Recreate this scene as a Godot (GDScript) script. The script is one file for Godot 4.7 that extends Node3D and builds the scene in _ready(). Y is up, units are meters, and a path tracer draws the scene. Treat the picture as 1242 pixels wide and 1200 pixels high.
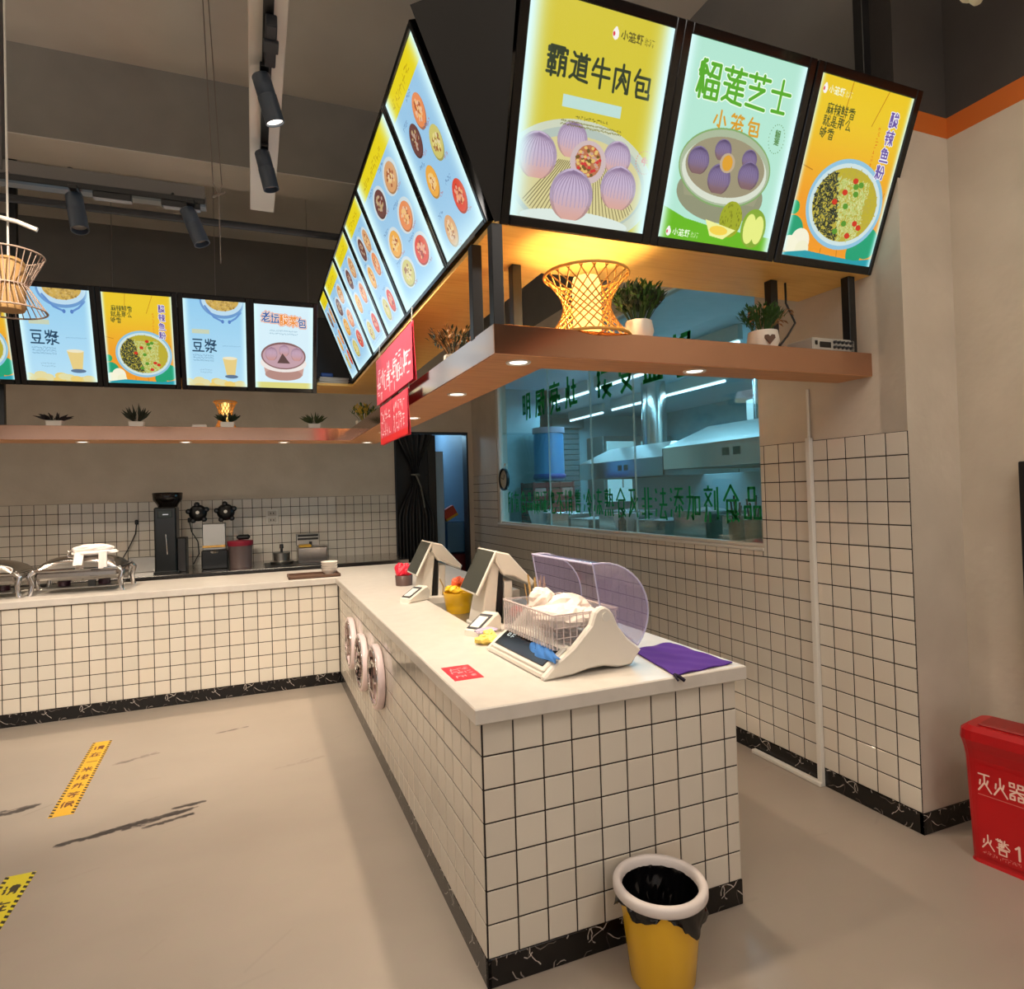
extends Node3D

# World: y up, metres. x runs along the end of the counter, z towards the viewer.
# The front left foot of the long counter is the origin.

const BASE_H := 0.087        # black marble kick board
const TILE := 0.1
const WALL_X := 1.947        # tiled wall with the kitchen window
const PIL_Z := -0.035        # front face of the pillar
const EAST_X := 2.273
const REAR_Z := -5.65
const CEIL_Y := 4.36
const TOP_Y := 0.84          # countertop
const SHELF_LO := 1.943
const SHELF_HI := 2.042
const REAR_FACE := -3.366    # front of the buffet counter

var M := {}
var taken := {}
var tile_meshes := {}
var rng := RandomNumberGenerator.new()


func _ready():
	rng.seed = 7
	# ---- camera
	var cam := Camera3D.new()
	cam.name = "camera"
	var f := 761.02
	cam.projection = Camera3D.PROJECTION_FRUSTUM
	cam.near = 0.05
	cam.far = 60.0
	cam.size = 1200.0 / f * cam.near
	cam.frustum_offset = Vector2((621.0 - 606.81) / f, -(600.0 - 585.13) / f) * cam.near
	cam.transform = Transform3D(Basis(Vector3(0.930156, -0.029333, 0.365991), Vector3(0.021299, 0.999436, 0.02597), Vector3(-0.366546, -0.01636, 0.930256)), Vector3(-0.62127, 1.47655, 1.78855))
	add_child(cam)
	cam.current = true
	# ---- environment and exposure
	var we := WorldEnvironment.new()
	we.name = "environment"
	var env := Environment.new()
	env.background_mode = Environment.BG_COLOR
	env.background_color = Color(0.02, 0.02, 0.02)
	env.tonemap_mode = Environment.TONE_MAPPER_LINEAR
	env.tonemap_exposure = 1.0
	env.sdfgi_enabled = true
	env.ssao_enabled = true
	env.ssil_enabled = true
	we.environment = env
	add_child(we)
	# ---- materials, then the large lamps of the room and added fill lights
	make_materials()
	for p in [[-3.6, 0.6, 1.0, "second"], [-1.3, 1.6, 1.0, "third"], [1.1, 1.9, 1.7, "fourth"], [-3.6, 3.6, 1.0, "fifth"], [0.6, 4.2, 1.0, "sixth"], [-4.4, -1.6, 1.0, "first"]]:
		ceiling_panel(Vector3(p[0], 3.45, p[1]), p[2], p[3] + " square LED ceiling panel of the dining room, counted from the buffet")
	added_shopfront_light(3.9)
	# ---- setting
	build_shell()
	build_kitchen_room()
	# ---- large things
	build_counters()
	build_shelf()
	build_menu_boards()
	# ---- smaller things
	build_counter_items()
	build_buffet_items()
	build_shelf_items()
	build_floor_items()
	build_ceiling_items()
	build_kitchen_items()
	build_corridor_items()


# ------------------------------------------------------------------ names and nodes
func numbered(n: String) -> String:
	if not taken.has(n):
		taken[n] = 0
		return n
	taken[n] += 1
	return "%s_%03d" % [n, taken[n]]


func thing(called: String, label: String, category: String, at := Vector3.ZERO, yaw := 0.0, group := "") -> Node3D:
	var o := Node3D.new()
	o.name = numbered(called)
	o.position = at
	o.rotation.y = yaw
	add_child(o)
	tag(o, label, category, group)
	return o


func tag(o: Node, label: String, category: String, group := ""):
	if label != "":
		o.set_meta("label", label)
	if category != "":
		o.set_meta("category", category)
	if group != "":
		o.set_meta("group", group)


func shell(called: String, label: String) -> Node3D:
	var o := Node3D.new()
	o.name = numbered(called)
	add_child(o)
	o.set_meta("kind", "structure")
	o.set_meta("label", label)
	return o


func part(called: String, st: SurfaceTool, m: Material, parent: Node, label := "") -> MeshInstance3D:
	var o := MeshInstance3D.new()
	o.name = called
	o.mesh = st.commit()
	o.material_override = m
	parent.add_child(o, true)
	if label != "":
		o.set_meta("label", label)
	return o


func copy_of(o: Node3D, label: String, at: Vector3, yaw := 0.0) -> Node3D:
	var c: Node3D = o.duplicate()
	c.name = numbered(String(o.name).split("_0")[0])
	add_child(c)
	c.position = at
	c.rotation.y = yaw
	c.set_meta("label", label)
	return c


# ------------------------------------------------------------------ shapes
func mb() -> SurfaceTool:
	var st := SurfaceTool.new()
	st.begin(Mesh.PRIMITIVE_TRIANGLES)
	return st


func vtx(st: SurfaceTool, p: Vector3, n: Vector3, uv: Vector2):
	st.set_normal(n)
	st.set_uv(uv)
	st.add_vertex(p)


func tri_n(st: SurfaceTool, a: Vector3, b: Vector3, c: Vector3, na: Vector3, nb: Vector3, nc: Vector3, ua := Vector2.ZERO, ub := Vector2.ZERO, uc := Vector2.ZERO):
	var g := (a - c).cross(a - b)
	if g.dot(na + nb + nc) < 0.0:
		vtx(st, a, na, ua); vtx(st, c, nc, uc); vtx(st, b, nb, ub)
	else:
		vtx(st, a, na, ua); vtx(st, b, nb, ub); vtx(st, c, nc, uc)


func tri(st: SurfaceTool, a: Vector3, b: Vector3, c: Vector3, hint: Vector3):
	var n := (a - c).cross(a - b).normalized()
	if n.dot(hint) < 0.0:
		n = -n
	tri_n(st, a, b, c, n, n, n)


func quad(st: SurfaceTool, a: Vector3, b: Vector3, c: Vector3, d: Vector3, hint: Vector3):
	var n := (a - c).cross(b - d).normalized()
	if n.dot(hint) < 0.0:
		n = -n
	tri_n(st, a, b, c, n, n, n, Vector2(0, 1), Vector2(1, 1), Vector2(1, 0))
	tri_n(st, a, c, d, n, n, n, Vector2(0, 1), Vector2(1, 0), Vector2(0, 0))


func ax3(i: int, v: float) -> Vector3:
	var r := Vector3.ZERO
	r[i] = v
	return r


func box(st: SurfaceTool, c: Vector3, s: Vector3, bev := 0.0, xf := Transform3D.IDENTITY):
	var h := s * 0.5
	var bv := minf(bev, minf(h.x, minf(h.y, h.z)) * 0.95)
	for a in 3:
		var p := (a + 1) % 3
		var q := (a + 2) % 3
		for sg in [-1.0, 1.0]:
			var o := ax3(a, h[a] * sg)
			var u := ax3(p, h[p] - bv)
			var v := ax3(q, h[q] - bv)
			quad(st, xf * (c + o - u - v), xf * (c + o + u - v), xf * (c + o + u + v), xf * (c + o - u + v), xf.basis * ax3(a, sg))
		if bv > 0.0:
			for sp in [-1.0, 1.0]:
				for sq in [-1.0, 1.0]:
					var e1 := ax3(p, sp * h[p]) + ax3(q, sq * (h[q] - bv))
					var e2 := ax3(p, sp * (h[p] - bv)) + ax3(q, sq * h[q])
					var w := ax3(a, h[a] - bv)
					quad(st, xf * (c + e1 - w), xf * (c + e1 + w), xf * (c + e2 + w), xf * (c + e2 - w), xf.basis * (ax3(p, sp) + ax3(q, sq)))
	if bv > 0.0:
		for sx in [-1.0, 1.0]:
			for sy in [-1.0, 1.0]:
				for sz in [-1.0, 1.0]:
					var g := Vector3(sx, sy, sz)
					tri(st, xf * (c + g * Vector3(h.x, h.y - bv, h.z - bv)), xf * (c + g * Vector3(h.x - bv, h.y, h.z - bv)), xf * (c + g * Vector3(h.x - bv, h.y - bv, h.z)), xf.basis * g)


func span(st: SurfaceTool, lo: Vector3, hi: Vector3, bev := 0.0, xf := Transform3D.IDENTITY):
	box(st, (lo + hi) * 0.5, (hi - lo).abs(), bev, xf)


# a turned shape about y; the profile is a list of (radius, height)
func lathe(st: SurfaceTool, prof: Array, seg := 24, xf := Transform3D.IDENTITY, squash := 1.0):
	var ns := []
	for i in prof.size() - 1:
		var d: Vector2 = prof[i + 1] - prof[i]
		ns.append(Vector2(d.y, -d.x).normalized())
	for i in prof.size() - 1:
		var n0: Vector2 = ns[i]
		var n1: Vector2 = ns[i]
		if i > 0 and n0.dot(ns[i - 1]) > 0.55:
			n0 = (n0 + ns[i - 1]).normalized()
		if i < ns.size() - 1 and n1.dot(ns[i + 1]) > 0.55:
			n1 = (n1 + ns[i + 1]).normalized()
		var pa: Vector2 = prof[i]
		var pb: Vector2 = prof[i + 1]
		for k in seg:
			var t0 := TAU * k / seg
			var t1 := TAU * (k + 1) / seg
			var c0 := Vector3(cos(t0), 0, sin(t0) * squash)
			var c1 := Vector3(cos(t1), 0, sin(t1) * squash)
			var up := Vector3.UP
			var a := xf * (c0 * pa.x + up * pa.y)
			var b := xf * (c1 * pa.x + up * pa.y)
			var c := xf * (c1 * pb.x + up * pb.y)
			var d := xf * (c0 * pb.x + up * pb.y)
			var na := (xf.basis * (c0 * n0.x + up * n0.y)).normalized()
			var nb := (xf.basis * (c1 * n0.x + up * n0.y)).normalized()
			var nc := (xf.basis * (c1 * n1.x + up * n1.y)).normalized()
			var nd := (xf.basis * (c0 * n1.x + up * n1.y)).normalized()
			if pa.x > 1e-5:
				tri_n(st, a, b, c, na, nb, nc)
			if pb.x > 1e-5:
				tri_n(st, a, c, d, na, nc, nd)


func tube(st: SurfaceTool, pts: Array, r: float, sides := 8, r_end := -1.0):
	var rings := []
	var side := Vector3.ZERO
	var n := pts.size()
	var closed: bool = n > 3 and (pts[0] as Vector3).distance_to(pts[n - 1]) < 1e-5
	for i in n:
		var d: Vector3 = pts[mini(i + 1, n - 1)] - pts[maxi(i - 1, 0)]
		if closed and (i == 0 or i == n - 1):
			d = pts[1] - pts[n - 2]
		d = d.normalized()
		if side == Vector3.ZERO:
			side = d.cross(Vector3.UP if absf(d.y) < 0.9 else Vector3.RIGHT).normalized()
		side = (side - d * side.dot(d)).normalized()
		var up := d.cross(side)
		var rr := r if r_end < 0.0 else lerpf(r, r_end, float(i) / (n - 1))
		var ring := []
		for k in sides:
			var a := TAU * k / sides
			var dir := side * cos(a) + up * sin(a)
			ring.append([pts[i] + dir * rr, dir])
		rings.append(ring)
	for i in n - 1:
		for k in sides:
			var k2 := (k + 1) % sides
			var a = rings[i][k]
			var b = rings[i][k2]
			var c = rings[i + 1][k2]
			var d = rings[i + 1][k]
			tri_n(st, a[0], b[0], c[0], a[1], b[1], c[1])
			tri_n(st, a[0], c[0], d[0], a[1], c[1], d[1])
	if not closed:
		for e in [0, n - 1]:
			var out: Vector3 = pts[0] - pts[1] if e == 0 else pts[n - 1] - pts[n - 2]
			for k in range(1, sides - 1):
				tri(st, rings[e][0][0], rings[e][k][0], rings[e][k + 1][0], out)


func ring_pts(c: Vector3, r: float, n := 24, u := Vector3.RIGHT, v := Vector3.BACK) -> Array:
	var out := []
	for i in n + 1:
		var a := TAU * (i % n) / n
		out.append(c + u * cos(a) * r + v * sin(a) * r)
	return out


# a flat outline in the xy plane, drawn out from z0 to z1
func prism(st: SurfaceTool, poly: Array, z0: float, z1: float, xf := Transform3D.IDENTITY, bev := 0.0):
	var pp := PackedVector2Array(poly)
	if Geometry2D.is_polygon_clockwise(pp):
		pp.reverse()
	var n := pp.size()
	var inner := PackedVector2Array()
	for i in n:
		var e0 := (pp[i] - pp[(i + n - 1) % n]).normalized()
		var e1 := (pp[(i + 1) % n] - pp[i]).normalized()
		var m := Vector2(-e0.y, e0.x) + Vector2(-e1.y, e1.x)
		inner.append(pp[i] + m / maxf(m.length_squared() * 0.5, 0.3) * bev)
	var idx := Geometry2D.triangulate_polygon(inner)
	var b := bev * signf(z1 - z0)
	for k in range(0, idx.size(), 3):
		for z in [z0, z1]:
			var q := []
			for j in 3:
				q.append(xf * Vector3(inner[idx[k + j]].x, inner[idx[k + j]].y, z))
			tri(st, q[0], q[1], q[2], xf.basis * Vector3(0, 0, signf(z - (z0 + z1) * 0.5)))
	for i in n:
		var j := (i + 1) % n
		var e := pp[j] - pp[i]
		var o := Vector3(e.y, -e.x, 0)
		var p := func(v: Vector2, z: float) -> Vector3: return xf * Vector3(v.x, v.y, z)
		quad(st, p.call(pp[i], z0 + b), p.call(pp[j], z0 + b), p.call(pp[j], z1 - b), p.call(pp[i], z1 - b), xf.basis * o)
		if bev > 0.0:
			var oz := o.normalized() + Vector3(0, 0, signf(z1 - z0))
			quad(st, p.call(pp[i], z1 - b), p.call(pp[j], z1 - b), p.call(inner[j], z1), p.call(inner[i], z1), xf.basis * oz)
			oz.z = -oz.z
			quad(st, p.call(pp[i], z0 + b), p.call(pp[j], z0 + b), p.call(inner[j], z0), p.call(inner[i], z0), xf.basis * oz)


# a slab: outline in x and z, from y0 to y1
func slab(st: SurfaceTool, poly: Array, y0: float, y1: float, bev := 0.0):
	var xf := Transform3D(Basis(Vector3(1, 0, 0), Vector3(0, 0, 1), Vector3(0, 1, 0)), Vector3.ZERO)
	prism(st, poly, y0, y1, xf, bev)


# a printed face with texture coordinates: a is the upper left corner, u runs right, v runs down
func face(st: SurfaceTool, a: Vector3, u: Vector3, v: Vector3, n: Vector3):
	tri_n(st, a, a + u, a + u + v, n, n, n, Vector2(0, 0), Vector2(1, 0), Vector2(1, 1))
	tri_n(st, a, a + u + v, a + v, n, n, n, Vector2(0, 0), Vector2(1, 1), Vector2(0, 1))


# a soft sheet: heights on a grid, thick
func sheet(st: SurfaceTool, nu: int, nv: int, p: Callable, thick := 0.002):
	var g := []
	for i in nu + 1:
		var row := []
		for j in nv + 1:
			row.append(p.call(float(i) / nu, float(j) / nv))
		g.append(row)
	var nr := []
	for i in nu + 1:
		var row := []
		for j in nv + 1:
			var du: Vector3 = g[mini(i + 1, nu)][j] - g[maxi(i - 1, 0)][j]
			var dv: Vector3 = g[i][mini(j + 1, nv)] - g[i][maxi(j - 1, 0)]
			row.append(dv.cross(du).normalized())
		nr.append(row)
	for i in nu:
		for j in nv:
			for s in [1.0, -1.0]:
				var o: float = thick * 0.5 * s
				var q := []
				var m := []
				for c in [[i, j], [i + 1, j], [i + 1, j + 1], [i, j + 1]]:
					q.append(g[c[0]][c[1]] + nr[c[0]][c[1]] * o)
					m.append(nr[c[0]][c[1]] * s)
				tri_n(st, q[0], q[1], q[2], m[0], m[1], m[2])
				tri_n(st, q[0], q[2], q[3], m[0], m[2], m[3])
	for i in nu:
		for j in [0, nv]:
			var a: Vector3 = nr[i][j] * thick * 0.5
			var b: Vector3 = nr[i + 1][j] * thick * 0.5
			quad(st, g[i][j] - a, g[i + 1][j] - b, g[i + 1][j] + b, g[i][j] + a, g[i][j] - g[i][nv / 2])
	for j in nv:
		for i in [0, nu]:
			var a: Vector3 = nr[i][j] * thick * 0.5
			var b: Vector3 = nr[i][j + 1] * thick * 0.5
			quad(st, g[i][j] - a, g[i][j + 1] - b, g[i][j + 1] + b, g[i][j] + a, g[i][j] - g[nu / 2][j])


func facing(dir: Vector3, at := Vector3.ZERO, up := Vector3.UP) -> Transform3D:   # -z looks along dir
	var z := -dir.normalized()
	var x := (up if absf(z.dot(up)) < 0.98 else Vector3.BACK).cross(z).normalized()
	return Transform3D(Basis(x, z.cross(x), z), at)


func along(dir: Vector3, at := Vector3.ZERO) -> Transform3D:   # y runs along dir
	var y := dir.normalized()
	var x := y.cross(Vector3.BACK if absf(y.z) < 0.9 else Vector3.RIGHT).normalized()
	return Transform3D(Basis(x, y, x.cross(y)), at)


# ------------------------------------------------------------------ materials
func mat(c: Color, rough := 0.6, metal := 0.0) -> StandardMaterial3D:
	var m := StandardMaterial3D.new()
	m.albedo_color = c
	m.roughness = rough
	m.metallic = metal
	return m


func glow(c: Color, e: float) -> StandardMaterial3D:
	var m := mat(c.darkened(0.2), 0.4)
	m.emission_enabled = true
	m.emission = c
	m.emission_energy_multiplier = e
	return m


func clear(c: Color, a: float, rough := 0.04) -> StandardMaterial3D:
	var m := mat(Color(c.r, c.g, c.b, a), rough)
	m.transparency = BaseMaterial3D.TRANSPARENCY_ALPHA
	return m


func noise_tex(ramp: Array, freq: float, size := 512, oct := 4, sd := 1, kind := FastNoiseLite.TYPE_SIMPLEX_SMOOTH) -> NoiseTexture2D:
	var n := FastNoiseLite.new()
	n.noise_type = kind
	n.frequency = freq
	n.fractal_octaves = oct
	n.seed = sd
	var t := NoiseTexture2D.new()
	t.width = size
	t.height = size
	t.seamless = true
	t.noise = n
	var g := Gradient.new()
	var offs := PackedFloat32Array()
	var cols := PackedColorArray()
	for i in ramp.size():
		offs.append(float(i) / (ramp.size() - 1))
		cols.append(ramp[i])
	g.offsets = offs
	g.colors = cols
	t.color_ramp = g
	return t


func mottled(m: StandardMaterial3D, a: Color, b: Color, freq: float, scale: Vector3, sd := 1) -> StandardMaterial3D:
	m.albedo_texture = noise_tex([a, b], freq, 512, 4, sd)
	m.albedo_color = Color.WHITE
	m.uv1_triplanar = true
	m.uv1_world_triplanar = true
	m.uv1_scale = scale
	return m


func bumpy(m: StandardMaterial3D, freq: float, h: float, scale: Vector3, sd := 3) -> StandardMaterial3D:
	m.heightmap_enabled = true
	m.heightmap_texture = noise_tex([Color.BLACK, Color.WHITE], freq, 512, 3, sd)
	m.heightmap_scale = h
	m.uv1_triplanar = true
	m.uv1_world_triplanar = true
	m.uv1_scale = scale
	return m


func marble_image() -> ImageTexture:
	var im := Image.create(512, 256, false, Image.FORMAT_RGB8)
	im.fill(Color(0.045, 0.035, 0.032))
	var r := RandomNumberGenerator.new()
	r.seed = 41
	for k in 60:
		var p := Vector2(r.randf() * 512, r.randf() * 256)
		var d := Vector2.from_angle(r.randf() * TAU)
		var c := Color(0.78, 0.74, 0.70).lerp(Color(0.16, 0.13, 0.12), pow(r.randf(), 1.6))
		var len := r.randi_range(2, 7)
		for s in len:
			d = d.rotated(r.randf_range(-0.9, 0.9))
			var q := p + d * r.randf_range(6, 18)
			ink(im, p, q, 0.8 + r.randf() * 1.3, c)
			p = q
	return ImageTexture.create_from_image(im)


func make_materials():
	M.tile = [mat(Color(0.835, 0.80, 0.742), 0.07), mat(Color(0.845, 0.81, 0.752), 0.06), mat(Color(0.822, 0.786, 0.728), 0.08), mat(Color(0.842, 0.80, 0.738), 0.055)]
	M.grout = mat(Color(0.13, 0.085, 0.06), 0.9)
	M.marble = mat(Color.WHITE, 0.22)
	M.marble.albedo_texture = marble_image()
	M.marble.uv1_triplanar = true
	M.marble.uv1_world_triplanar = true
	M.marble.uv1_scale = Vector3(1.9, 3.6, 1.9)
	M.white_wall = bumpy(mottled(mat(Color.WHITE, 0.75), Color(0.77, 0.72, 0.65), Color(0.82, 0.77, 0.70), 0.01, Vector3(0.5, 0.5, 0.5)), 0.06, 0.15, Vector3(0.5, 0.5, 0.5))
	M.dark_paint = mottled(mat(Color.WHITE, 0.7), Color(0.44, 0.43, 0.42), Color(0.48, 0.47, 0.45), 0.01, Vector3(0.4, 0.4, 0.4), 4)
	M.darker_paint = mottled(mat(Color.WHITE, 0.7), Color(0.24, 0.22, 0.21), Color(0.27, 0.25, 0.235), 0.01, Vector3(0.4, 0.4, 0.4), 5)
	M.ceiling = mottled(mat(Color.WHITE, 0.85), Color(0.75, 0.72, 0.67), Color(0.80, 0.77, 0.72), 0.008, Vector3(0.3, 0.3, 0.3), 6)
	M.beam = mottled(mat(Color.WHITE, 0.85), Color(0.50, 0.48, 0.45), Color(0.54, 0.52, 0.485), 0.01, Vector3(0.4, 0.4, 0.4), 7)
	M.orange = mat(Color(0.78, 0.40, 0.12), 0.6)
	M.top = mottled(mat(Color.WHITE, 0.3), Color(0.79, 0.76, 0.72), Color(0.83, 0.80, 0.76), 0.02, Vector3(1, 1, 1), 8)
	M.wood = wood(Color(0.70, 0.47, 0.29), Color(0.79, 0.56, 0.36), 0.45)
	M.yellow_wood = wood(Color(0.91, 0.70, 0.36), Color(0.97, 0.78, 0.43), 0.45)
	M.rosegold = mat(Color(0.76, 0.59, 0.49), 0.13, 1.0)
	M.rosegold.anisotropy_enabled = false
	M.black = mat(Color(0.045, 0.045, 0.05), 0.42)
	M.black_gloss = mat(Color(0.03, 0.03, 0.035), 0.12)
	M.dark_grey = mat(Color(0.17, 0.18, 0.2), 0.5)
	M.track_grey = mat(Color(0.22, 0.26, 0.31), 0.42)
	M.steel = mat(Color(0.80, 0.78, 0.76), 0.2, 1.0)
	M.steel_brushed = mat(Color(0.66, 0.65, 0.63), 0.36, 1.0)
	M.chrome = mat(Color(0.9, 0.88, 0.87), 0.08, 1.0)
	M.white_plastic = mat(Color(0.88, 0.85, 0.80), 0.35)
	M.white_paint = mat(Color(0.86, 0.84, 0.8), 0.4)
	M.lamp_white = glow(Color(1.0, 0.95, 0.88), 3.0)
	M.red_plastic = mat(Color(0.72, 0.05, 0.08), 0.33)
	M.screen = mat(Color(0.26, 0.27, 0.25), 0.18)
	M.leaf = mat(Color(0.17, 0.32, 0.10), 0.6)
	M.leaf.backlight_enabled = true
	M.leaf.backlight = Color(0.1, 0.2, 0.05)
	M.leaf_dark = mat(Color(0.10, 0.17, 0.09), 0.6)
	M.leaf_purple = mat(Color(0.10, 0.06, 0.08), 0.55)
	M.straw = mat(Color(0.74, 0.60, 0.38), 0.7)
	M.bamboo = mat(Color(0.86, 0.62, 0.28), 0.5)
	M.glass = clear(Color(0.42, 0.78, 0.76), 0.10, 0.02)
	M.acrylic = clear(Color(0.78, 0.78, 0.80), 0.16, 0.05)
	M.lilac = clear(Color(0.62, 0.56, 0.76), 0.34, 0.06)
	M.towel_blue = mat(Color(0.22, 0.45, 0.72), 0.9)
	M.purple = mat(Color(0.28, 0.09, 0.52), 0.85)
	M.purple.rim_enabled = true
	M.purple.rim = 0.5
	M.gold = mat(Color(0.93, 0.73, 0.17), 0.2, 0.22)
	M.bag_black = mat(Color(0.02, 0.02, 0.024), 0.16)
	M.green_vinyl = mat(Color(0.05, 0.58, 0.30), 0.6)
	M.green_vinyl.backlight_enabled = true
	M.green_vinyl.backlight = Color(0.03, 0.55, 0.28)
	M.kitchen_wall = mottled(mat(Color.WHITE, 0.4), Color(0.58, 0.67, 0.69), Color(0.63, 0.72, 0.74), 0.01, Vector3(1, 1, 1), 9)
	M.kitchen_ceiling = mottled(mat(Color.WHITE, 0.4), Color(0.74, 0.80, 0.84), Color(0.78, 0.84, 0.88), 0.01, Vector3(1, 1, 1), 10)
	M.kitchen_tube = glow(Color(0.75, 0.93, 1.0), 3.0)
	M.white_bag = mat(Color(0.93, 0.87, 0.82), 0.4)
	M.brown = mat(Color(0.36, 0.25, 0.18), 0.6)
	M.pot_white = mat(Color(0.86, 0.83, 0.78), 0.4)
	M.pink = clear(Color(0.96, 0.78, 0.80), 0.75, 0.3)


func wood(a: Color, b: Color, rough: float) -> StandardMaterial3D:
	var m := mat(Color.WHITE, rough)
	m.albedo_texture = noise_tex([a, a.lerp(b, 0.6), b, a.lerp(b, 0.3)], 0.012, 512, 4, 11)
	m.uv1_triplanar = true
	m.uv1_world_triplanar = true
	m.uv1_scale = Vector3(0.5, 6.0, 6.0)
	return m


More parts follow.
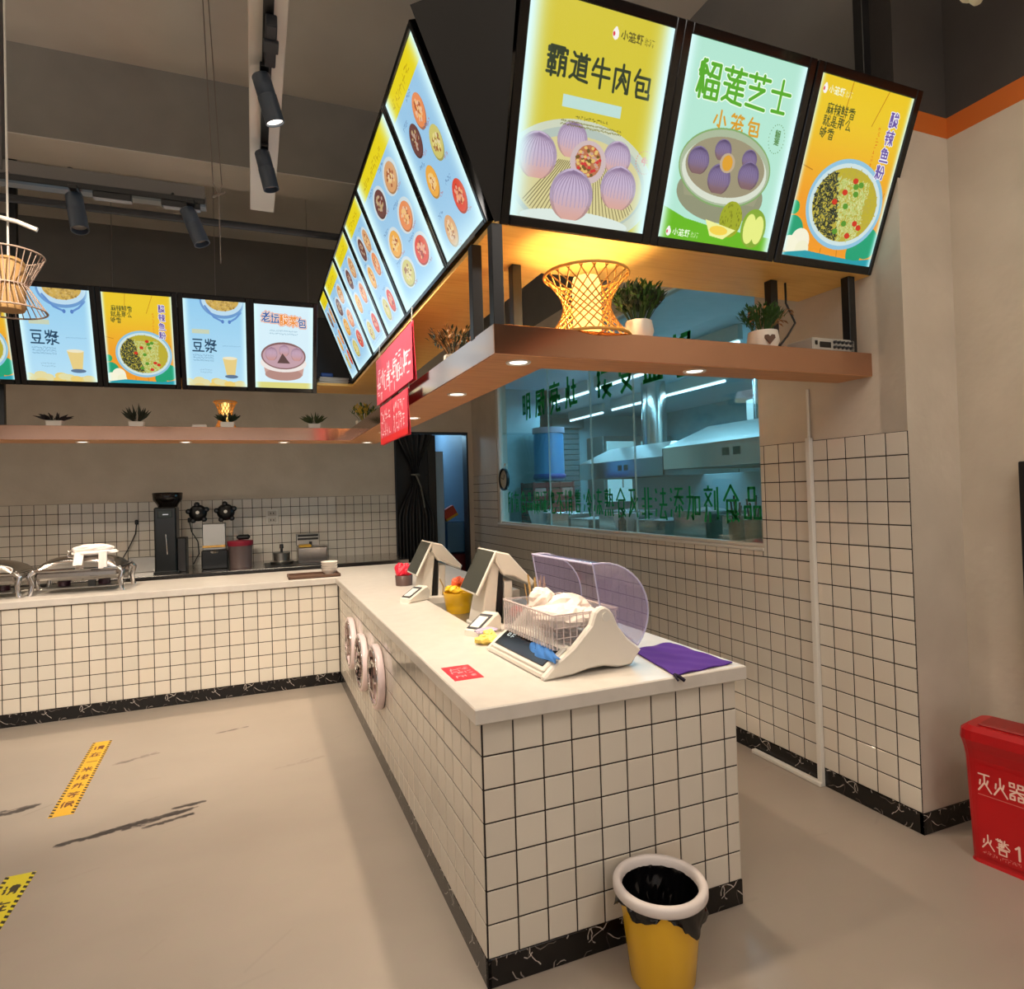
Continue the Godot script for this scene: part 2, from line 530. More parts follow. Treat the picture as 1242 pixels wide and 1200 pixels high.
# ------------------------------------------------------------------ lettering
# Strokes on a grid of letters a to u, x then y, y running down. NAME[x0 y0 x1 y1] sets one sign into a box of another.
const SIGNS := {
	"口": "cdrdrqcqcd", "日": "ebqbqteteb ekqk", "目": "ebqbqteteb ehqh enqn", "田": "bbsbstbtbb bksk kbkt", "月": "ebeoct ebqbqsos egqg elql",
	"木": "bgtg kaku kgbr kgtr", "火": "kakjbt kjtt ehdm pgnl", "土": "egqg kbks bsts", "士": "bhth kaks esqs", "小": "kakshq egbo pgto",
	"牛": "fbbj egsg bmtm kaku", "大": "bhth kakibt kitt", "艹": "akuk gagu oaou", "⺮": "dbal djhj hggn nbkl njtj qgqo",
	"雨": "dcqc bgbn bgtgtn kckt dkhl dohp mkpl mopp", "辶": "dbfd bhghfpbs fqkstt", "氵": "dbgd bhei cseo", "冫": "cegh bqgm", "讠": "dbfe bigigrjo",
	"钅": "gabg dghg bkik gggs gshp", "扌": "bfjf fafsds bmjk", "亻": "iabk fgfu", "刂": "fdfn pbpsns", "又": "ccqcpgbt dgtt", "皿": "cdrdrr cdcr hdhr mdmr arur",
	"力": "bgsgrtnr jajjbt", "女": "hafkrt phct ahuh", "广": "kakc dctc dcdkbt", "厂": "dctc dcdkbt", "寸": "bftf nanslq dijm", "车": "bete jadk dksk kgku bptp",
	"首": "gahd oamd bdtd kdig egpgpteteg ekpk eopo", "革": "bctc gagf nanf gfnf dhqhqndndh kfku brtr", "禾": "pbdd bhth kcko kibn kitn", "豆": "cbrb egpgpmemeg goiq onms btut",
	"酉": "bbtb dfqfqududf hbhm mbml dqqq", "夋": "hadfqe nbrf gjcn mirm hmbt eoqoct gpst", "辛": "kakc cdqd ffgi ngmi bjtj dnqn jjju", "束": "bdtd dhqhqmdmdh kaku kmbt kmtt",
	"鱼": "gabf fcmcjf dfqfqododf djqj kfko btut", "羊": "fahd oamd cese djqj boto keku", "京": "kakc bctc efpfpkekef kkksis fncr pntr", "尤": "bgrg iafibt kgkrltttto pbrd",
	"句": "gabh degesesrpr ejmjmoeoej", "多": "gbcf gbnbei lhcn lhrhct", "米": "dbgh qbnh bjtj kaku kjbs kjts", "分": "hbbk mbtk ekqkptmt ikds", "立": "kakc cdqd ffgi ngmi bjtj",
	"正": "bbtb kbks kjrj eies bsts", "纟": "facg cghf hfbm bmhl brhp", "色": "fabf dcncke eepepkekee eeesftsttp jejk", "肖": "kakf dbff qbof dhqhqsos dhdu dkqk dnqn",
	"隹": "gabj efeu efsf kfks ejrj enrn esss nakf", "令": "kabj katj igkk elqlkr hoou", "东": "ccrc iafjsj kjksis fmbs omts", "享": "kakc bctc efpfpjejef dlql qlktjs bptp", "丸": "bgpgpsususp hafmbt ejkm",
	"齐": "kakc bctc eerl qebl flfobu npnu", "斤": "tbkclmiu khuh pipu", "云": "dcqc bhth jhds dssr pmtt", "龙": "bgtg jaifbt jgjsktttto qlfs obqe", "采": "qabc dfeg jehg pdmg 木[aguu]",
	"霸": "雨[aaug] 革[agku] 月[lguu]", "道": "辶[aauu] 首[gbuq]", "肉": "cecu cerertpt kakghl kgol kkfr kkpr", "包": "fabi dfrfrooo ejljloeo ejeqftstsq",
	"榴": "木[aagu] fabcbihg fdih kbsbsijh nbki 田[hkuu]", "莲": "艹[aaue] 辶[aeuu] 车[geur]", "芝": "艹[aaue] kfkh ciqiep bstt", "笼": "⺮[aaug] 龙[aguu]",
	"漿": "gagk bbbf bfgf gfal kaih kcscnh hiti qfqkok lhmj kmkuiu bohoct qnlp lpts", "老": "eeqe kakj bjtj sbbs hmhttttr rniq", "坛": "土[aahu] 云[hbuu]",
	"酸": "酉[aahu] 夋[iauu]", "菜": "艹[aaue] 采[aeuu]", "麻": "广[aauu] 木[efku] 木[lfuu]", "辣": "辛[aaju] 束[jauu]", "鲜": "鱼[aaju] 羊[kauu]", "香": "禾[aaun] 日[eluu]",
	"就": "京[aaju] 尤[kauu]", "是": "日[dapj] bltl klks kpqp fnbt fqkstt", "那": "bbjbjrhq bgjg bljl eaembt lcrcoh ohrmol lclu", "么": "jabi mckjfs fsqr nmst", "够": "句[aaju] 多[jauu]",
	"粉": "米[aaju] 分[jauu]", "明": "日[bbip] 月[jauu]", "厨": "厂[aauu] 豆[femt] 寸[mduu]", "亮": "kakc bctc efpfpjejef bmbk bktktm gngqcu gmnmnsotttts", "灶": "火[aaju] 土[jcut]",
	"接": "扌[aahu] 立[gauk] 女[gkuu]", "受": "racc dceg jchf qbnf bgbk bgtgtk 又[ckru]", "监": "dadj habj nalf mdtd 皿[akut]", "督": "eaej egig bjij kckj 又[kauk] 目[ekpu]",
	"所": "iabcbnau bgigilbl 斤[jauu]", "有": "bdtd iabl 月[ghru]", "食": "kabi kati fiqiqofo fifuit koqs spmt lott", "品": "口[faok] 口[akjt] 口[lkut]", "保": "亻[aagu] 口[hati] 木[gjuu]",
	"证": "讠[aagu] 正[hauu]", "绝": "纟[aahu] 色[hauu]", "不": "bctc kcbl kfku mjtp", "销": "钅[aaiu] 肖[jauu]", "售": "隹[cark] 口[ekqt]", "冷": "冫[aagu] 令[gauu]",
	"冻": "冫[aagu] 东[gauu]", "熟": "享[aajn] 丸[jaun] cpbt hpit mpnt rptt", "及": "cbpbnhshbt gbgkbt gfst", "非": "hahu nanu chhh cmhm brhr nhth nmtm nrtr", "法": "氵[aahu] 土[haum] lmitst qptu",
	"添": "氵[aahu] ibtb hgug obhl oguk olos kmip rmto", "加": "力[aalu] 口[meut]", "剂": "齐[aamu] 刂[nauu]", "灭": "cbrb 火[abuu]",
	"器": "口[aaig] 口[laug] 口[anit] 口[lnut] bjtj kgkjbn kjtn", "箱": "⺮[aaug] 木[agju] 目[kguu]", "警": "艹[aajd] ddjdjkhk eghghjejeg naljmesd nfuk bmtm ekeo eopopueueo",
	"请": "讠[aagu] iete jbrb nanh hhth 月[hiuu]", "在": "bete iafiau fjfu 土[giuu]", "一": "bkuk", "线": "纟[aahu] iguf imtl laloouus tgku pbrd", "外": "gabk ddkdbt eigl nanu nhtl",
	"等": "⺮[aaug] 土[cgrm] bmtm nknuku eofq", "候": "亻[aagu] hehr jbrbrg igtg lgim jjtj nono ojiu ojtu", "虾": "ddjdjjdj dddj gagr brls 一[kbuc] pcpu pitl",
	"王": "cctc kcks ejqj bsts", "店": "广[aauu] kfkk kior 口[fkst]",
}


func strokes_of(ch: String, out: Array, lo := Vector2.ZERO, hi := Vector2.ONE):
	if not SIGNS.has(ch):
		return
	for tok in SIGNS[ch].split(" ", false):
		if tok.length() > 1 and tok[1] == "[":
			var c := []
			for k in 4:
				c.append((tok.unicode_at(2 + k) - 97) / 20.0)
			strokes_of(tok[0], out, lo + (hi - lo) * Vector2(c[0], c[1]), lo + (hi - lo) * Vector2(c[2], c[3]))
			continue
		var pl := PackedVector2Array()
		for k in range(0, tok.length() - 1, 2):
			pl.append(lo + (hi - lo) * Vector2((tok.unicode_at(k) - 97) / 20.0, (tok.unicode_at(k + 1) - 97) / 20.0))
		out.append(pl)


# ------------------------------------------------------------------ printing on images
func ink(im: Image, a: Vector2, b: Vector2, r: float, c: Color):
	var w := im.get_width()
	var h := im.get_height()
	var d := b - a
	var l2 := maxf(d.length_squared(), 1e-6)
	for y in range(maxi(0, int(minf(a.y, b.y) - r)), mini(h, int(maxf(a.y, b.y) + r) + 2)):
		for x in range(maxi(0, int(minf(a.x, b.x) - r)), mini(w, int(maxf(a.x, b.x) + r) + 2)):
			var p := Vector2(x, y)
			var t := clampf((p - a).dot(d) / l2, 0.0, 1.0)
			var k := r + 0.5 - p.distance_to(a + d * t)
			if k > 0.0:
				im.set_pixel(x, y, im.get_pixel(x, y).lerp(c, minf(k, 1.0)) if k < 1.0 else c)


func write_on(im: Image, text: String, at: Vector2, size: float, c: Color, weight := 0.05, step := Vector2(1.08, 0), sy := 1.0):
	var p := at
	for i in text.length():
		var st := []
		strokes_of(text[i], st)
		for pl in st:
			for k in pl.size() - 1:
				ink(im, p + pl[k] * Vector2(size, size * sy), p + pl[k + 1] * Vector2(size, size * sy), size * weight, c)
		p += step * size


# lines of print too small to read
func small_print(im: Image, r: Rect2, lines: int, c: Color, sd := 1, size := 4.0):
	var g := RandomNumberGenerator.new()
	g.seed = sd
	for i in lines:
		var y := r.position.y + r.size.y * (i + 0.5) / lines
		var x := r.position.x
		while x < r.end.x - size:
			for k in 3:
				var a := Vector2(x + g.randf() * size * 0.8, y + (g.randf() - 0.5) * size)
				ink(im, a, a + (Vector2(size * 0.6, 0) if g.randf() < 0.5 else Vector2(0, size * 0.6)), maxf(0.4, size * 0.07), c)
			x += size * 1.15


func oval(im: Image, c: Vector2, r: Vector2, col: Color, soft := 1.0):
	for y in range(maxi(0, int(c.y - r.y)), mini(im.get_height(), int(c.y + r.y) + 2)):
		var t := (y - c.y) / r.y
		if absf(t) >= 1.0:
			continue
		var hw := r.x * sqrt(1.0 - t * t)
		var x0 := maxi(0, int(round(c.x - hw)))
		var x1 := mini(im.get_width(), int(round(c.x + hw)))
		if x1 > x0:
			im.fill_rect(Rect2i(x0, y, x1 - x0, 1), col)


func poly_fill(im: Image, pts: Array, col: Color):
	var lo := 1e9
	var hi := -1e9
	for p in pts:
		lo = minf(lo, p.y)
		hi = maxf(hi, p.y)
	for y in range(maxi(0, int(lo)), mini(im.get_height(), int(hi) + 1)):
		var xs := []
		for i in pts.size():
			var a: Vector2 = pts[i]
			var b: Vector2 = pts[(i + 1) % pts.size()]
			if (a.y <= y) != (b.y <= y):
				xs.append(a.x + (b.x - a.x) * (y - a.y) / (b.y - a.y))
		xs.sort()
		for k in range(0, xs.size() - 1, 2):
			var x0 := maxi(0, int(xs[k]))
			var x1 := mini(im.get_width(), int(xs[k + 1]) + 1)
			if x1 > x0:
				im.fill_rect(Rect2i(x0, y, x1 - x0, 1), col)


func bun(im: Image, c: Vector2, r: float, top := Color(0.77, 0.70, 0.80), low := Color(0.84, 0.65, 0.60), dark := Color(0.42, 0.33, 0.46)):
	for y in range(int(c.y - r), int(c.y + r * 0.95)):
		var t := (y - c.y) / r
		var hw := r * sqrt(maxf(0.0, 1.0 - t * t))
		var k := clampf((t + 1.0) * 0.5, 0, 1)
		var col := top.lerp(low, smoothstep(0.35, 1.0, k))
		im.fill_rect(Rect2i(int(c.x - hw), y, int(hw * 2), 1), col)
		var e := int(hw * 0.18)
		im.fill_rect(Rect2i(int(c.x - hw), y, e, 1), col.darkened(0.13))
		im.fill_rect(Rect2i(int(c.x + hw) - e, y, e, 1), col.darkened(0.16))
	for i in 15:
		var f := lerpf(-1.45, 1.45, i / 14.0)
		var last := Vector2.ZERO
		for k in 8:
			var th := lerpf(0.10, 1.75, k / 7.0)
			var q := c + r * 0.97 * Vector2(sin(th) * sin(f), -cos(th) * 0.93 + sin(th) * cos(f) * 0.30)
			if k > 0 and (q - c).length() < r * 0.98:
				ink(im, last, q, r * 0.016 + 0.25, dark.lerp(top, 0.30 + 0.07 * k))
			last = q
	ink(im, c + Vector2(-0.05 * r, -0.88 * r), c + Vector2(0.07 * r, -0.86 * r), r * 0.06, dark.lerp(top, 0.3))


func painted_edge_glow(im: Image, side: float, amount: float):   # paints a pale cool glow along the side edges into the print
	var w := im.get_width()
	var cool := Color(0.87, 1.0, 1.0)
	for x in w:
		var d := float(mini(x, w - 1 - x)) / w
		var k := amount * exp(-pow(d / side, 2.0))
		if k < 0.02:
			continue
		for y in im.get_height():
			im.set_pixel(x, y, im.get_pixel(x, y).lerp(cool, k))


func shop_mark(im: Image, p: Vector2, s: float, c: Color):
	oval(im, p + Vector2(s * 0.4, s * 0.6), Vector2(s * 0.36, s * 0.5), Color(0.97, 0.95, 0.93))
	oval(im, p + Vector2(s * 0.4, s * 0.2), Vector2(s * 0.18, s * 0.22), Color(0.97, 0.95, 0.93))
	oval(im, p + Vector2(s * 0.2, s * 0.62), Vector2(s * 0.12, s * 0.2), Color(0.85, 0.25, 0.3))
	write_on(im, "小笼虾", p + Vector2(s * 1.0, s * 0.15), s * 0.8, c, 0.06)
	small_print(im, Rect2(p + Vector2(s * 3.7, s * 0.2), Vector2(s * 1.3, s * 0.7)), 2, c, 5, s * 0.25)


func picture(kind: String) -> StandardMaterial3D:
	var w := 384
	var h := 464
	var im := Image.create(w, h, false, Image.FORMAT_RGB8)
	var V := func(x: float, y: float) -> Vector2: return Vector2(x * w, y * h)
	var g := RandomNumberGenerator.new()
	g.seed = kind.hash()
	match kind:
		"beef":
			im.fill(Color(0.83, 0.77, 0.22))
			oval(im, V.call(0.46, 0.80), V.call(0.56, 0.30), Color(0.80, 0.83, 0.74))
			oval(im, V.call(0.46, 0.79), V.call(0.50, 0.255), Color(0.70, 0.76, 0.72))
			oval(im, V.call(0.47, 0.80), V.call(0.47, 0.225), Color(0.84, 0.80, 0.58))
			for i in 34:
				var a := V.call(0.0 + i * 0.03, 0.99)
				var e := V.call(0.30 + i * 0.0125, 0.70)
				for s in 30:
					var p: Vector2 = (a as Vector2).lerp(e, s / 30.0)
					if ((p - V.call(0.47, 0.80)) / V.call(0.465, 0.22)).length() < 1.0:
						ink(im, p, (a as Vector2).lerp(e, (s + 1) / 30.0), 0.7, Color(0.32, 0.28, 0.16))
			oval(im, V.call(0.47, 0.985), V.call(0.40, 0.05), Color(0.86, 0.91, 0.88))
			bun(im, V.call(0.38, 0.60), 41)
			bun(im, V.call(0.72, 0.645), 39)
			bun(im, V.call(0.15, 0.70), 52)
			oval(im, V.call(0.51, 0.69), Vector2(50, 48), Color(0.80, 0.72, 0.72))
			oval(im, V.call(0.51, 0.685), Vector2(36, 36), Color(0.72, 0.45, 0.30))
			for i in 90:
				var p := Vector2.from_angle(g.randf() * TAU) * sqrt(g.randf()) * 33.0
				oval(im, V.call(0.51, 0.685) + p, Vector2(4.5, 3.5), [Color(0.80, 0.22, 0.22), Color(0.88, 0.74, 0.42), Color(0.45, 0.34, 0.16), Color(0.78, 0.62, 0.55)][g.randi() % 4])
			bun(im, V.call(0.76, 0.79), 52)
			bun(im, V.call(0.42, 0.86), 60)
			im.fill_rect(Rect2i(int(0.28 * w), int(0.405 * h), int(0.42 * w), int(0.058 * h)), Color(0.74, 0.87, 0.84))
			small_print(im, Rect2(V.call(0.38, 0.475), V.call(0.24, 0.03)), 1, Color(0.35, 0.34, 0.1), 2, 6)
			small_print(im, Rect2(V.call(0.28, 0.51), V.call(0.44, 0.03)), 2, Color(0.42, 0.4, 0.12), 3, 3)
			write_on(im, "霸道牛肉包", V.call(0.145, 0.205), 52, Color(0.17, 0.22, 0.14), 0.062, Vector2(1.13, 0.03), 1.15)
			shop_mark(im, V.call(0.56, 0.06), 24, Color(0.35, 0.33, 0.12))
			for a in ring_pts(Vector3(0.93 * w, 0.64 * h, 0), 26, 26, Vector3.RIGHT, Vector3.UP):
				oval(im, Vector2(a.x, a.y), Vector2(1.4, 1.4), Color(0.85, 0.5, 0.45))
			write_on(im, "牛", V.call(0.905, 0.615), 18, Color(0.88, 0.5, 0.48), 0.09)
			painted_edge_glow(im, 0.085, 1.0)
		"durian":
			im.fill(Color(0.70, 0.90, 0.82))
			poly_fill(im, [V.call(0, 0.83), V.call(0.2, 0.88), V.call(0.45, 0.905), V.call(1, 0.92), V.call(1, 1), V.call(0, 1)], Color(0.40, 0.72, 0.12))
			for i in 4:
				write_on(im, "榴莲芝士"[i], V.call(0.11 + i * 0.205, 0.095), 70, Color(0.93, 1.0, 0.93), 0.10, Vector2(1.1, 0), 1.15)
				write_on(im, "榴莲芝士"[i], V.call(0.11 + i * 0.205, 0.095), 70, Color(0.33, 0.66, 0.16), 0.06, Vector2(1.1, 0), 1.15)
			write_on(im, "小笼包", V.call(0.29, 0.31), 42, Color(0.84, 0.60, 0.16), 0.065, Vector2(1.35, 0))
			oval(im, V.call(0.47, 0.73), V.call(0.38, 0.15), Color(0.56, 0.57, 0.46))
			poly_fill(im, [V.call(0.09, 0.60), V.call(0.85, 0.60), V.call(0.78, 0.76), V.call(0.16, 0.76)], Color(0.60, 0.60, 0.49))
			oval(im, V.call(0.47, 0.59), V.call(0.40, 0.205), Color(0.50, 0.66, 0.40))
			oval(im, V.call(0.47, 0.59), V.call(0.39, 0.196), Color(0.66, 0.72, 0.60))
			oval(im, V.call(0.47, 0.605), V.call(0.37, 0.17), Color(0.84, 0.87, 0.80))
			oval(im, V.call(0.47, 0.585), V.call(0.345, 0.155), Color(0.60, 0.57, 0.46))
			for q in [[0.42, 0.50, 27], [0.66, 0.52, 25], [0.23, 0.575, 34], [0.68, 0.605, 36], [0.43, 0.65, 38]]:
				bun(im, V.call(q[0], q[1]), q[2], Color(0.52, 0.46, 0.62), Color(0.50, 0.38, 0.38), Color(0.22, 0.17, 0.3))
			oval(im, V.call(0.475, 0.56), Vector2(25, 24), Color(0.74, 0.66, 0.55))
			oval(im, V.call(0.475, 0.56), Vector2(17, 19), Color(0.86, 0.62, 0.18))
			oval(im, V.call(0.60, 0.85), V.call(0.10, 0.10), Color(0.62, 0.66, 0.15))
			for i in 60:
				var p: Vector2 = V.call(0.60, 0.85) + Vector2.from_angle(g.randf() * TAU) * sqrt(g.randf()) * Vector2(36, 43)
				ink(im, p, p + Vector2(0, -4), 1.0, Color(0.45, 0.48, 0.08))
			oval(im, V.call(0.82, 0.88), V.call(0.115, 0.11), Color(0.52, 0.66, 0.2))
			oval(im, V.call(0.785, 0.885), V.call(0.055, 0.085), Color(0.90, 0.93, 0.52))
			oval(im, V.call(0.865, 0.885), V.call(0.05, 0.08), Color(0.90, 0.93, 0.52))
			poly_fill(im, [V.call(0.38, 0.87), V.call(0.66, 0.905), V.call(0.56, 0.965), V.call(0.44, 0.955)], Color(0.93, 0.94, 0.6))
			oval(im, V.call(0.51, 0.92), V.call(0.08, 0.025), Color(0.95, 0.82, 0.3))
			shop_mark(im, V.call(0.06, 0.935), 22, Color(0.95, 1, 0.92))
			for a in ring_pts(Vector3(0.86 * w, 0.385 * h, 0), 27, 24, Vector3.RIGHT, Vector3.UP * 1.3):
				oval(im, Vector2(a.x, a.y), Vector2(1.3, 1.3), Color(0.35, 0.55, 0.32))
			write_on(im, "榴莲", V.call(0.84, 0.34), 17, Color(0.35, 0.55, 0.32), 0.07, Vector2(0, 1.1))
			painted_edge_glow(im, 0.05, 0.9)
		"noodle", "noodle_plain":
			for y in h:
				im.fill_rect(Rect2i(0, y, w, 1), Color(0.92, 0.78, 0.16).lerp(Color(0.94, 0.60, 0.16), smoothstep(0.1, 0.8, float(y) / h)))
			for q in [[0.33, 0.0, 0.30, 0.25], [0.72, 0.0, 0.62, 0.2], [0.12, 0.5, 0.0, 0.48], [0.95, 0.55, 0.9, 0.75], [0.40, 0.93, 0.40, 1.0], [0.58, 0.93, 0.6, 1.0], [0.7, 0.9, 0.73, 1.0]]:
				ink(im, V.call(q[0], q[1]), V.call(q[2], q[3]), 1.2, Color(0.72, 0.46, 0.08))
			for q in [[0.05, 0.86, 0.12], [0.16, 0.91, 0.1], [0.90, 0.86, 0.12], [0.78, 0.93, 0.09], [0.03, 0.72, 0.05]]:
				oval(im, V.call(q[0], q[1]), V.call(q[2], q[2] * 0.8), [Color(0.10, 0.62, 0.45), Color(0.95, 0.94, 0.84), Color(0.12, 0.66, 0.40)][int(q[2] * 100) % 3])
			oval(im, V.call(0.06, 0.93), V.call(0.09, 0.05), Color(0.96, 0.95, 0.84))
			oval(im, V.call(0.2, 0.95), V.call(0.07, 0.05), Color(0.94, 0.93, 0.8))
			poly_fill(im, [V.call(0, 0.985), V.call(0.25, 0.955), V.call(0.5, 0.965), V.call(0.8, 0.975), V.call(1, 0.95), V.call(1, 1), V.call(0, 1)], Color(0.12, 0.60, 0.66))
			var c: Vector2 = V.call(0.55, 0.66)
			oval(im, c, V.call(0.415, 0.265), Color(0.56, 0.76, 0.86))
			oval(im, c, V.call(0.385, 0.24), Color(0.80, 0.88, 0.88))
			oval(im, c, V.call(0.35, 0.215), Color(0.72, 0.66, 0.24))
			for i in 1500:
				var q := Vector2.from_angle(g.randf() * TAU) * sqrt(g.randf())
				var p: Vector2 = c + q * V.call(0.345, 0.21)
				var col := Color(0.84, 0.86, 0.62).lerp(Color(0.70, 0.76, 0.40), g.randf())
				if q.x < -0.25 + q.y * 0.25:
					col = Color(0.07, 0.12, 0.11).lerp(Color(0.34, 0.38, 0.30), pow(g.randf(), 3.0))
				elif q.x > 0.62 or q.y < -0.72:
					col = Color(0.74, 0.68, 0.18)
				ink(im, p, p + Vector2.from_angle(g.randf() * TAU) * 6.0, 1.5, col)
			for q in [[-0.1, -0.35, 0], [0.15, -0.7, 0], [0.25, -0.35, 1], [0.35, -0.62, 1], [0.1, 0.5, 1], [0.45, 0.45, 0], [0.6, 0.55, 0], [-0.12, 0.75, 1], [0.3, 0.82, 0], [0.2, -0.55, 1], [-0.35, -0.05, 0], [0.02, 0.02, 1]]:
				oval(im, c + Vector2(q[0], q[1]) * V.call(0.345, 0.21), Vector2(11, 8), [Color(0.80, 0.20, 0.12), Color(0.34, 0.58, 0.18)][q[2]])
			var k := ["麻辣鲜香", "就是那么", "够香"]
			for i in 3:
				write_on(im, k[i], V.call(0.12, 0.135 + i * 0.065) - Vector2(i * 3, 0), 27, Color(0.20, 0.26, 0.12), 0.045)
			if kind == "noodle":
				shop_mark(im, V.call(0.04, 0.04), 24, Color(0.95, 0.98, 0.9))
			write_on(im, "酸辣鱼粉", V.call(0.80, 0.10), 36, Color(0.94, 0.94, 0.98), 0.13, Vector2(-0.04, 1.28))
			write_on(im, "酸辣鱼粉", V.call(0.80, 0.10), 36, Color(0.40, 0.32, 0.62), 0.06, Vector2(-0.04, 1.28))
			small_print(im, Rect2(V.call(0.70, 0.18), V.call(0.04, 0.24)), 7, Color(0.85, 0.35, 0.08), 8, 9)
			painted_edge_glow(im, 0.03, 0.8)
		"soymilk":
			for y in h:
				im.fill_rect(Rect2i(0, y, w, 1), Color(0.58, 0.80, 0.93).lerp(Color(0.72, 0.88, 0.96), float(y) / h))
			oval(im, V.call(0.62, 0.0), V.call(0.36, 0.20), Color(0.42, 0.60, 0.80))
			oval(im, V.call(0.62, 0.0), V.call(0.33, 0.165), Color(0.74, 0.86, 0.93))
			oval(im, V.call(0.62, -0.01), V.call(0.27, 0.125), Color(0.80, 0.66, 0.32))
			for i in 90:
				oval(im, V.call(0.62, -0.01) + Vector2.from_angle(g.randf() * PI) * sqrt(g.randf()) * V.call(0.26, 0.12), Vector2(6, 5), Color(0.86, 0.74, 0.44).lerp(Color(0.62, 0.48, 0.22), g.randf()))
			for s in [[0.34, 0.07, 0.48, 0.19, 0.62, 0.235], [0.92, 0.12, 0.83, 0.19, 0.73, 0.235]]:
				ink(im, V.call(s[0], s[1]), V.call(s[2], s[3]), 5, Color(0.38, 0.56, 0.80))
				ink(im, V.call(s[2], s[3]), V.call(s[4], s[5]), 5, Color(0.38, 0.56, 0.80))
				oval(im, V.call(s[4], s[5]), Vector2(9, 10), Color(0.33, 0.50, 0.76))
			im.fill_rect(Rect2i(int(0.12 * w), int(0.34 * h), int(0.28 * w), int(0.05 * h)), Color(0.78, 0.82, 0.72))
			write_on(im, "豆漿", V.call(0.11, 0.45), 72, Color(0.13, 0.27, 0.38), 0.05, Vector2(1.12, 0), 0.95)
			small_print(im, Rect2(V.call(0.12, 0.62), V.call(0.34, 0.09)), 3, Color(0.30, 0.45, 0.58), 4, 7)
			small_print(im, Rect2(V.call(0.6, 0.5), V.call(0.3, 0.03)), 1, Color(0.45, 0.62, 0.74), 6, 5)
			small_print(im, Rect2(V.call(0.22, 0.79), V.call(0.2, 0.06)), 2, Color(0.45, 0.6, 0.7), 7, 6)
			poly_fill(im, [V.call(0.60, 0.66), V.call(0.84, 0.66), V.call(0.80, 0.86), V.call(0.66, 0.86)], Color(0.90, 0.80, 0.52))
			oval(im, V.call(0.72, 0.66), V.call(0.12, 0.018), Color(0.93, 0.90, 0.78))
			oval(im, V.call(0.74, 0.88), V.call(0.11, 0.022), Color(0.36, 0.46, 0.58))
			for i in 24:
				oval(im, V.call(g.randf(), 0.93 + g.randf() * 0.09), V.call(0.09, 0.035), Color(0.93, 0.80, 0.42).lerp(Color(0.88, 0.86, 0.66), g.randf()))
			painted_edge_glow(im, 0.06, 0.85)
		"cabbage":
			im.fill(Color(0.84, 0.94, 0.98))
			im.fill_rect(Rect2i(0, int(0.93 * h), w, int(0.08 * h)), Color(0.86, 0.84, 0.50))
			for i in 5:
				var col: Color = Color(0.93, 0.55, 0.22) if i in [2, 3] else Color(0.20, 0.35, 0.62)
				write_on(im, "老坛酸菜包"[i], V.call(0.12 + i * 0.155, 0.085 + 0.012 * i), 54, Color(0.92, 0.5, 0.38), 0.16)
				write_on(im, "老坛酸菜包"[i], V.call(0.12 + i * 0.155, 0.085 + 0.012 * i), 54, Color(0.98, 0.97, 0.92), 0.11)
				write_on(im, "老坛酸菜包"[i], V.call(0.12 + i * 0.155, 0.085 + 0.012 * i), 54, col, 0.06)
			small_print(im, Rect2(V.call(0.25, 0.28), V.call(0.5, 0.07)), 2, Color(0.35, 0.55, 0.65), 3, 7)
			poly_fill(im, [V.call(0.11, 0.62), V.call(0.87, 0.62), V.call(0.82, 0.84), V.call(0.18, 0.84)], Color(0.78, 0.62, 0.58))
			oval(im, V.call(0.49, 0.83), V.call(0.32, 0.075), Color(0.70, 0.54, 0.50))
			oval(im, V.call(0.49, 0.69), V.call(0.40, 0.11), Color(0.93, 0.90, 0.88))
			oval(im, V.call(0.49, 0.60), V.call(0.385, 0.165), Color(0.52, 0.38, 0.38))
			oval(im, V.call(0.49, 0.605), V.call(0.36, 0.145), Color(0.76, 0.62, 0.66))
			for q in [[0.28, 0.58, 40], [0.72, 0.575, 40], [0.5, 0.535, 34]]:
				bun(im, V.call(q[0], q[1]), q[2], Color(0.78, 0.66, 0.74), Color(0.78, 0.58, 0.56), Color(0.5, 0.36, 0.42))
			poly_fill(im, [V.call(0.38, 0.69), V.call(0.47, 0.57), V.call(0.60, 0.69)], Color(0.36, 0.26, 0.26))
			painted_edge_glow(im, 0.06, 0.85)
		_:   # price lists with small dishes
			im.fill(Color(0.60, 0.78, 0.90))
			im.fill_rect(Rect2i(0, 0, w, int(0.13 * h)), Color(0.90, 0.82, 0.10))
			small_print(im, Rect2(V.call(0.12, 0.03), V.call(0.6, 0.07)), 1, Color(0.75, 0.62, 0.05), g.randi(), 20)
			var foods := [[0.62, 0.24, 0], [0.36, 0.36, 1], [0.72, 0.50, 2], [0.34, 0.60, 3], [0.72, 0.80, 4], [0.36, 0.86, 5]]
			if kind != "menu_one":
				foods = [[0.34, 0.30, 1], [0.70, 0.27, 5], [0.32, 0.54, 3], [0.70, 0.52, 0], [0.36, 0.80, 2], [0.72, 0.78, 4]]
			for q in foods:
				var c: Vector2 = V.call(q[0] + g.randf_range(-0.03, 0.03), q[1] + g.randf_range(-0.03, 0.03))
				var pal := [Color(0.90, 0.55, 0.34), Color(0.42, 0.26, 0.24), Color(0.80, 0.76, 0.42), Color(0.92, 0.66, 0.26), Color(0.85, 0.25, 0.14), Color(0.84, 0.62, 0.42)]
				var col: Color = pal[q[2]]
				if kind != "menu_one":
					oval(im, c, Vector2(60, 50), Color(0.80, 0.85, 0.86))
				oval(im, c + Vector2(0, 3), Vector2(48, 43), col.darkened(0.22))
				oval(im, c, Vector2(46, 40), col)
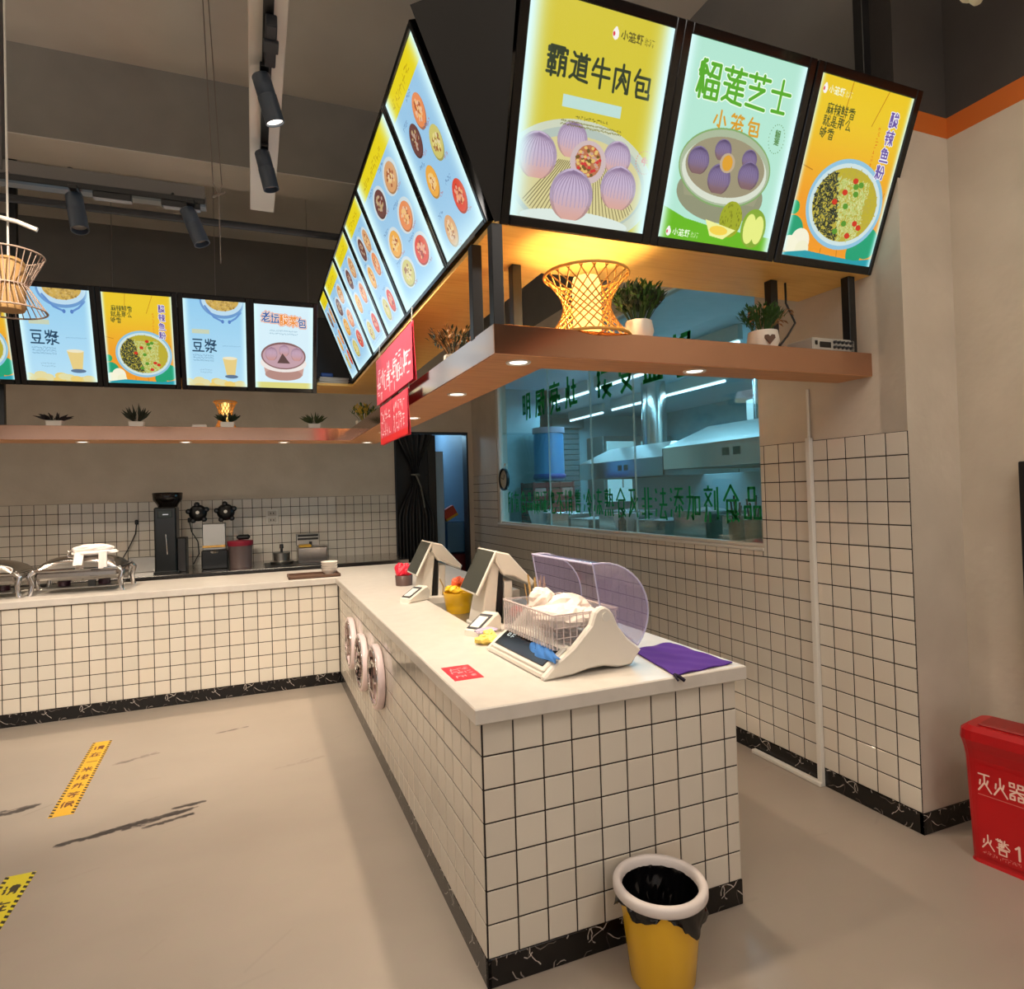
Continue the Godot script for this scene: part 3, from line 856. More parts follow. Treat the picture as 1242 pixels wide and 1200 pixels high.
				for i in 40:
					var p := c + Vector2.from_angle(g.randf() * TAU) * sqrt(g.randf()) * Vector2(27, 24)
					oval(im, p, Vector2(6, 5), col.lerp([Color(0.95, 0.88, 0.6), Color(0.5, 0.2, 0.12), Color(0.93, 0.85, 0.75)][g.randi() % 3], 0.6))
				small_print(im, Rect2(c + Vector2(-62, -62), Vector2(60, 12)), 1, Color(0.30, 0.42, 0.60), g.randi(), 9)
				small_print(im, Rect2(c + Vector2(10, 40), Vector2(44, 10)), 1, Color(0.75, 0.30, 0.30), g.randi(), 8)
			if kind == "menu_list":
				small_print(im, Rect2(V.call(0.1, 0.9), V.call(0.8, 0.08)), 3, Color(0.30, 0.42, 0.60), 3, 6)
			painted_edge_glow(im, 0.12, 1.0)
			for y in range(int(h * 0.82), h):  # glow along the bottom edge, painted into the print as well
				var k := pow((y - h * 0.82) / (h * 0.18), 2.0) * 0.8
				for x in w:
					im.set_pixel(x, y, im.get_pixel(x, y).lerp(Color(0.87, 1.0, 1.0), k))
	var m := mat(Color(0.06, 0.06, 0.06), 0.25)
	m.emission_enabled = true
	m.emission = Color.BLACK
	m.emission_operator = BaseMaterial3D.EMISSION_OP_ADD
	m.emission_texture = ImageTexture.create_from_image(im)
	m.emission_energy_multiplier = 1.0
	return m


func printed(im: Image, rough := 0.5) -> StandardMaterial3D:
	var m := mat(Color.WHITE, rough)
	m.albedo_texture = ImageTexture.create_from_image(im)
	return m


# ------------------------------------------------------------------ tiles
func tile_mesh(w: float, h: float) -> Mesh:
	var key := Vector2i(roundi(w * 1000), roundi(h * 1000))
	if not tile_meshes.has(key):
		var st := mb()
		var gx := w * 0.5 - 0.0025
		var gy := h * 0.5 - 0.0025
		var b := minf(0.0022, minf(gx, gy) * 0.5)
		var t := 0.0045
		quad(st, Vector3(-gx + b, -gy + b, t), Vector3(gx - b, -gy + b, t), Vector3(gx - b, gy - b, t), Vector3(-gx + b, gy - b, t), Vector3(0, 0, 1))
		var o := [Vector2(-gx, -gy), Vector2(gx, -gy), Vector2(gx, gy), Vector2(-gx, gy)]
		for i in 4:
			var a: Vector2 = o[i]
			var c: Vector2 = o[(i + 1) % 4]
			var ia := a - Vector2(signf(a.x), signf(a.y)) * b
			var ic := c - Vector2(signf(c.x), signf(c.y)) * b
			var m := (a + c).normalized()
			quad(st, Vector3(a.x, a.y, t - b * 0.7), Vector3(c.x, c.y, t - b * 0.7), Vector3(ic.x, ic.y, t), Vector3(ia.x, ia.y, t), Vector3(m.x, m.y, 1))
			quad(st, Vector3(a.x, a.y, -0.002), Vector3(c.x, c.y, -0.002), Vector3(c.x, c.y, t - b * 0.7), Vector3(a.x, a.y, t - b * 0.7), Vector3(m.x, m.y, 0))
		tile_meshes[key] = st.commit()
	return tile_meshes[key]


# lays tiles on a face: o is the lower left corner, u runs right and v up; n = u x v. Lines start at u_at. holes are rectangles in (u, v).
func tile_field(parent: Node3D, o: Vector3, u: Vector3, v: Vector3, width: float, height: float, u_at := 0.0, holes := [], most := 300, seen := Rect2(-99, -99, 999, 999)):
	var n := u.cross(v)
	var cells := []
	var k := floori(-u_at / TILE)
	while u_at + k * TILE < width - 0.008:
		for r in ceili(height / TILE - 0.01):
			var rects := [Rect2(u_at + k * TILE, r * TILE, TILE, TILE).intersection(Rect2(0, 0, width, height))]
			for h in holes:
				var left := []
				for q in rects:
					var c: Rect2 = q.intersection(h)
					if c.size.x <= 0.0005 or c.size.y <= 0.0005:
						left.append(q)
						continue
					if c.position.x - q.position.x > 0.012:
						left.append(Rect2(q.position, Vector2(c.position.x - q.position.x, q.size.y)))
					if q.end.x - c.end.x > 0.012:
						left.append(Rect2(c.end.x, q.position.y, q.end.x - c.end.x, q.size.y))
					if c.position.y - q.position.y > 0.012:
						left.append(Rect2(c.position.x, q.position.y, c.size.x, c.position.y - q.position.y))
					if q.end.y - c.end.y > 0.012:
						left.append(Rect2(c.position.x, c.end.y, c.size.x, q.end.y - c.end.y))
				rects = left
			for q in rects:
				if q.size.x > 0.012 and q.size.y > 0.012:
					cells.append(q)
		k += 1
	var eye := Vector3(-0.62, 1.48, 1.79)
	var at := func(q: Rect2) -> Vector3: return o + u * q.get_center().x + v * q.get_center().y
	var far := func(q: Rect2) -> float: return (at.call(q) as Vector3).distance_to(eye) + (0.0 if seen.has_point(q.get_center()) else 50.0)
	cells.sort_custom(func(a, b): return far.call(a) < far.call(b))
	var rest := mb()
	var any := false
	for i in cells.size():
		var q: Rect2 = cells[i]
		var m := tile_mesh(q.size.x, q.size.y)
		var jit := Basis(u, v, n) * Basis(Vector3(0, 0, 1), rng.randf_range(-0.002, 0.002)) * Basis(Vector3(1, 0, 0), rng.randf_range(-0.0015, 0.0015)) * Basis(Vector3(0, 1, 0), rng.randf_range(-0.0015, 0.0015))
		var xf := Transform3D(jit, at.call(q))
		if i < most and seen.has_point(q.get_center()):
			var p := MeshInstance3D.new()
			p.name = "tile"
			p.mesh = m
			p.material_override = M.tile[rng.randi() % 4]
			p.transform = xf
			parent.add_child(p, true)
		else:
			rest.append_from(m, 0, xf)
			any = true
	if any:
		var p := part("tile_field", rest, M.tile[0], parent)
		p.set_meta("kind", "stuff")


# ------------------------------------------------------------------ room
func floor_material() -> StandardMaterial3D:
	var s := 1024     # covers x -3.2 to 2.3 and z -3.4 to 2.1
	var im := Image.create(s, s, false, Image.FORMAT_RGB8)
	var n := FastNoiseLite.new()
	n.seed = 3
	n.frequency = 0.006
	n.fractal_octaves = 4
	for y in s:
		for x in s:
			var k := n.get_noise_2d(x, y * 1.6) * 0.5 + 0.5
			im.set_pixel(x, y, Color(0.61, 0.562, 0.512).lerp(Color(0.655, 0.605, 0.55), k))
	var g := RandomNumberGenerator.new()
	g.seed = 12
	var at := func(p: Vector2) -> Vector2: return Vector2((p.x + 3.2) / 5.5, (p.y + 3.4) / 5.5) * s
	for q in [[Vector2(-1.46, -1.49), Vector2(-0.94, -1.60), 1.0, 0.035, 260], [Vector2(-1.02, -1.64), Vector2(-0.90, -1.66), 0.8, 0.02, 60], [Vector2(-1.13, -1.50), Vector2(-0.93, -1.55), 0.7, 0.012, 60], [Vector2(-2.0, -1.88), Vector2(-1.66, -1.97), 0.9, 0.04, 170], [Vector2(-1.40, -2.36), Vector2(-1.20, -2.44), 0.35, 0.03, 40], [Vector2(-0.88, -2.62), Vector2(-0.70, -2.66), 0.4, 0.01, 24], [Vector2(-0.55, -1.9), Vector2(-0.3, -1.95), 0.12, 0.03, 30]]:
		for i in q[4]:
			var t := g.randf()
			var a: Vector2 = (q[0] as Vector2).lerp(q[1], t) + Vector2(0, g.randfn(0, q[3] * 0.35 * (0.4 + 0.6 * sin(t * PI))))
			var b: Vector2 = a + ((q[1] as Vector2) - q[0]).normalized().rotated(g.randfn(0, 0.12)) * g.randf_range(0.005, 0.035)
			var p: Vector2 = at.call(a)
			var c := Color(0.13, 0.10, 0.10).lerp(im.get_pixelv(p), 1.0 - q[2] * g.randf_range(0.25, 0.9))
			ink(im, p, at.call(b), g.randf_range(0.3, 1.5), c)
	for i in 60:
		var a := Vector2(g.randf_range(-2.0, 2.0), g.randf_range(-3.0, 1.5))
		var p: Vector2 = at.call(a)
		var d := Vector2.from_angle(g.randfn(-0.2, 0.4)) * g.randf_range(3, 40)
		ink(im, p, p + d, g.randf_range(0.3, 1.2), im.get_pixelv(p).darkened(g.randf_range(0.01, 0.05)))
	var m := printed(im, 0.34)
	m.texture_repeat = true
	return m


func build_shell():
	# floor: one slab, its printed top laid out in metres
	var fl := shell("floor", "smooth beige epoxy floor with dark scuff marks")
	var st := mb()
	var a := Vector3(-6.1, 0, -9.0)
	var b := Vector3(7.0, 0, 5.6)
	var uv := func(x: float, z: float) -> Vector2: return Vector2((x + 3.2) / 5.5, (z + 3.4) / 5.5)
	tri_n(st, a, Vector3(b.x, 0, a.z), b, Vector3.UP, Vector3.UP, Vector3.UP, uv.call(a.x, a.z), uv.call(b.x, a.z), uv.call(b.x, b.z))
	tri_n(st, a, b, Vector3(a.x, 0, b.z), Vector3.UP, Vector3.UP, Vector3.UP, uv.call(a.x, a.z), uv.call(b.x, b.z), uv.call(a.x, b.z))
	part("floor_surface", st, floor_material(), fl)
	st = mb()
	span(st, Vector3(-6.1, -0.15, -9.0), Vector3(7.0, -0.002, 5.6))
	part("floor_slab", st, M.beam, fl)

	# ceiling with its dropped beam
	var ce := shell("ceiling", "painted concrete ceiling crossed by a deep beam")
	st = mb()
	span(st, Vector3(-6.1, CEIL_Y, -9.0), Vector3(2.45, CEIL_Y + 0.15, 5.6))
	part("ceiling_slab", st, M.ceiling, ce)
	st = mb()
	span(st, Vector3(-6.0, 3.79, -3.22), Vector3(WALL_X, CEIL_Y + 0.02, -2.865), 0.006)
	part("beam", st, M.beam, ce)
	st = mb()
	span(st, Vector3(-6.0, 3.786, -3.218), Vector3(WALL_X, 3.794, -2.868))
	part("beam_soffit", st, M.ceiling, ce)

	# wall with the kitchen window
	var w := shell("wall_right", "white tiled wall with a wide kitchen window")
	var x0 := WALL_X
	var x1 := WALL_X + 0.13
	var lo := Vector2(-4.815, 1.135)      # window opening: z, y
	var hi := Vector2(-0.865, 2.80)
	st = mb()
	span(st, Vector3(x0, 0, REAR_Z), Vector3(x1, lo.y, PIL_Z - 0.001))
	span(st, Vector3(x0, lo.y, hi.x), Vector3(x1, 3.08, PIL_Z - 0.001))
	span(st, Vector3(x0, lo.y, REAR_Z), Vector3(x1, 3.08, lo.x))
	span(st, Vector3(x0, hi.y, lo.x), Vector3(x1, 3.08, hi.x))
	part("plaster", st, M.white_wall, w)
	st = mb()
	span(st, Vector3(x0, 3.08, REAR_Z), Vector3(x1, CEIL_Y, PIL_Z - 0.001))
	part("dark_upper_paint", st, M.dark_paint, w)
	# grout bed and tiles; u runs from the far end towards the viewer
	var len := PIL_Z - REAR_Z
	st = mb()
	span(st, Vector3(x0 - 0.0022, BASE_H, REAR_Z), Vector3(x0 + 0.002, BASE_H + 1.6, lo.x - 0.002))
	span(st, Vector3(x0 - 0.0022, BASE_H, lo.x - 0.002), Vector3(x0 + 0.002, lo.y - 0.002, hi.x + 0.002))
	span(st, Vector3(x0 - 0.0022, BASE_H, hi.x + 0.002), Vector3(x0 + 0.002, BASE_H + 1.6, PIL_Z))
	part("grout", st, M.grout, w)
	tile_field(w, Vector3(x0, BASE_H, REAR_Z), Vector3(0, 0, 1), Vector3.UP, len, 1.6, fmod(len, TILE), [Rect2(lo.x - REAR_Z, lo.y - BASE_H, hi.x - lo.x, 2.0)], 300)
	# window stool
	st = mb()
	span(st, Vector3(x0 - 0.012, lo.y - 0.018, lo.x - 0.01), Vector3(x1 + 0.02, lo.y, hi.x + 0.01), 0.003)
	part("window_stool", st, M.white_paint, w)
	var bs := shell("baseboard_right", "black veined marble skirting under the tiled wall")
	st = mb()
	span(st, Vector3(x0 - 0.008, 0, REAR_Z), Vector3(x0 + 0.01, BASE_H, PIL_Z + 0.008), 0.002)
	span(st, Vector3(x0 - 0.008, 0, PIL_Z - 0.01), Vector3(EAST_X, BASE_H, PIL_Z + 0.008), 0.002)
	part("skirting", st, M.marble, bs)

	# pillar return and the wall that runs towards the viewer
	var e := shell("wall_east", "plain cream wall with an orange stripe below dark paint")
	for q in [["plaster", 0.0, 2.985, M.white_wall], ["orange_stripe", 2.985, 3.077, M.orange], ["dark_upper_paint", 3.077, CEIL_Y, M.darker_paint]]:
		st = mb()
		span(st, Vector3(x0, q[1], PIL_Z - 0.12), Vector3(EAST_X + 0.15, q[2], PIL_Z))
		span(st, Vector3(EAST_X, q[1], PIL_Z), Vector3(EAST_X + 0.15, q[2], 5.6))
		part(q[0], st, q[3], e)

	# rear wall, with the doorway at its right end
	var r := shell("wall_rear", "rear wall with a band of small white tiles behind the buffet")
	for q in [["plaster", 0.0, 3.3, M.white_wall], ["dark_upper_paint", 3.3, CEIL_Y, M.dark_paint]]:
		st = mb()
		span(st, Vector3(-6.1, q[1], REAR_Z - 0.15), Vector3(0.955, q[2], REAR_Z))
		span(st, Vector3(0.955, maxf(q[1], 2.24), REAR_Z - 0.15), Vector3(x1, q[2], REAR_Z))
		if q[1] < 1.0:
			span(st, Vector3(1.885, 0, REAR_Z - 0.15), Vector3(x1, 2.24, REAR_Z))
		part(q[0], st, q[3], r)
	st = mb()
	span(st, Vector3(-6.0, 0, REAR_Z - 0.002), Vector3(0.96, 1.487, REAR_Z + 0.0022))
	part("grout", st, M.grout, r)
	tile_field(r, Vector3(-4.0, 0.787, REAR_Z), Vector3.RIGHT, Vector3.UP, 4.965, 0.7, 0.065, [], 300, Rect2(0.9, -1, 9, 9))
	st = mb()
	span(st, Vector3(-6.0, 0, REAR_Z), Vector3(0.962, 0.787, REAR_Z + 0.006))
	part("lower_tiling", st, M.tile[0], r)

	for q in [["wall_left", Vector3(-6.25, 0, -9.0), Vector3(-6.1, CEIL_Y, 5.75)], ["wall_front", Vector3(-6.1, 0, 5.6), Vector3(EAST_X + 0.15, CEIL_Y, 5.75)]]:
		var o := shell(q[0], "plain cream wall of the dining room")
		st = mb()
		if q[0] == "wall_left":
			span(st, q[1], q[2])
		else:
			for r4 in [[-6.1, 0, -5.2, CEIL_Y], [1.6, 0, EAST_X + 0.15, CEIL_Y], [-5.2, 0, 1.6, 0.35], [-5.2, 3.0, 1.6, CEIL_Y]]:
				span(st, Vector3(r4[0], r4[1], 5.6), Vector3(r4[2], r4[3], 5.75))
		part("plaster", st, M.white_wall, o)

	# window: frame, four panes and the green lettering
	var wi := shell("window_1", "wide glazed kitchen window with green lettering")
	var zs := [lo.x + 0.01, -3.528, -2.736, -2.11, hi.x - 0.01]
	for i in 4:
		st = mb()
		span(st, Vector3(x0 + 0.03, lo.y, zs[i] + 0.003), Vector3(x0 + 0.036, hi.y - 0.01, zs[i + 1] - 0.003))
		part("pane", st, M.glass, wi)
	st = mb()
	for i in [1, 2, 3]:
		span(st, Vector3(x0 + 0.026, lo.y, zs[i] - 0.004), Vector3(x0 + 0.04, hi.y - 0.01, zs[i] + 0.004))
	part("silicone_joint", st, clear(Color(0.8, 0.92, 0.92), 0.5, 0.3), wi)
	st = mb()
	span(st, Vector3(x0 + 0.005, lo.y, lo.x), Vector3(x0 + 0.05, hi.y, lo.x + 0.055), 0.003)
	span(st, Vector3(x0 + 0.015, lo.y, hi.x - 0.012), Vector3(x0 + 0.05, hi.y, hi.x), 0.002)
	span(st, Vector3(x0 + 0.015, lo.y, lo.x), Vector3(x0 + 0.05, lo.y + 0.02, hi.x), 0.002)
	span(st, Vector3(x0 + 0.015, hi.y - 0.02, lo.x), Vector3(x0 + 0.05, hi.y, hi.x), 0.002)
	part("window_frame", st, M.white_paint, wi)
	var words := "所有食品保证绝不销售冷冻熟食及非法添加剂食品"
	for i in words.length():
		glass_sign(wi, words[i], Vector3(x0 + 0.029, 1.262, -0.965 - (words.length() - 1 - i) * 0.169), 0.132, 0.215, 0.0155)
	var big := "明厨亮灶接受监督"
	for i in 8:
		glass_sign(wi, big[i], Vector3(x0 + 0.029, 2.20, [-4.02, -3.70, -3.38, -3.06, -2.50, -2.18, -1.86, -1.54][i]), 0.21, 0.27, 0.03)

	# doorway in the rear wall
	var d := shell("door_1", "dark doorway beside the tiled rear wall")
	st = mb()
	span(st, Vector3(0.955, 0, REAR_Z - 0.16), Vector3(0.975, 2.24, REAR_Z + 0.012), 0.003)
	span(st, Vector3(1.865, 0, REAR_Z - 0.16), Vector3(1.885, 2.24, REAR_Z + 0.012), 0.003)
	span(st, Vector3(0.955, 2.22, REAR_Z - 0.16), Vector3(1.885, 2.24, REAR_Z + 0.012), 0.003)
	part("door_frame", st, M.dark_grey, d)


func glass_sign(parent: Node3D, ch: String, c: Vector3, w: float, h: float, thick: float):
	var st := mb()
	var s := []
	strokes_of(ch, s)
	for pl in s:
		for k in pl.size() - 1:
			var a := Vector3(c.x, c.y + (1.0 - pl[k].y) * h, c.z + (pl[k].x - 0.5) * w)
			var b := Vector3(c.x, c.y + (1.0 - pl[k + 1].y) * h, c.z + (pl[k + 1].x - 0.5) * w)
			var d := (b - a).normalized()
			a -= d * thick * 0.35
			b += d * thick * 0.35
			oriented_bar(st, a, b, thick, 0.0014)
	part("lettering", st, M.green_vinyl, parent)


func oriented_bar(st: SurfaceTool, a: Vector3, b: Vector3, wide: float, deep: float, deep_dir := Vector3.RIGHT):
	var y := (b - a).normalized()
	var x := deep_dir
	var z := x.cross(y).normalized()
	box(st, Vector3.ZERO, Vector3(deep, (b - a).length(), wide), 0.0, Transform3D(Basis(x, y, z), (a + b) * 0.5))


func ceiling_panel(at: Vector3, energy: float, label: String):
	var t := thing("ceiling_light", label, "ceiling light", at, 0.0, "ceiling panels over the dining room")
	var st := mb()
	span(st, Vector3(-0.32, 0.0, -0.32), Vector3(0.32, 0.05, 0.32), 0.006)
	part("housing", st, M.white_paint, t)
	st = mb()
	span(st, Vector3(-0.29, -0.006, -0.29), Vector3(0.29, 0.001, 0.29), 0.002)
	part("diffuser", st, glow(Color(1.0, 0.96, 0.90), 1.5), t)
	st = mb()
	for s in [[-1, -1], [1, -1], [-1, 1], [1, 1]]:
		tube(st, [Vector3(s[0] * 0.28, 0.04, s[1] * 0.28), Vector3(s[0] * 0.28, CEIL_Y - at.y, s[1] * 0.28)], 0.003, 6)
	part("hanger", st, M.steel_brushed, t).set_meta("kind", "stuff")
	var l := AreaLight3D.new()
	l.name = "panel_light"
	l.area_size = Vector2(0.58, 0.58)
	l.light_color = Color(1.0, 0.965, 0.935)
	l.light_energy = energy
	l.shadow_enabled = true
	l.set("area_range", 16.0)
	l.position = Vector3(0, -0.02, 0)
	l.rotation.x = -PI / 2
	t.add_child(l, true)
	st = mb()  # upper diffuser and uplight are added to brighten the ceiling
	span(st, Vector3(-0.29, 0.049, -0.29), Vector3(0.29, 0.056, 0.29), 0.002)
	part("added_upper_diffuser", st, glow(Color(1.0, 0.96, 0.90), 1.5), t)
	var u: AreaLight3D = l.duplicate()
	u.name = "panel_uplight"
	u.light_energy = energy * 3.0
	u.position = Vector3(0, 0.07, 0)
	u.rotation.x = PI / 2
	t.add_child(u, true)


func added_shopfront_light(energy: float):   # invented shopfront behind the viewer, added unseen to fill the room with light
	var wi := shell("added_window_2", "unseen glazed shopfront added behind the viewer for fill light")
	var st := mb()
	for i in 4:
		span(st, Vector3(-5.2 + i * 1.7 + 0.03, 0.35, 5.66), Vector3(-3.5 + i * 1.7 - 0.03, 3.0, 5.666))
	part("pane", st, clear(Color(0.8, 0.9, 0.9), 0.06, 0.02), wi)
	st = mb()
	for i in 5:
		span(st, Vector3(-5.2 + i * 1.7 - 0.03, 0.35, 5.62), Vector3(-5.2 + i * 1.7 + 0.03, 3.0, 5.72), 0.003)
	part("mullion", st, M.dark_grey, wi)
	var l := AreaLight3D.new()
	l.name = "street_daylight"
	l.area_size = Vector2(6.7, 2.6)
	l.light_color = Color(0.97, 0.98, 1.0)
	l.light_energy = energy
	l.shadow_enabled = true
	l.position = Vector3(-1.8, 1.68, 5.64)
	add_child(l)
	# two made-up lamps, added unseen behind the boards to brighten the rear wall
	for x in [-2.1, -0.5]:
		var t := thing("added_wash_light", "unseen slim lamp added behind the rear menu boards, " + ("farther from the doorway" if x < -1.0 else "nearer the doorway"), "added wash light", Vector3(x, 2.92, -4.35), 0.0, "added wash lamps behind the rear boards")
		st = mb()
		span(st, Vector3(-0.5, 0.0, -0.05), Vector3(0.5, 0.05, 0.05), 0.006)
		part("housing", st, M.white_paint, t)
		st = mb()
		span(st, Vector3(-0.48, -0.006, -0.04), Vector3(0.48, 0.001, 0.04), 0.002)
		part("diffuser", st, glow(Color(1.0, 0.94, 0.85), 1.5), t)
		st = mb()
		for s in [-0.4, 0.4]:
			tube(st, [Vector3(s, 0.04, 0), Vector3(s, CEIL_Y - 2.92, 0)], 0.003, 6)
		part("hanger", st, M.steel_brushed, t).set_meta("kind", "stuff")
		var a := AreaLight3D.new()
		a.name = "added_wash_beam"
		a.area_size = Vector2(0.96, 0.08)
		a.light_color = Color(1.0, 0.95, 0.87)
		a.light_energy = 0.28
		a.shadow_enabled = true
		a.position = Vector3(0, -0.02, 0)
		a.rotation.x = -PI / 2
		t.add_child(a, true)


func build_kitchen_room():
	# the kitchen seen through the window; its own shell
	var k := shell("wall_kitchen", "pale kitchen walls behind the window")
	var st := mb()
	span(st, Vector3(WALL_X + 0.13, 0, -6.5), Vector3(3.395, 3.0, -6.3))
	span(st, Vector3(3.2, 0, -9.0), Vector3(3.395, 3.0, -6.3))
	span(st, Vector3(3.2, 0, -9.0), Vector3(7.0, 3.0, -8.85))
	span(st, Vector3(6.85, 0, -9.0), Vector3(7.0, 3.0, -0.2))
	span(st, Vector3(WALL_X + 0.13, 0, -0.45), Vector3(7.0, 3.0, -0.155))
	part("plaster", st, M.kitchen_wall, k)
	var c := shell("ceiling_kitchen", "pale panel ceiling of the kitchen")
	st = mb()
	span(st, Vector3(WALL_X + 0.13, 2.92, -9.0), Vector3(7.0, 3.08, -0.155))
	part("ceiling_slab", st, M.kitchen_ceiling, c)
	for q in [[3.5, -6.0, "farthest tube of the left row"], [3.48, -4.6, "middle tube of the left row"], [3.45, -3.2, "nearest tube of the left row"], [4.85, -7.9, "farthest tube of the right row"], [4.82, -6.4, "second farthest tube of the right row"], [4.78, -4.9, "middle tube of the right row"], [4.75, -3.4, "second nearest tube of the right row"], [4.7, -1.9, "nearest tube of the right row"]]:
		var t := thing("tube_light", "white fluorescent tube under the kitchen ceiling, " + q[2], "tube light", Vector3(q[0], 2.76, q[1]), 0.0, "fluorescent tubes in the kitchen")
		st = mb()
		span(st, Vector3(-0.03, 0.02, -0.6), Vector3(0.03, 0.16, 0.6), 0.004)
		part("batten", st, M.white_paint, t)
		st = mb()
		tube(st, [Vector3(0, 0, -0.58), Vector3(0, 0, 0.58)], 0.016, 8)
		part("tube", st, M.kitchen_tube, t)
		var l := AreaLight3D.new()
		l.name = "tube_glow"
		l.area_size = Vector2(0.05, 1.1)
		l.light_color = Color(0.55, 0.87, 1.0)
		l.light_energy = 2.1
		l.shadow_enabled = true
		l.position = Vector3(0, -0.03, 0)
		l.rotation.x = -PI / 2
		t.add_child(l, true)

	# passage behind the doorway
	var p := shell("wall_passage", "dim blue grey passage beyond the doorway")
	st = mb()
	span(st, Vector3(0.6, 0, -8.0), Vector3(0.75, 2.6, REAR_Z - 0.15))
	span(st, Vector3(1.95, 0, -8.0), Vector3(2.08, 2.6, REAR_Z - 0.15))
	span(st, Vector3(0.6, 0, -8.1), Vector3(2.08, 2.6, -7.95))
	span(st, Vector3(0.6, 2.6, -8.1), Vector3(2.08, 2.7, REAR_Z - 0.15))
	part("plaster", st, mat(Color(0.40, 0.47, 0.53), 0.6), p)


# ------------------------------------------------------------------ counters
func build_counters():
	var sc := thing("service_counter", "white tiled service counter with a black marble kick board, end towards the viewer", "counter", Vector3.ZERO)
	var L := -REAR_FACE
	var st := mb()
	span(st, Vector3(-0.0015, 0.0, -4.05), Vector3(0.345, 0.787, 0.0015))
	span(st, Vector3(-0.0015, 0.0, -1.05), Vector3(0.9518, 0.787, 0.0015))
	span(st, Vector3(-0.0015, 0.0, -4.05), Vector3(0.9518, 0.787, -2.0))
	span(st, Vector3(0.345, 0.0, -2.0), Vector3(0.9518, 0.77, -1.05))
	part("body", st, M.grout, sc)
	st = mb()
	span(st, Vector3(0.345, 0.77, -2.0), Vector3(0.955, 0.80, -1.05), 0.004)
	part("work_shelf", st, M.steel_brushed, sc)
	tile_field(sc, Vector3(0, BASE_H, 0), Vector3.RIGHT, Vector3.UP, 0.953, 0.7, 0.0, [], 300)
	tile_field(sc, Vector3(0, BASE_H, -L), Vector3(0, 0, 1), Vector3.UP, L, 0.7, fmod(L, TILE), [], 225)
	st = mb()
	span(st, Vector3(0.9505, BASE_H, -4.05), Vector3(0.955, 0.787, 0.0))
	part("rear_panel", st, M.tile[0], sc)
	st = mb()
	span(st, Vector3(-0.004, 0, -L), Vector3(0.01, BASE_H - 0.001, 0.004), 0.0015)
	span(st, Vector3(-0.004, 0, -0.01), Vector3(0.957, BASE_H - 0.001, 0.004), 0.0015)
	part("kick_board", st, M.marble, sc)

	var bc := thing("buffet_counter", "white tiled buffet counter along the rear of the room", "counter", Vector3(-3.4, 0, REAR_FACE))
	st = mb()
	span(st, Vector3(0, 0, -0.66), Vector3(3.398, 0.787, 0.0015))
	part("body", st, M.grout, bc)
	tile_field(bc, Vector3(0, BASE_H, 0), Vector3.RIGHT, Vector3.UP, 3.39, 0.7, fmod(3.39, TILE), [], 300, Rect2(1.05, -1, 9, 9))
	st = mb()
	span(st, Vector3(0, 0, -0.01), Vector3(3.397, BASE_H - 0.001, 0.004), 0.0015)
	part("kick_board", st, M.marble, bc)

	var top := thing("countertop", "off-white stone countertop running round both tiled counters", "countertop", Vector3(0, 0.7905, 0))
	st = mb()
	slab(st, [Vector2(-0.028, 0.028), Vector2(0.985, 0.028), Vector2(0.985, -1.05), Vector2(0.345, -1.05), Vector2(0.345, -2.0), Vector2(0.985, -2.0), Vector2(0.985, -4.06), Vector2(-3.42, -4.06), Vector2(-3.42, REAR_FACE + 0.028), Vector2(-0.028, REAR_FACE + 0.028)], 0.0, TOP_Y - 0.7905, 0.004)
	part("slab", st, M.top, top)

	var back := thing("steel_bench", "stainless steel work bench against the rear tiles", "bench", Vector3(-3.4, 0, REAR_Z + 0.008))
	st = mb()
	span(st, Vector3(0, 0.755, 0), Vector3(4.3, 0.80, 0.86), 0.006)
	part("bench_top", st, M.steel, back)
	st = mb()
	span(st, Vector3(0.02, 0.0, 0.02), Vector3(4.28, 0.755, 0.80), 0.004)
	part("cabinet_body", st, M.steel_brushed, back)


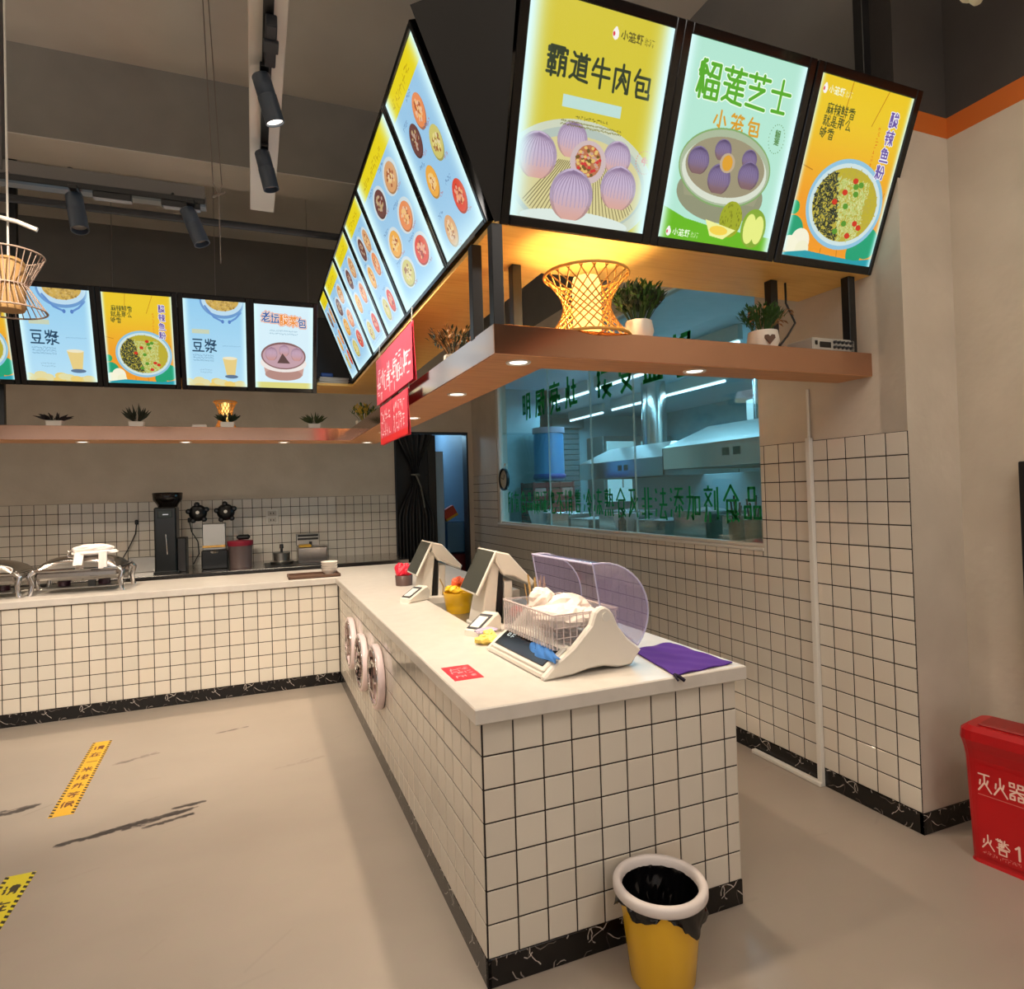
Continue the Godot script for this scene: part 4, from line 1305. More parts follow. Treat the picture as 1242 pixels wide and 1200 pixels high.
# ------------------------------------------------------------------ hanging shelf and the sign carcass
func build_shelf():
	var t := thing("hanging_shelf", "L-shaped wooden shelf hung above the counters with metal fascia", "shelf", Vector3(0, SHELF_LO, 0))
	var h := SHELF_HI - SHELF_LO
	var st := mb()
	slab(st, [Vector2(0.146, -0.170), Vector2(WALL_X - 0.003, -0.186), Vector2(WALL_X - 0.003, -0.36), Vector2(0.405, -0.36), Vector2(0.405, -3.80), Vector2(-3.6, -3.80), Vector2(-3.6, -3.515), Vector2(0.146, -3.515)], 0.0, h, 0.0)
	part("shelf_board", st, M.wood, t)
	st = mb()
	span(st, Vector3(0.143, 0.002, -0.176), Vector3(0.155, h + 0.004, -3.515), 0.001)
	span(st, Vector3(-3.6, 0.002, -3.517), Vector3(0.155, h + 0.004, -3.507), 0.001)
	part("rose_fascia", st, M.rosegold, t, "rose-gold mirror fascia of the inner sides")
	st = mb()
	var xf := Transform3D(Basis(Vector3(0, 1, 0), 0.0089), Vector3(0.143, 0, -0.1685))
	span(st, Vector3(0, 0.002, -0.008), Vector3(1.803, h + 0.004, 0.0), 0.001, xf)
	part("front_fascia", st, M.rosegold, t)
	for q in [[0.165, -0.165], [0.16, -0.36], [1.865, -0.2], [1.56, -0.34], [0.20, -2.0], [-2.25, -3.55], [0.38, -0.5]]:
		st = mb()
		span(st, Vector3(q[0] - 0.02, h - 0.001, q[1] - 0.045), Vector3(q[0] + 0.02, 2.389 - SHELF_LO, q[1] - 0.005), 0.002)
		part("post", st, M.black, t)

	for q in [[0.275, -0.275, "the shelf's front corner by the black post"], [0.275, -1.007, "the left shelf, over the cutlery dispenser"], [0.285, -1.92, "the left shelf, just right of the red banner"], [0.29, -2.8, "the left shelf, hidden behind the red banner"], [1.043, -0.265, "the middle of the front shelf"], [-1.79, -3.66, "the rear shelf over the towelled chafing dish"], [-1.104, -3.66, "the rear shelf over the drink dispenser"], [-0.379, -3.66, "the rear shelf over the steel cooker"], [0.30, -3.66, "the rear corner of the shelf by the banner"], [-2.5, -3.66, "the rear shelf beyond the photo's left edge"]]:
		downlight(Vector3(q[0], SHELF_LO, q[1]), "small round recessed downlight under " + q[2])

	# carcass behind the lit boards
	var c := thing("sign_carcass", "black box carcass carrying the lit menu boards, yellow wooden underside", "sign box", Vector3(0, 2.39, 0))
	st = mb()
	slab(st, [Vector2(0.165, -0.18), Vector2(1.944, -0.18), Vector2(1.944, -0.57), Vector2(0.52, -0.57), Vector2(0.52, -3.86), Vector2(-3.3, -3.86), Vector2(-3.3, -3.46), Vector2(0.165, -3.46)], 0.0, 0.02, 0.0)
	part("underside", st, M.yellow_wood, c, "yellow wooden underside")
	st = mb()
	span(st, Vector3(0.52, 0.02, -0.575), Vector3(1.944, 0.66, -0.56))
	span(st, Vector3(0.51, 0.02, -3.86), Vector3(0.525, 0.66, -0.56))
	span(st, Vector3(-3.3, 0.02, -3.87), Vector3(0.525, 0.66, -3.855))
	span(st, Vector3(1.925, 0.02, -0.57), Vector3(1.944, 0.60, -0.21))
	part("back_panel", st, M.black, c)
	for q in [[1.85, -0.10, 3.66], [1.73, -0.25, 3.34], [0.28, -0.5, CEIL_Y], [-2.2, -3.7, CEIL_Y]]:
		st = mb()
		span(st, Vector3(q[0] - 0.022, 0.62, q[1] - 0.022), Vector3(q[0] + 0.022, q[2] - 2.39, q[1] + 0.022), 0.002)
		part("hanger_post", st, M.black, c)
	st = mb()
	# faceted corner between the two runs
	var p := [Vector3(0.155, 0.0, -0.165), Vector3(0.17, 0.0, -0.15), Vector3(0.165, 0.70, 0.075), Vector3(-0.108, 0.70, -0.20)]
	tri(st, p[0], p[2], p[3], Vector3(-1, 0, 1))
	tri(st, p[0], p[1], p[2], Vector3(-1, 0, 1))
	quad(st, p[2], p[3], Vector3(0.15, 0.70, -0.35), Vector3(0.4, 0.70, -0.2), Vector3(0, 1, 0))
	part("corner_panel", st, M.black, c)


func downlight(at: Vector3, label: String):
	var t := thing("downlight", label, "downlight", at, 0.0, "recessed downlights under the hanging shelf")
	var st := mb()
	lathe(st, [Vector2(0.032, -0.001), Vector2(0.044, -0.005), Vector2(0.046, -0.002), Vector2(0.046, 0.004), Vector2(0.03, 0.004)], 24)
	part("trim_ring", st, M.white_paint, t)
	st = mb()
	lathe(st, [Vector2(0.0, -0.003), Vector2(0.031, -0.002), Vector2(0.033, 0.002), Vector2(0.0, 0.003)], 20)
	part("lens", st, M.lamp_white, t)
	var l := SpotLight3D.new()
	l.name = "downlight_beam"
	l.light_color = Color(1.0, 0.91, 0.80)
	l.light_energy = 0.72
	l.light_size = 0.03
	l.spot_angle = 62.0
	l.spot_angle_attenuation = 1.0
	l.spot_range = 8.0
	l.spot_attenuation = 2.0
	l.shadow_enabled = true
	l.position = Vector3(0, -0.012, 0)
	l.rotation.x = -PI / 2
	t.add_child(l, true)


# ------------------------------------------------------------------ menu boards
# a: lower left corner of the lit sheet seen from the room, b: lower right; lean: how far the top leans out; n: outward direction on plan
func menu_board(a: Vector3, b: Vector3, rise: float, n: Vector3, lean: float, m: Material, label: String, group: String, fr := 0.034):
	var t := thing("menu_board", label, "menu board", a.lerp(b, 0.5), 0.0, group)
	var w := (b - a).length()
	var u := (b - a) / w
	var v := (Vector3.UP * rise + n * lean)
	var hgt := v.length()
	v /= hgt
	var out := u.cross(v).normalized()
	var xf := Transform3D(Basis(u, v, out), Vector3.ZERO)
	var st := mb()
	for q in [[-w / 2 - fr, -fr, -w / 2, hgt + fr], [w / 2, -fr, w / 2 + fr, hgt + fr], [-w / 2, -fr, w / 2, 0.0], [-w / 2, hgt, w / 2, hgt + fr]]:
		span(st, Vector3(q[0], q[1], -0.05), Vector3(q[2], q[3], 0.008), 0.003, xf)
	span(st, Vector3(-w / 2 - 0.01, -0.01, -0.05), Vector3(w / 2 + 0.01, hgt + 0.01, -0.03), 0.0, xf)
	part("frame", st, M.black_gloss, t)
	st = mb()
	span(st, Vector3(-w / 2, 0, -0.028), Vector3(w / 2, hgt, -0.002), 0.0, xf)
	part("acrylic_panel", st, M.white_plastic, t)
	st = mb()
	face(st, xf * Vector3(-w / 2, hgt, 0), xf.basis * Vector3(w, 0, 0), xf.basis * Vector3(0, -hgt, 0), out)
	part("lit_sheet", st, m, t)
	var l := AreaLight3D.new()
	l.name = "sheet_light"
	l.area_size = Vector2(w, hgt)
	l.light_color = Color(0.86, 0.93, 1.0)
	l.light_energy = 0.05
	l.shadow_enabled = true
	l.transform = Transform3D(Basis(-u, v, -out), xf * Vector3(0, hgt / 2, 0.012))
	t.add_child(l, true)


func build_menu_boards():
	var pics := {}
	for k in ["beef", "durian", "noodle", "noodle_plain", "soymilk", "cabbage", "menu_one", "menu_two", "menu_three", "menu_four", "menu_list"]:
		pics[k] = picture(k)
	var g := "lit menu boards on the front run"
	var names := ["lit yellow poster of six pleated beef buns on a straw mat", "lit green poster of durian buns in a round steamer", "lit orange poster of a noodle bowl at the end by the wall"]
	for i in 3:
		menu_board(Vector3([0.212, 0.816, 1.424][i], 2.425, -0.17), Vector3([0.748, 1.35, 1.93][i], 2.425, -0.17), 0.612, Vector3(0, 0, 1), 0.23, pics[["beef", "durian", "noodle"][i]], names[i], g)
	# the long run over the service counter; it faces the room, so its right end is nearest
	g = "lit price boards on the left run"
	var z := [-0.225, -0.71, -1.455, -1.93, -2.43, -3.05, -3.40]
	var lab := ["lit price board nearest the black corner, fries and rolls on blue", "second lit price board from the black corner, round dishes on blue", "third lit price board from the black corner, narrow", "fourth lit price board from the black corner, above the red banner's left edge", "fifth lit price board from the black corner", "farthest lit price board of the left run, beside the rear boards"]
	for i in 6:
		menu_board(Vector3(0.15, 2.435, z[i + 1] + 0.02), Vector3(0.15, 2.435, z[i] - 0.02), 0.612, Vector3(-1, 0, 0), 0.243, pics[["menu_one", "menu_two", "menu_three", "menu_list", "menu_four", "menu_two"][i]], lab[i], g, 0.019)
	g = "lit menu boards on the rear run"
	var xs := [[-2.56, -2.135], [-2.065, -1.645], [-1.576, -1.141], [-1.067, -0.647], [-0.587, -0.16]]
	lab = ["lit orange poster at the left edge, mostly out of view", "lit blue soy milk poster at the far left of the rear run", "lit orange noodle bowl poster between two blue posters", "lit blue soy milk poster right of the orange one", "lit white poster of pickled cabbage buns at the right of the rear run"]
	for i in 5:
		menu_board(Vector3(xs[i][0], 2.355, -3.45), Vector3(xs[i][1], 2.355, -3.45), 0.595, Vector3(0, 0, 1), 0.215, pics[["noodle_plain", "soymilk", "noodle_plain", "soymilk", "cabbage"][i]], lab[i], g)


# ------------------------------------------------------------------ on the service counter
func pos_terminal(at: Vector3, label: String, sc: float):
	var t := thing("checkout_terminal", label, "cash register", at, 0.0, "checkout terminals on the service counter")
	# local: x towards the staff, z towards the viewer; customer screen leans on the left, staff screen on the right
	var st := mb()
	var d := 0.27 * sc
	var a := Vector2(-0.115, 0.145) * sc
	var b := Vector2(0.0, 0.365) * sc
	var e := (b - a).normalized()
	var n := Vector2(-e.y, e.x)
	var lay := func(p: Vector2, z: float) -> Vector3: return Vector3(p.x, p.y, z)
	var mid := (a + b) * 0.5
	var xf := Transform3D(Basis(Vector3(0, 0, 1), Vector3(e.x, e.y, 0), Vector3(-e.y, e.x, 0)), Vector3(mid.x, mid.y, 0))
	var hl := (b - a).length()
	box(st, Vector3(0, 0, -0.008), Vector3(d, hl, 0.016), 0.005, xf)
	part("customer_bezel", st, M.white_plastic, t)
	st = mb()
	box(st, Vector3(0, 0, 0.0005), Vector3(d - 0.016, hl - 0.016, 0.002), 0.0005, xf)
	part("customer_screen", st, M.screen, t)
	# staff display housing: a bent white shell
	st = mb()
	prism(st, [Vector2(0.0, 0.362) * sc, Vector2(0.075, 0.345) * sc, Vector2(0.115, 0.30) * sc, Vector2(0.215, 0.19) * sc, Vector2(0.205, 0.165) * sc, Vector2(0.16, 0.19) * sc, Vector2(0.10, 0.225) * sc, Vector2(0.045, 0.235) * sc, Vector2(0.005, 0.30) * sc], -d * 0.5, d * 0.5, Transform3D.IDENTITY, 0.006)
	part("staff_display", st, M.white_plastic, t)
	st = mb()
	prism(st, [Vector2(-0.085, -0.03) * sc, Vector2(0.0, -0.03) * sc, Vector2(0.035, 0.30) * sc, Vector2(-0.012, 0.30) * sc], -d * 0.34, d * 0.36, Transform3D.IDENTITY, 0.006)
	part("pillar", st, M.white_plastic, t)
	st = mb()
	prism(st, [Vector2(0.008, -0.02) * sc, Vector2(0.045, -0.02) * sc, Vector2(0.055, 0.25) * sc, Vector2(0.03, 0.28) * sc], -d * 0.30, d * 0.34, Transform3D.IDENTITY, 0.003)
	part("rear_recess", st, M.black, t)
	st = mb()
	prism(st, [Vector2(0.05, -0.03) * sc, Vector2(0.10, -0.03) * sc, Vector2(0.105, 0.20) * sc, Vector2(0.06, 0.20) * sc], -d * 0.34, d * 0.36, Transform3D.IDENTITY, 0.005)
	part("printer_housing", st, M.white_plastic, t)
	st = mb()
	span(st, Vector3(-0.09 * sc, -0.045, -d * 0.42), Vector3(0.17 * sc, -0.02, d * 0.42), 0.006)
	part("base", st, M.white_plastic, t)
	st = mb()
	tube(st, [Vector3(0.055, 0.1, d * 0.37), Vector3(0.075, 0.05, d * 0.42), Vector3(0.07, 0.0, d * 0.40), Vector3(0.09, -0.03, d * 0.36)], 0.004, 6)
	part("cable", st, M.straw, t)


func card_reader(at: Vector3, yaw: float, label: String):
	var t := thing("card_reader", label, "card reader", at, yaw, "white card readers on the countertop")
	var st := mb()
	prism(st, [Vector2(-0.095, 0.0), Vector2(0.075, 0.0), Vector2(0.08, 0.06), Vector2(0.06, 0.085), Vector2(0.03, 0.08), Vector2(-0.09, 0.025)], -0.045, 0.045, Transform3D.IDENTITY, 0.007)
	part("body", st, M.white_plastic, t)
	st = mb()
	var d := Vector3(0.12, 0.055, 0).normalized()
	var xf := Transform3D(Basis(d, Vector3(-d.y, d.x, 0), Vector3(0, 0, 1)), Vector3(-0.028, 0.0555, 0))
	box(st, Vector3.ZERO, Vector3(0.115, 0.004, 0.072), 0.0015, xf)
	part("display_bezel", st, M.dark_grey, t)
	st = mb()
	box(st, Vector3(-0.006, 0.003, 0), Vector3(0.082, 0.002, 0.05), 0.0005, xf)
	part("display", st, M.white_paint, t)


func build_counter_items():
	pos_terminal(Vector3(0.478, TOP_Y + 0.005, -1.22), "white two-sided checkout terminal nearer the cutlery dispenser, grey screen towards the customer", 0.95)
	pos_terminal(Vector3(0.405, TOP_Y + 0.005, -2.14), "white two-sided checkout terminal farther along the counter, beside the red tub", 0.92)
	card_reader(Vector3(0.345, TOP_Y, -0.92), 0.55, "white card reader with a pale display beside the cutlery dispenser")
	card_reader(Vector3(0.275, TOP_Y, -1.93), 0.5, "white card reader at the foot of the farther checkout terminal")

	# cutlery dispenser with its roll-back lid
	var t := thing("cutlery_dispenser", "white cutlery dispenser with clear basket and open lilac lid near the counter end", "dispenser", Vector3(0.27, TOP_Y, -0.12), 0.055)
	var side := [Vector2(0.0, 0.0), Vector2(0.11, 0.006), Vector2(0.18, 0.018), Vector2(0.235, 0.02), Vector2(0.30, 0.006), Vector2(0.355, 0.008), Vector2(0.40, 0.055), Vector2(0.345, 0.10), Vector2(0.305, 0.15), Vector2(0.285, 0.195), Vector2(0.268, 0.215), Vector2(0.248, 0.225), Vector2(0.228, 0.222), Vector2(0.21, 0.208), Vector2(0.192, 0.165), Vector2(0.12, 0.098), Vector2(0.045, 0.05), Vector2(0.0, 0.012)]
	for k in 2:
		var st := mb()
		prism(st, side, -0.034 - k * 0.46, -0.004 - k * 0.46, Transform3D.IDENTITY, 0.006)
		part("side_bracket", st, M.white_plastic, t)
	var st := mb()
	prism(st, [Vector2(0.002, 0.004), Vector2(0.38, 0.012), Vector2(0.385, 0.05), Vector2(0.30, 0.07), Vector2(0.12, 0.09), Vector2(0.004, 0.016)], -0.465, -0.033, Transform3D.IDENTITY, 0.004)
	part("body", st, M.white_plastic, t)
	# sloping front with the black glass panel
	var d := Vector3(0.118, 0.085, 0).normalized()
	var xf := Transform3D(Basis(Vector3(0, 0, 1), d, Vector3(-d.y, d.x, 0)), Vector3(0.058, 0.058, -0.25))
	st = mb()
	box(st, Vector3.ZERO, Vector3(0.44, 0.118, 0.01), 0.004, xf)
	part("front_plate", st, M.white_plastic, t)
	st = mb()
	box(st, Vector3(0, 0, 0.006), Vector3(0.40, 0.088, 0.006), 0.003, xf)
	part("control_panel", st, M.black_gloss, t)
	st = mb()
	for q in [[-0.155, 0.02, 0.018, 0.0035], [-0.155, 0.008, 0.018, 0.0035], [-0.163, 0.014, 0.0035, 0.016], [-0.147, 0.014, 0.0035, 0.016], [-0.128, 0.014, 0.0035, 0.02], [-0.120, 0.022, 0.016, 0.0035], [-0.120, 0.012, 0.016, 0.0035]]:
		box(st, Vector3(q[0], q[1], 0.0095), Vector3(q[2], q[3], 0.0012), 0.0, xf)
	part("digits", st, glow(Color(0.75, 0.8, 0.8), 0.5), t)
	for z in [-0.019, -0.479]:
		st = mb()
		tube(st, [Vector3(0.25, 0.19, z + 0.02), Vector3(0.25, 0.19, z - 0.02)], 0.016, 14)
		part("pivot", st, M.white_paint, t)
	# clear basket: walls with upright ribs
	st = mb()
	var b0 := Vector3(0.065, 0.085, -0.455)
	var b1 := Vector3(0.33, 0.205, -0.045)
	for w in [[b0, Vector3(b0.x + 0.003, b1.y, b1.z)], [Vector3(b1.x - 0.003, b0.y, b0.z), b1], [b0, Vector3(b1.x, b1.y, b0.z + 0.003)], [Vector3(b0.x, b0.y, b1.z - 0.003), b1], [b0, Vector3(b1.x, b0.y + 0.003, b1.z)]]:
		span(st, w[0], w[1])
	part("basket", st, M.acrylic, t)
	st = mb()
	for i in 20:
		var z := lerpf(b0.z + 0.01, b1.z - 0.01, i / 19.0)
		tube(st, [Vector3(b0.x - 0.001, b0.y, z), Vector3(b0.x - 0.001, b1.y, z)], 0.0022, 5)
	for i in 10:
		var x := lerpf(b0.x + 0.01, b1.x - 0.01, i / 9.0)
		tube(st, [Vector3(x, b0.y, b1.z + 0.001), Vector3(x, b1.y, b1.z + 0.001)], 0.0022, 5)
	for y in [0.125, 0.16, 0.2]:
		tube(st, [Vector3(b0.x, y, b1.z + 0.001), Vector3(b1.x, y, b1.z + 0.001)], 0.0018, 5)
	tube(st, [b0 + Vector3(0, 0.12, 0), Vector3(b0.x, b1.y, b1.z), b1, Vector3(b1.x, b1.y, b0.z), b0 + Vector3(0, 0.12, 0)], 0.004, 6)
	part("basket_rib", st, clear(Color(0.93, 0.86, 0.84), 0.6, 0.15), t)
	# lid: a quarter drum turned open towards the staff
	st = mb()
	var prof := []
	for i in 15:
		var a := deg_to_rad(lerpf(-42, 98, i / 14.0))
		prof.append(Vector2(0.25 + cos(a) * 0.205, 0.19 + sin(a) * 0.185))
	for i in 14:
		var p: Vector2 = prof[i]
		var q: Vector2 = prof[i + 1]
		var na := Vector3(p.x - 0.25, p.y - 0.19, 0).normalized()
		var nb := Vector3(q.x - 0.25, q.y - 0.19, 0).normalized()
		var z0 := -0.49
		var z1 := -0.03
		tri_n(st, Vector3(p.x, p.y, z0), Vector3(p.x, p.y, z1), Vector3(q.x, q.y, z1), na, na, nb)
		tri_n(st, Vector3(p.x, p.y, z0), Vector3(q.x, q.y, z1), Vector3(q.x, q.y, z0), na, nb, nb)
		for z in [z0, z1]:
			tri(st, Vector3(0.25, 0.19, z), Vector3(p.x, p.y, z), Vector3(q.x, q.y, z), Vector3(0, 0, signf(z + 0.2)))
	part("lid", st, M.lilac, t, "translucent lilac roll lid standing open")
	st = mb()
	for z in [-0.49, -0.03]:
		var rim := []
		for p in prof:
			rim.append(Vector3(p.x, p.y, z))
		tube(st, rim, 0.0035, 6)
		tube(st, [Vector3(prof[14].x, prof[14].y, z), Vector3(0.25, 0.19, z), Vector3(prof[0].x, prof[0].y, z)], 0.003, 6)
	tube(st, [Vector3(prof[14].x, prof[14].y, -0.49), Vector3(prof[14].x, prof[14].y, -0.03)], 0.005, 6)
	part("lid_rim", st, clear(Color(0.85, 0.84, 0.95), 0.6, 0.1), t)

	# what lies in the basket
	var bag := thing("plastic_bag", "crumpled white plastic bag heaped in the dispenser basket", "bag", Vector3(0.45, TOP_Y + 0.14, -0.36))
	st = mb()
	var nz := FastNoiseLite.new()
	nz.seed = 5
	nz.frequency = 9.0
	for i in 5:
		var c: Vector3 = [Vector3(-0.02, 0.035, 0.08), Vector3(0.04, 0.05, -0.03), Vector3(-0.04, 0.075, -0.07), Vector3(0.07, 0.03, 0.10), Vector3(0.0, 0.03, 0.0)][i]
		lump(st, c, [Vector3(0.085, 0.04, 0.08), Vector3(0.09, 0.045, 0.09), Vector3(0.05, 0.05, 0.05), Vector3(0.07, 0.03, 0.09), Vector3(0.11, 0.04, 0.16)][i], nz, 0.35)
	part("bag_folds", st, M.white_bag, bag)
	var spoons := thing("paper_packet", "stack of pale wrapped utensils lying low in the dispenser basket", "packet", Vector3(0.46, TOP_Y + 0.09, -0.34))
	st = mb()
	for i in 8:
		var x := Transform3D(Basis(Vector3.UP, rng.randf_range(-0.4, 0.4)), Vector3(rng.randf_range(-0.03, 0.03), i * 0.006, rng.randf_range(-0.03, 0.03)))
		box(st, Vector3.ZERO, Vector3(0.035, 0.006, 0.2), 0.002, x)
	part("wrapped_utensils", st, mat(Color(0.62, 0.48, 0.42), 0.6), spoons)

	var cl := thing("blue_cloth", "crumpled blue cloth lying on the dispenser's black panel", "cloth", Vector3(0.335, TOP_Y + 0.07, -0.245))
	st = mb()
	var d2 := Vector3(0.118, 0.085, 0).normalized()
	var nn := Vector3(-d2.y, d2.x, 0)
	sheet(st, 22, 8, func(u: float, v: float) -> Vector3:
		var w := 0.03 * (0.7 + 0.3 * sin(u * 5.0)) 
		return Vector3(0, 0, lerpf(-0.09, 0.13, u)) + d2 * ((v - 0.5) * w * 2.0 - 0.006 - 0.012 * u) + nn * (0.006 + 0.012 * absf(sin(u * 9.0 + v * 4.0)) * sin(v * PI)), 0.003)
	part("folded_cloth", st, M.towel_blue, cl)

	var pt := thing("purple_towel", "purple towel laid flat on the near right corner of the countertop", "towel", Vector3(0.83, TOP_Y, -0.15))
	st = mb()
	var q := [Vector2(-0.085, -0.175), Vector2(0.115, -0.205), Vector2(0.126, 0.142), Vector2(-0.145, 0.172)]
	sheet(st, 16, 16, func(u: float, v: float) -> Vector3:
		var a: Vector2 = (q[0] as Vector2).lerp(q[1], u)
		var b: Vector2 = (q[3] as Vector2).lerp(q[2], u)
		var p := a.lerp(b, v)
		return Vector3(p.x, 0.005 + 0.0025 * sin(p.x * 60.0) * sin(p.y * 43.0 + 1.0), p.y), 0.004)
	part("towel_sheet", st, M.purple, pt)
	st = mb()
	tube(st, [Vector3(-0.145, 0.006, 0.168), Vector3(-0.135, 0.002, 0.182), Vector3(-0.12, -0.012, 0.192)], 0.006, 6)
	tube(st, [Vector3(-0.145, 0.006, 0.168), Vector3(-0.15, 0.002, 0.184), Vector3(-0.145, -0.01, 0.192)], 0.004, 6)
	part("knotted_corner", st, mat(Color(0.10, 0.05, 0.16), 0.8), pt)

	var sk := thing("red_sticker", "small red sticker with white lines of print on the countertop edge", "sticker", Vector3(0.055, TOP_Y, -0.355))
	st = mb()
	var im := Image.create(128, 160, false, Image.FORMAT_RGB8)
	im.fill(Color(0.86, 0.16, 0.22))
	small_print(im, Rect2(14, 18, 100, 120), 3, Color(0.97, 0.85, 0.84), 9, 26)
	box(st, Vector3(0, 0.0005, 0), Vector3(0.105, 0.001, 0.175))
	part("backing", st, mat(Color(0.86, 0.16, 0.22), 0.4), sk)
	st = mb()
	face(st, Vector3(-0.0525, 0.0013, -0.0875), Vector3(0.105, 0, 0), Vector3(0, 0, 0.175), Vector3.UP)
	part("print", st, printed(im, 0.4), sk)

	var yl := thing("yellow_wrapper", "small crumpled yellow wrapper on the countertop beside the card reader", "wrapper", Vector3(0.285, TOP_Y, -0.72))
	st = mb()
	lump(st, Vector3(0, 0.018, 0), Vector3(0.05, 0.018, 0.045), nz, 0.5)
	lump(st, Vector3(0.03, 0.03, -0.05), Vector3(0.025, 0.016, 0.04), nz, 0.5)
	part("crumple", st, mat(Color(0.93, 0.83, 0.42), 0.4), yl)
	st = mb()
	lump(st, Vector3(0.03, 0.035, -0.09), Vector3(0.05, 0.012, 0.03), nz, 0.4)
	part("film_flap", st, clear(Color(0.85, 0.78, 0.93), 0.5, 0.2), yl)

	var yb := thing("yellow_tub", "ribbed yellow tub filled with orange and yellow packets between the terminals", "tub", Vector3(0.46, 0.80, -1.66))
	st = mb()
	lathe(st, [Vector2(0.0, 0.0), Vector2(0.068, 0.0), Vector2(0.073, 0.02), Vector2(0.075, 0.025), Vector2(0.074, 0.04), Vector2(0.078, 0.045), Vector2(0.077, 0.06), Vector2(0.081, 0.065), Vector2(0.08, 0.08), Vector2(0.084, 0.085), Vector2(0.086, 0.115), Vector2(0.082, 0.115), Vector2(0.075, 0.03), Vector2(0, 0.03)], 28)
	part("tub_body", st, mat(Color(0.90, 0.70, 0.06), 0.35), yb)
	st = mb()
	for i in 7:
		lump(st, Vector3(cos(i * 2.4) * 0.045, 0.125 + 0.01 * (i % 3), sin(i * 2.4) * 0.045), Vector3(0.032, 0.02, 0.03), nz, 0.5)
	part("yellow_packets", st, mat(Color(0.93, 0.75, 0.12), 0.4), yb)
	st = mb()
	for i in 3:
		lump(st, Vector3(-0.015 + i * 0.022, 0.165 + 0.012 * (i % 2), -0.01), Vector3(0.022, 0.026, 0.02), nz, 0.5)
	part("orange_packets", st, mat(Color(0.90, 0.42, 0.28), 0.4), yb)

	var rt := thing("red_tub", "red-lidded tub at the far end of the counter beside the doorway", "tub", Vector3(0.36, TOP_Y, -2.62))
	st = mb()
	lathe(st, [Vector2(0, 0), Vector2(0.058, 0), Vector2(0.062, 0.07), Vector2(0.06, 0.072), Vector2(0, 0.072)], 24)
	part("tub_body", st, mat(Color(0.36, 0.28, 0.26), 0.4), rt)
	st = mb()
	for i in 5:
		lump(st, Vector3(cos(i * 1.26) * 0.03, 0.10 + 0.012 * (i % 2), sin(i * 1.26) * 0.03), Vector3(0.036, 0.045, 0.036), nz, 0.3)
	part("red_packets", st, mat(Color(0.86, 0.12, 0.22), 0.35), rt)

	var sw := thing("straw_cup", "clear cup of wooden stirrers behind the dispenser basket", "cup", Vector3(0.53, TOP_Y, -0.74))
	st = mb()
	lathe(st, [Vector2(0, 0), Vector2(0.036, 0), Vector2(0.048, 0.14), Vector2(0.046, 0.14), Vector2(0.034, 0.004), Vector2(0, 0.004)], 24)
	part("cup_wall", st, M.pink, sw)
	st = mb()
	for i in 16:
		var a := i * 2.39
		var p := Vector3(cos(a), 0, sin(a)) * 0.012 * sqrt(float(i) / 4.0)
		tube(st, [p + Vector3(0, 0.01, 0), p * 2.4 + Vector3(0, 0.23 + 0.012 * (i % 4), 0)], 0.0028, 5)
	part("stirrers", st, M.straw, sw)

	var db := thing("dark_caddy", "small dark caddy with red labels beside the nearer terminal", "caddy", Vector3(0.60, 0.80, -1.02))
	st = mb()
	span(st, Vector3(-0.08, 0, -0.09), Vector3(0.08, 0.11, 0.09), 0.008)
	part("caddy_body", st, mat(Color(0.16, 0.10, 0.13), 0.4), db)
	st = mb()
	lump(st, Vector3(-0.06, 0.10, 0.03), Vector3(0.03, 0.03, 0.05), nz, 0.4)
	part("red_packet", st, mat(Color(0.75, 0.16, 0.18), 0.4), db)

	# three round lit emblems on the long face
	var em := ["小", "笼", "虾"]
	for i in 3:
		var e := thing("round_emblem", ["round pink-rimmed sign farthest along the tiled counter face", "round pink-rimmed sign in the middle of the tiled counter face", "round pink-rimmed sign nearest on the tiled counter face"][i], "sign", Vector3(-0.006, [0.485, 0.465, 0.505][i], [-2.58, -2.12, -1.63][i]), 0.0, "round signs on the tiled counter face")
		var R := Transform3D(Basis(Vector3(0, 1, 0), Vector3(-1, 0, 0), Vector3(0, 0, 1)), Vector3.ZERO)
		st = mb()
		lathe(st, [Vector2(0.150, 0.002), Vector2(0.168, 0.002), Vector2(0.172, 0.008), Vector2(0.172, 0.034), Vector2(0.166, 0.039), Vector2(0.152, 0.039), Vector2(0.148, 0.034), Vector2(0.150, 0.002)], 40, R)
		part("rim", st, mat(Color(0.93, 0.84, 0.83), 0.3), e)
		st = mb()
		lathe(st, [Vector2(0.0, 0.022), Vector2(0.15, 0.022), Vector2(0.15, 0.016), Vector2(0, 0.016)], 36, R)
		part("disc", st, mat(Color(0.78, 0.66, 0.63), 0.3), e)
		st = mb()
		for a in ring_pts(Vector3.ZERO, 0.136, 1):
			pass
		tube(st, ring_pts(Vector3(-0.039, 0, 0), 0.146, 36, Vector3.UP, Vector3.BACK), 0.006, 6)
		part("chrome_ring", st, M.chrome, e)
		st = mb()
		var s := []
		strokes_of(em[i], s)
		for pl in s:
			for k in pl.size() - 1:
				var a := Vector3(-0.034, (0.5 - pl[k].y) * 0.20, (pl[k].x - 0.5) * 0.20)
				var b := Vector3(-0.034, (0.5 - pl[k + 1].y) * 0.20, (pl[k + 1].x - 0.5) * 0.20)
				oriented_bar(st, a, b, 0.018, 0.026)
		part("lettering", st, M.chrome, e)


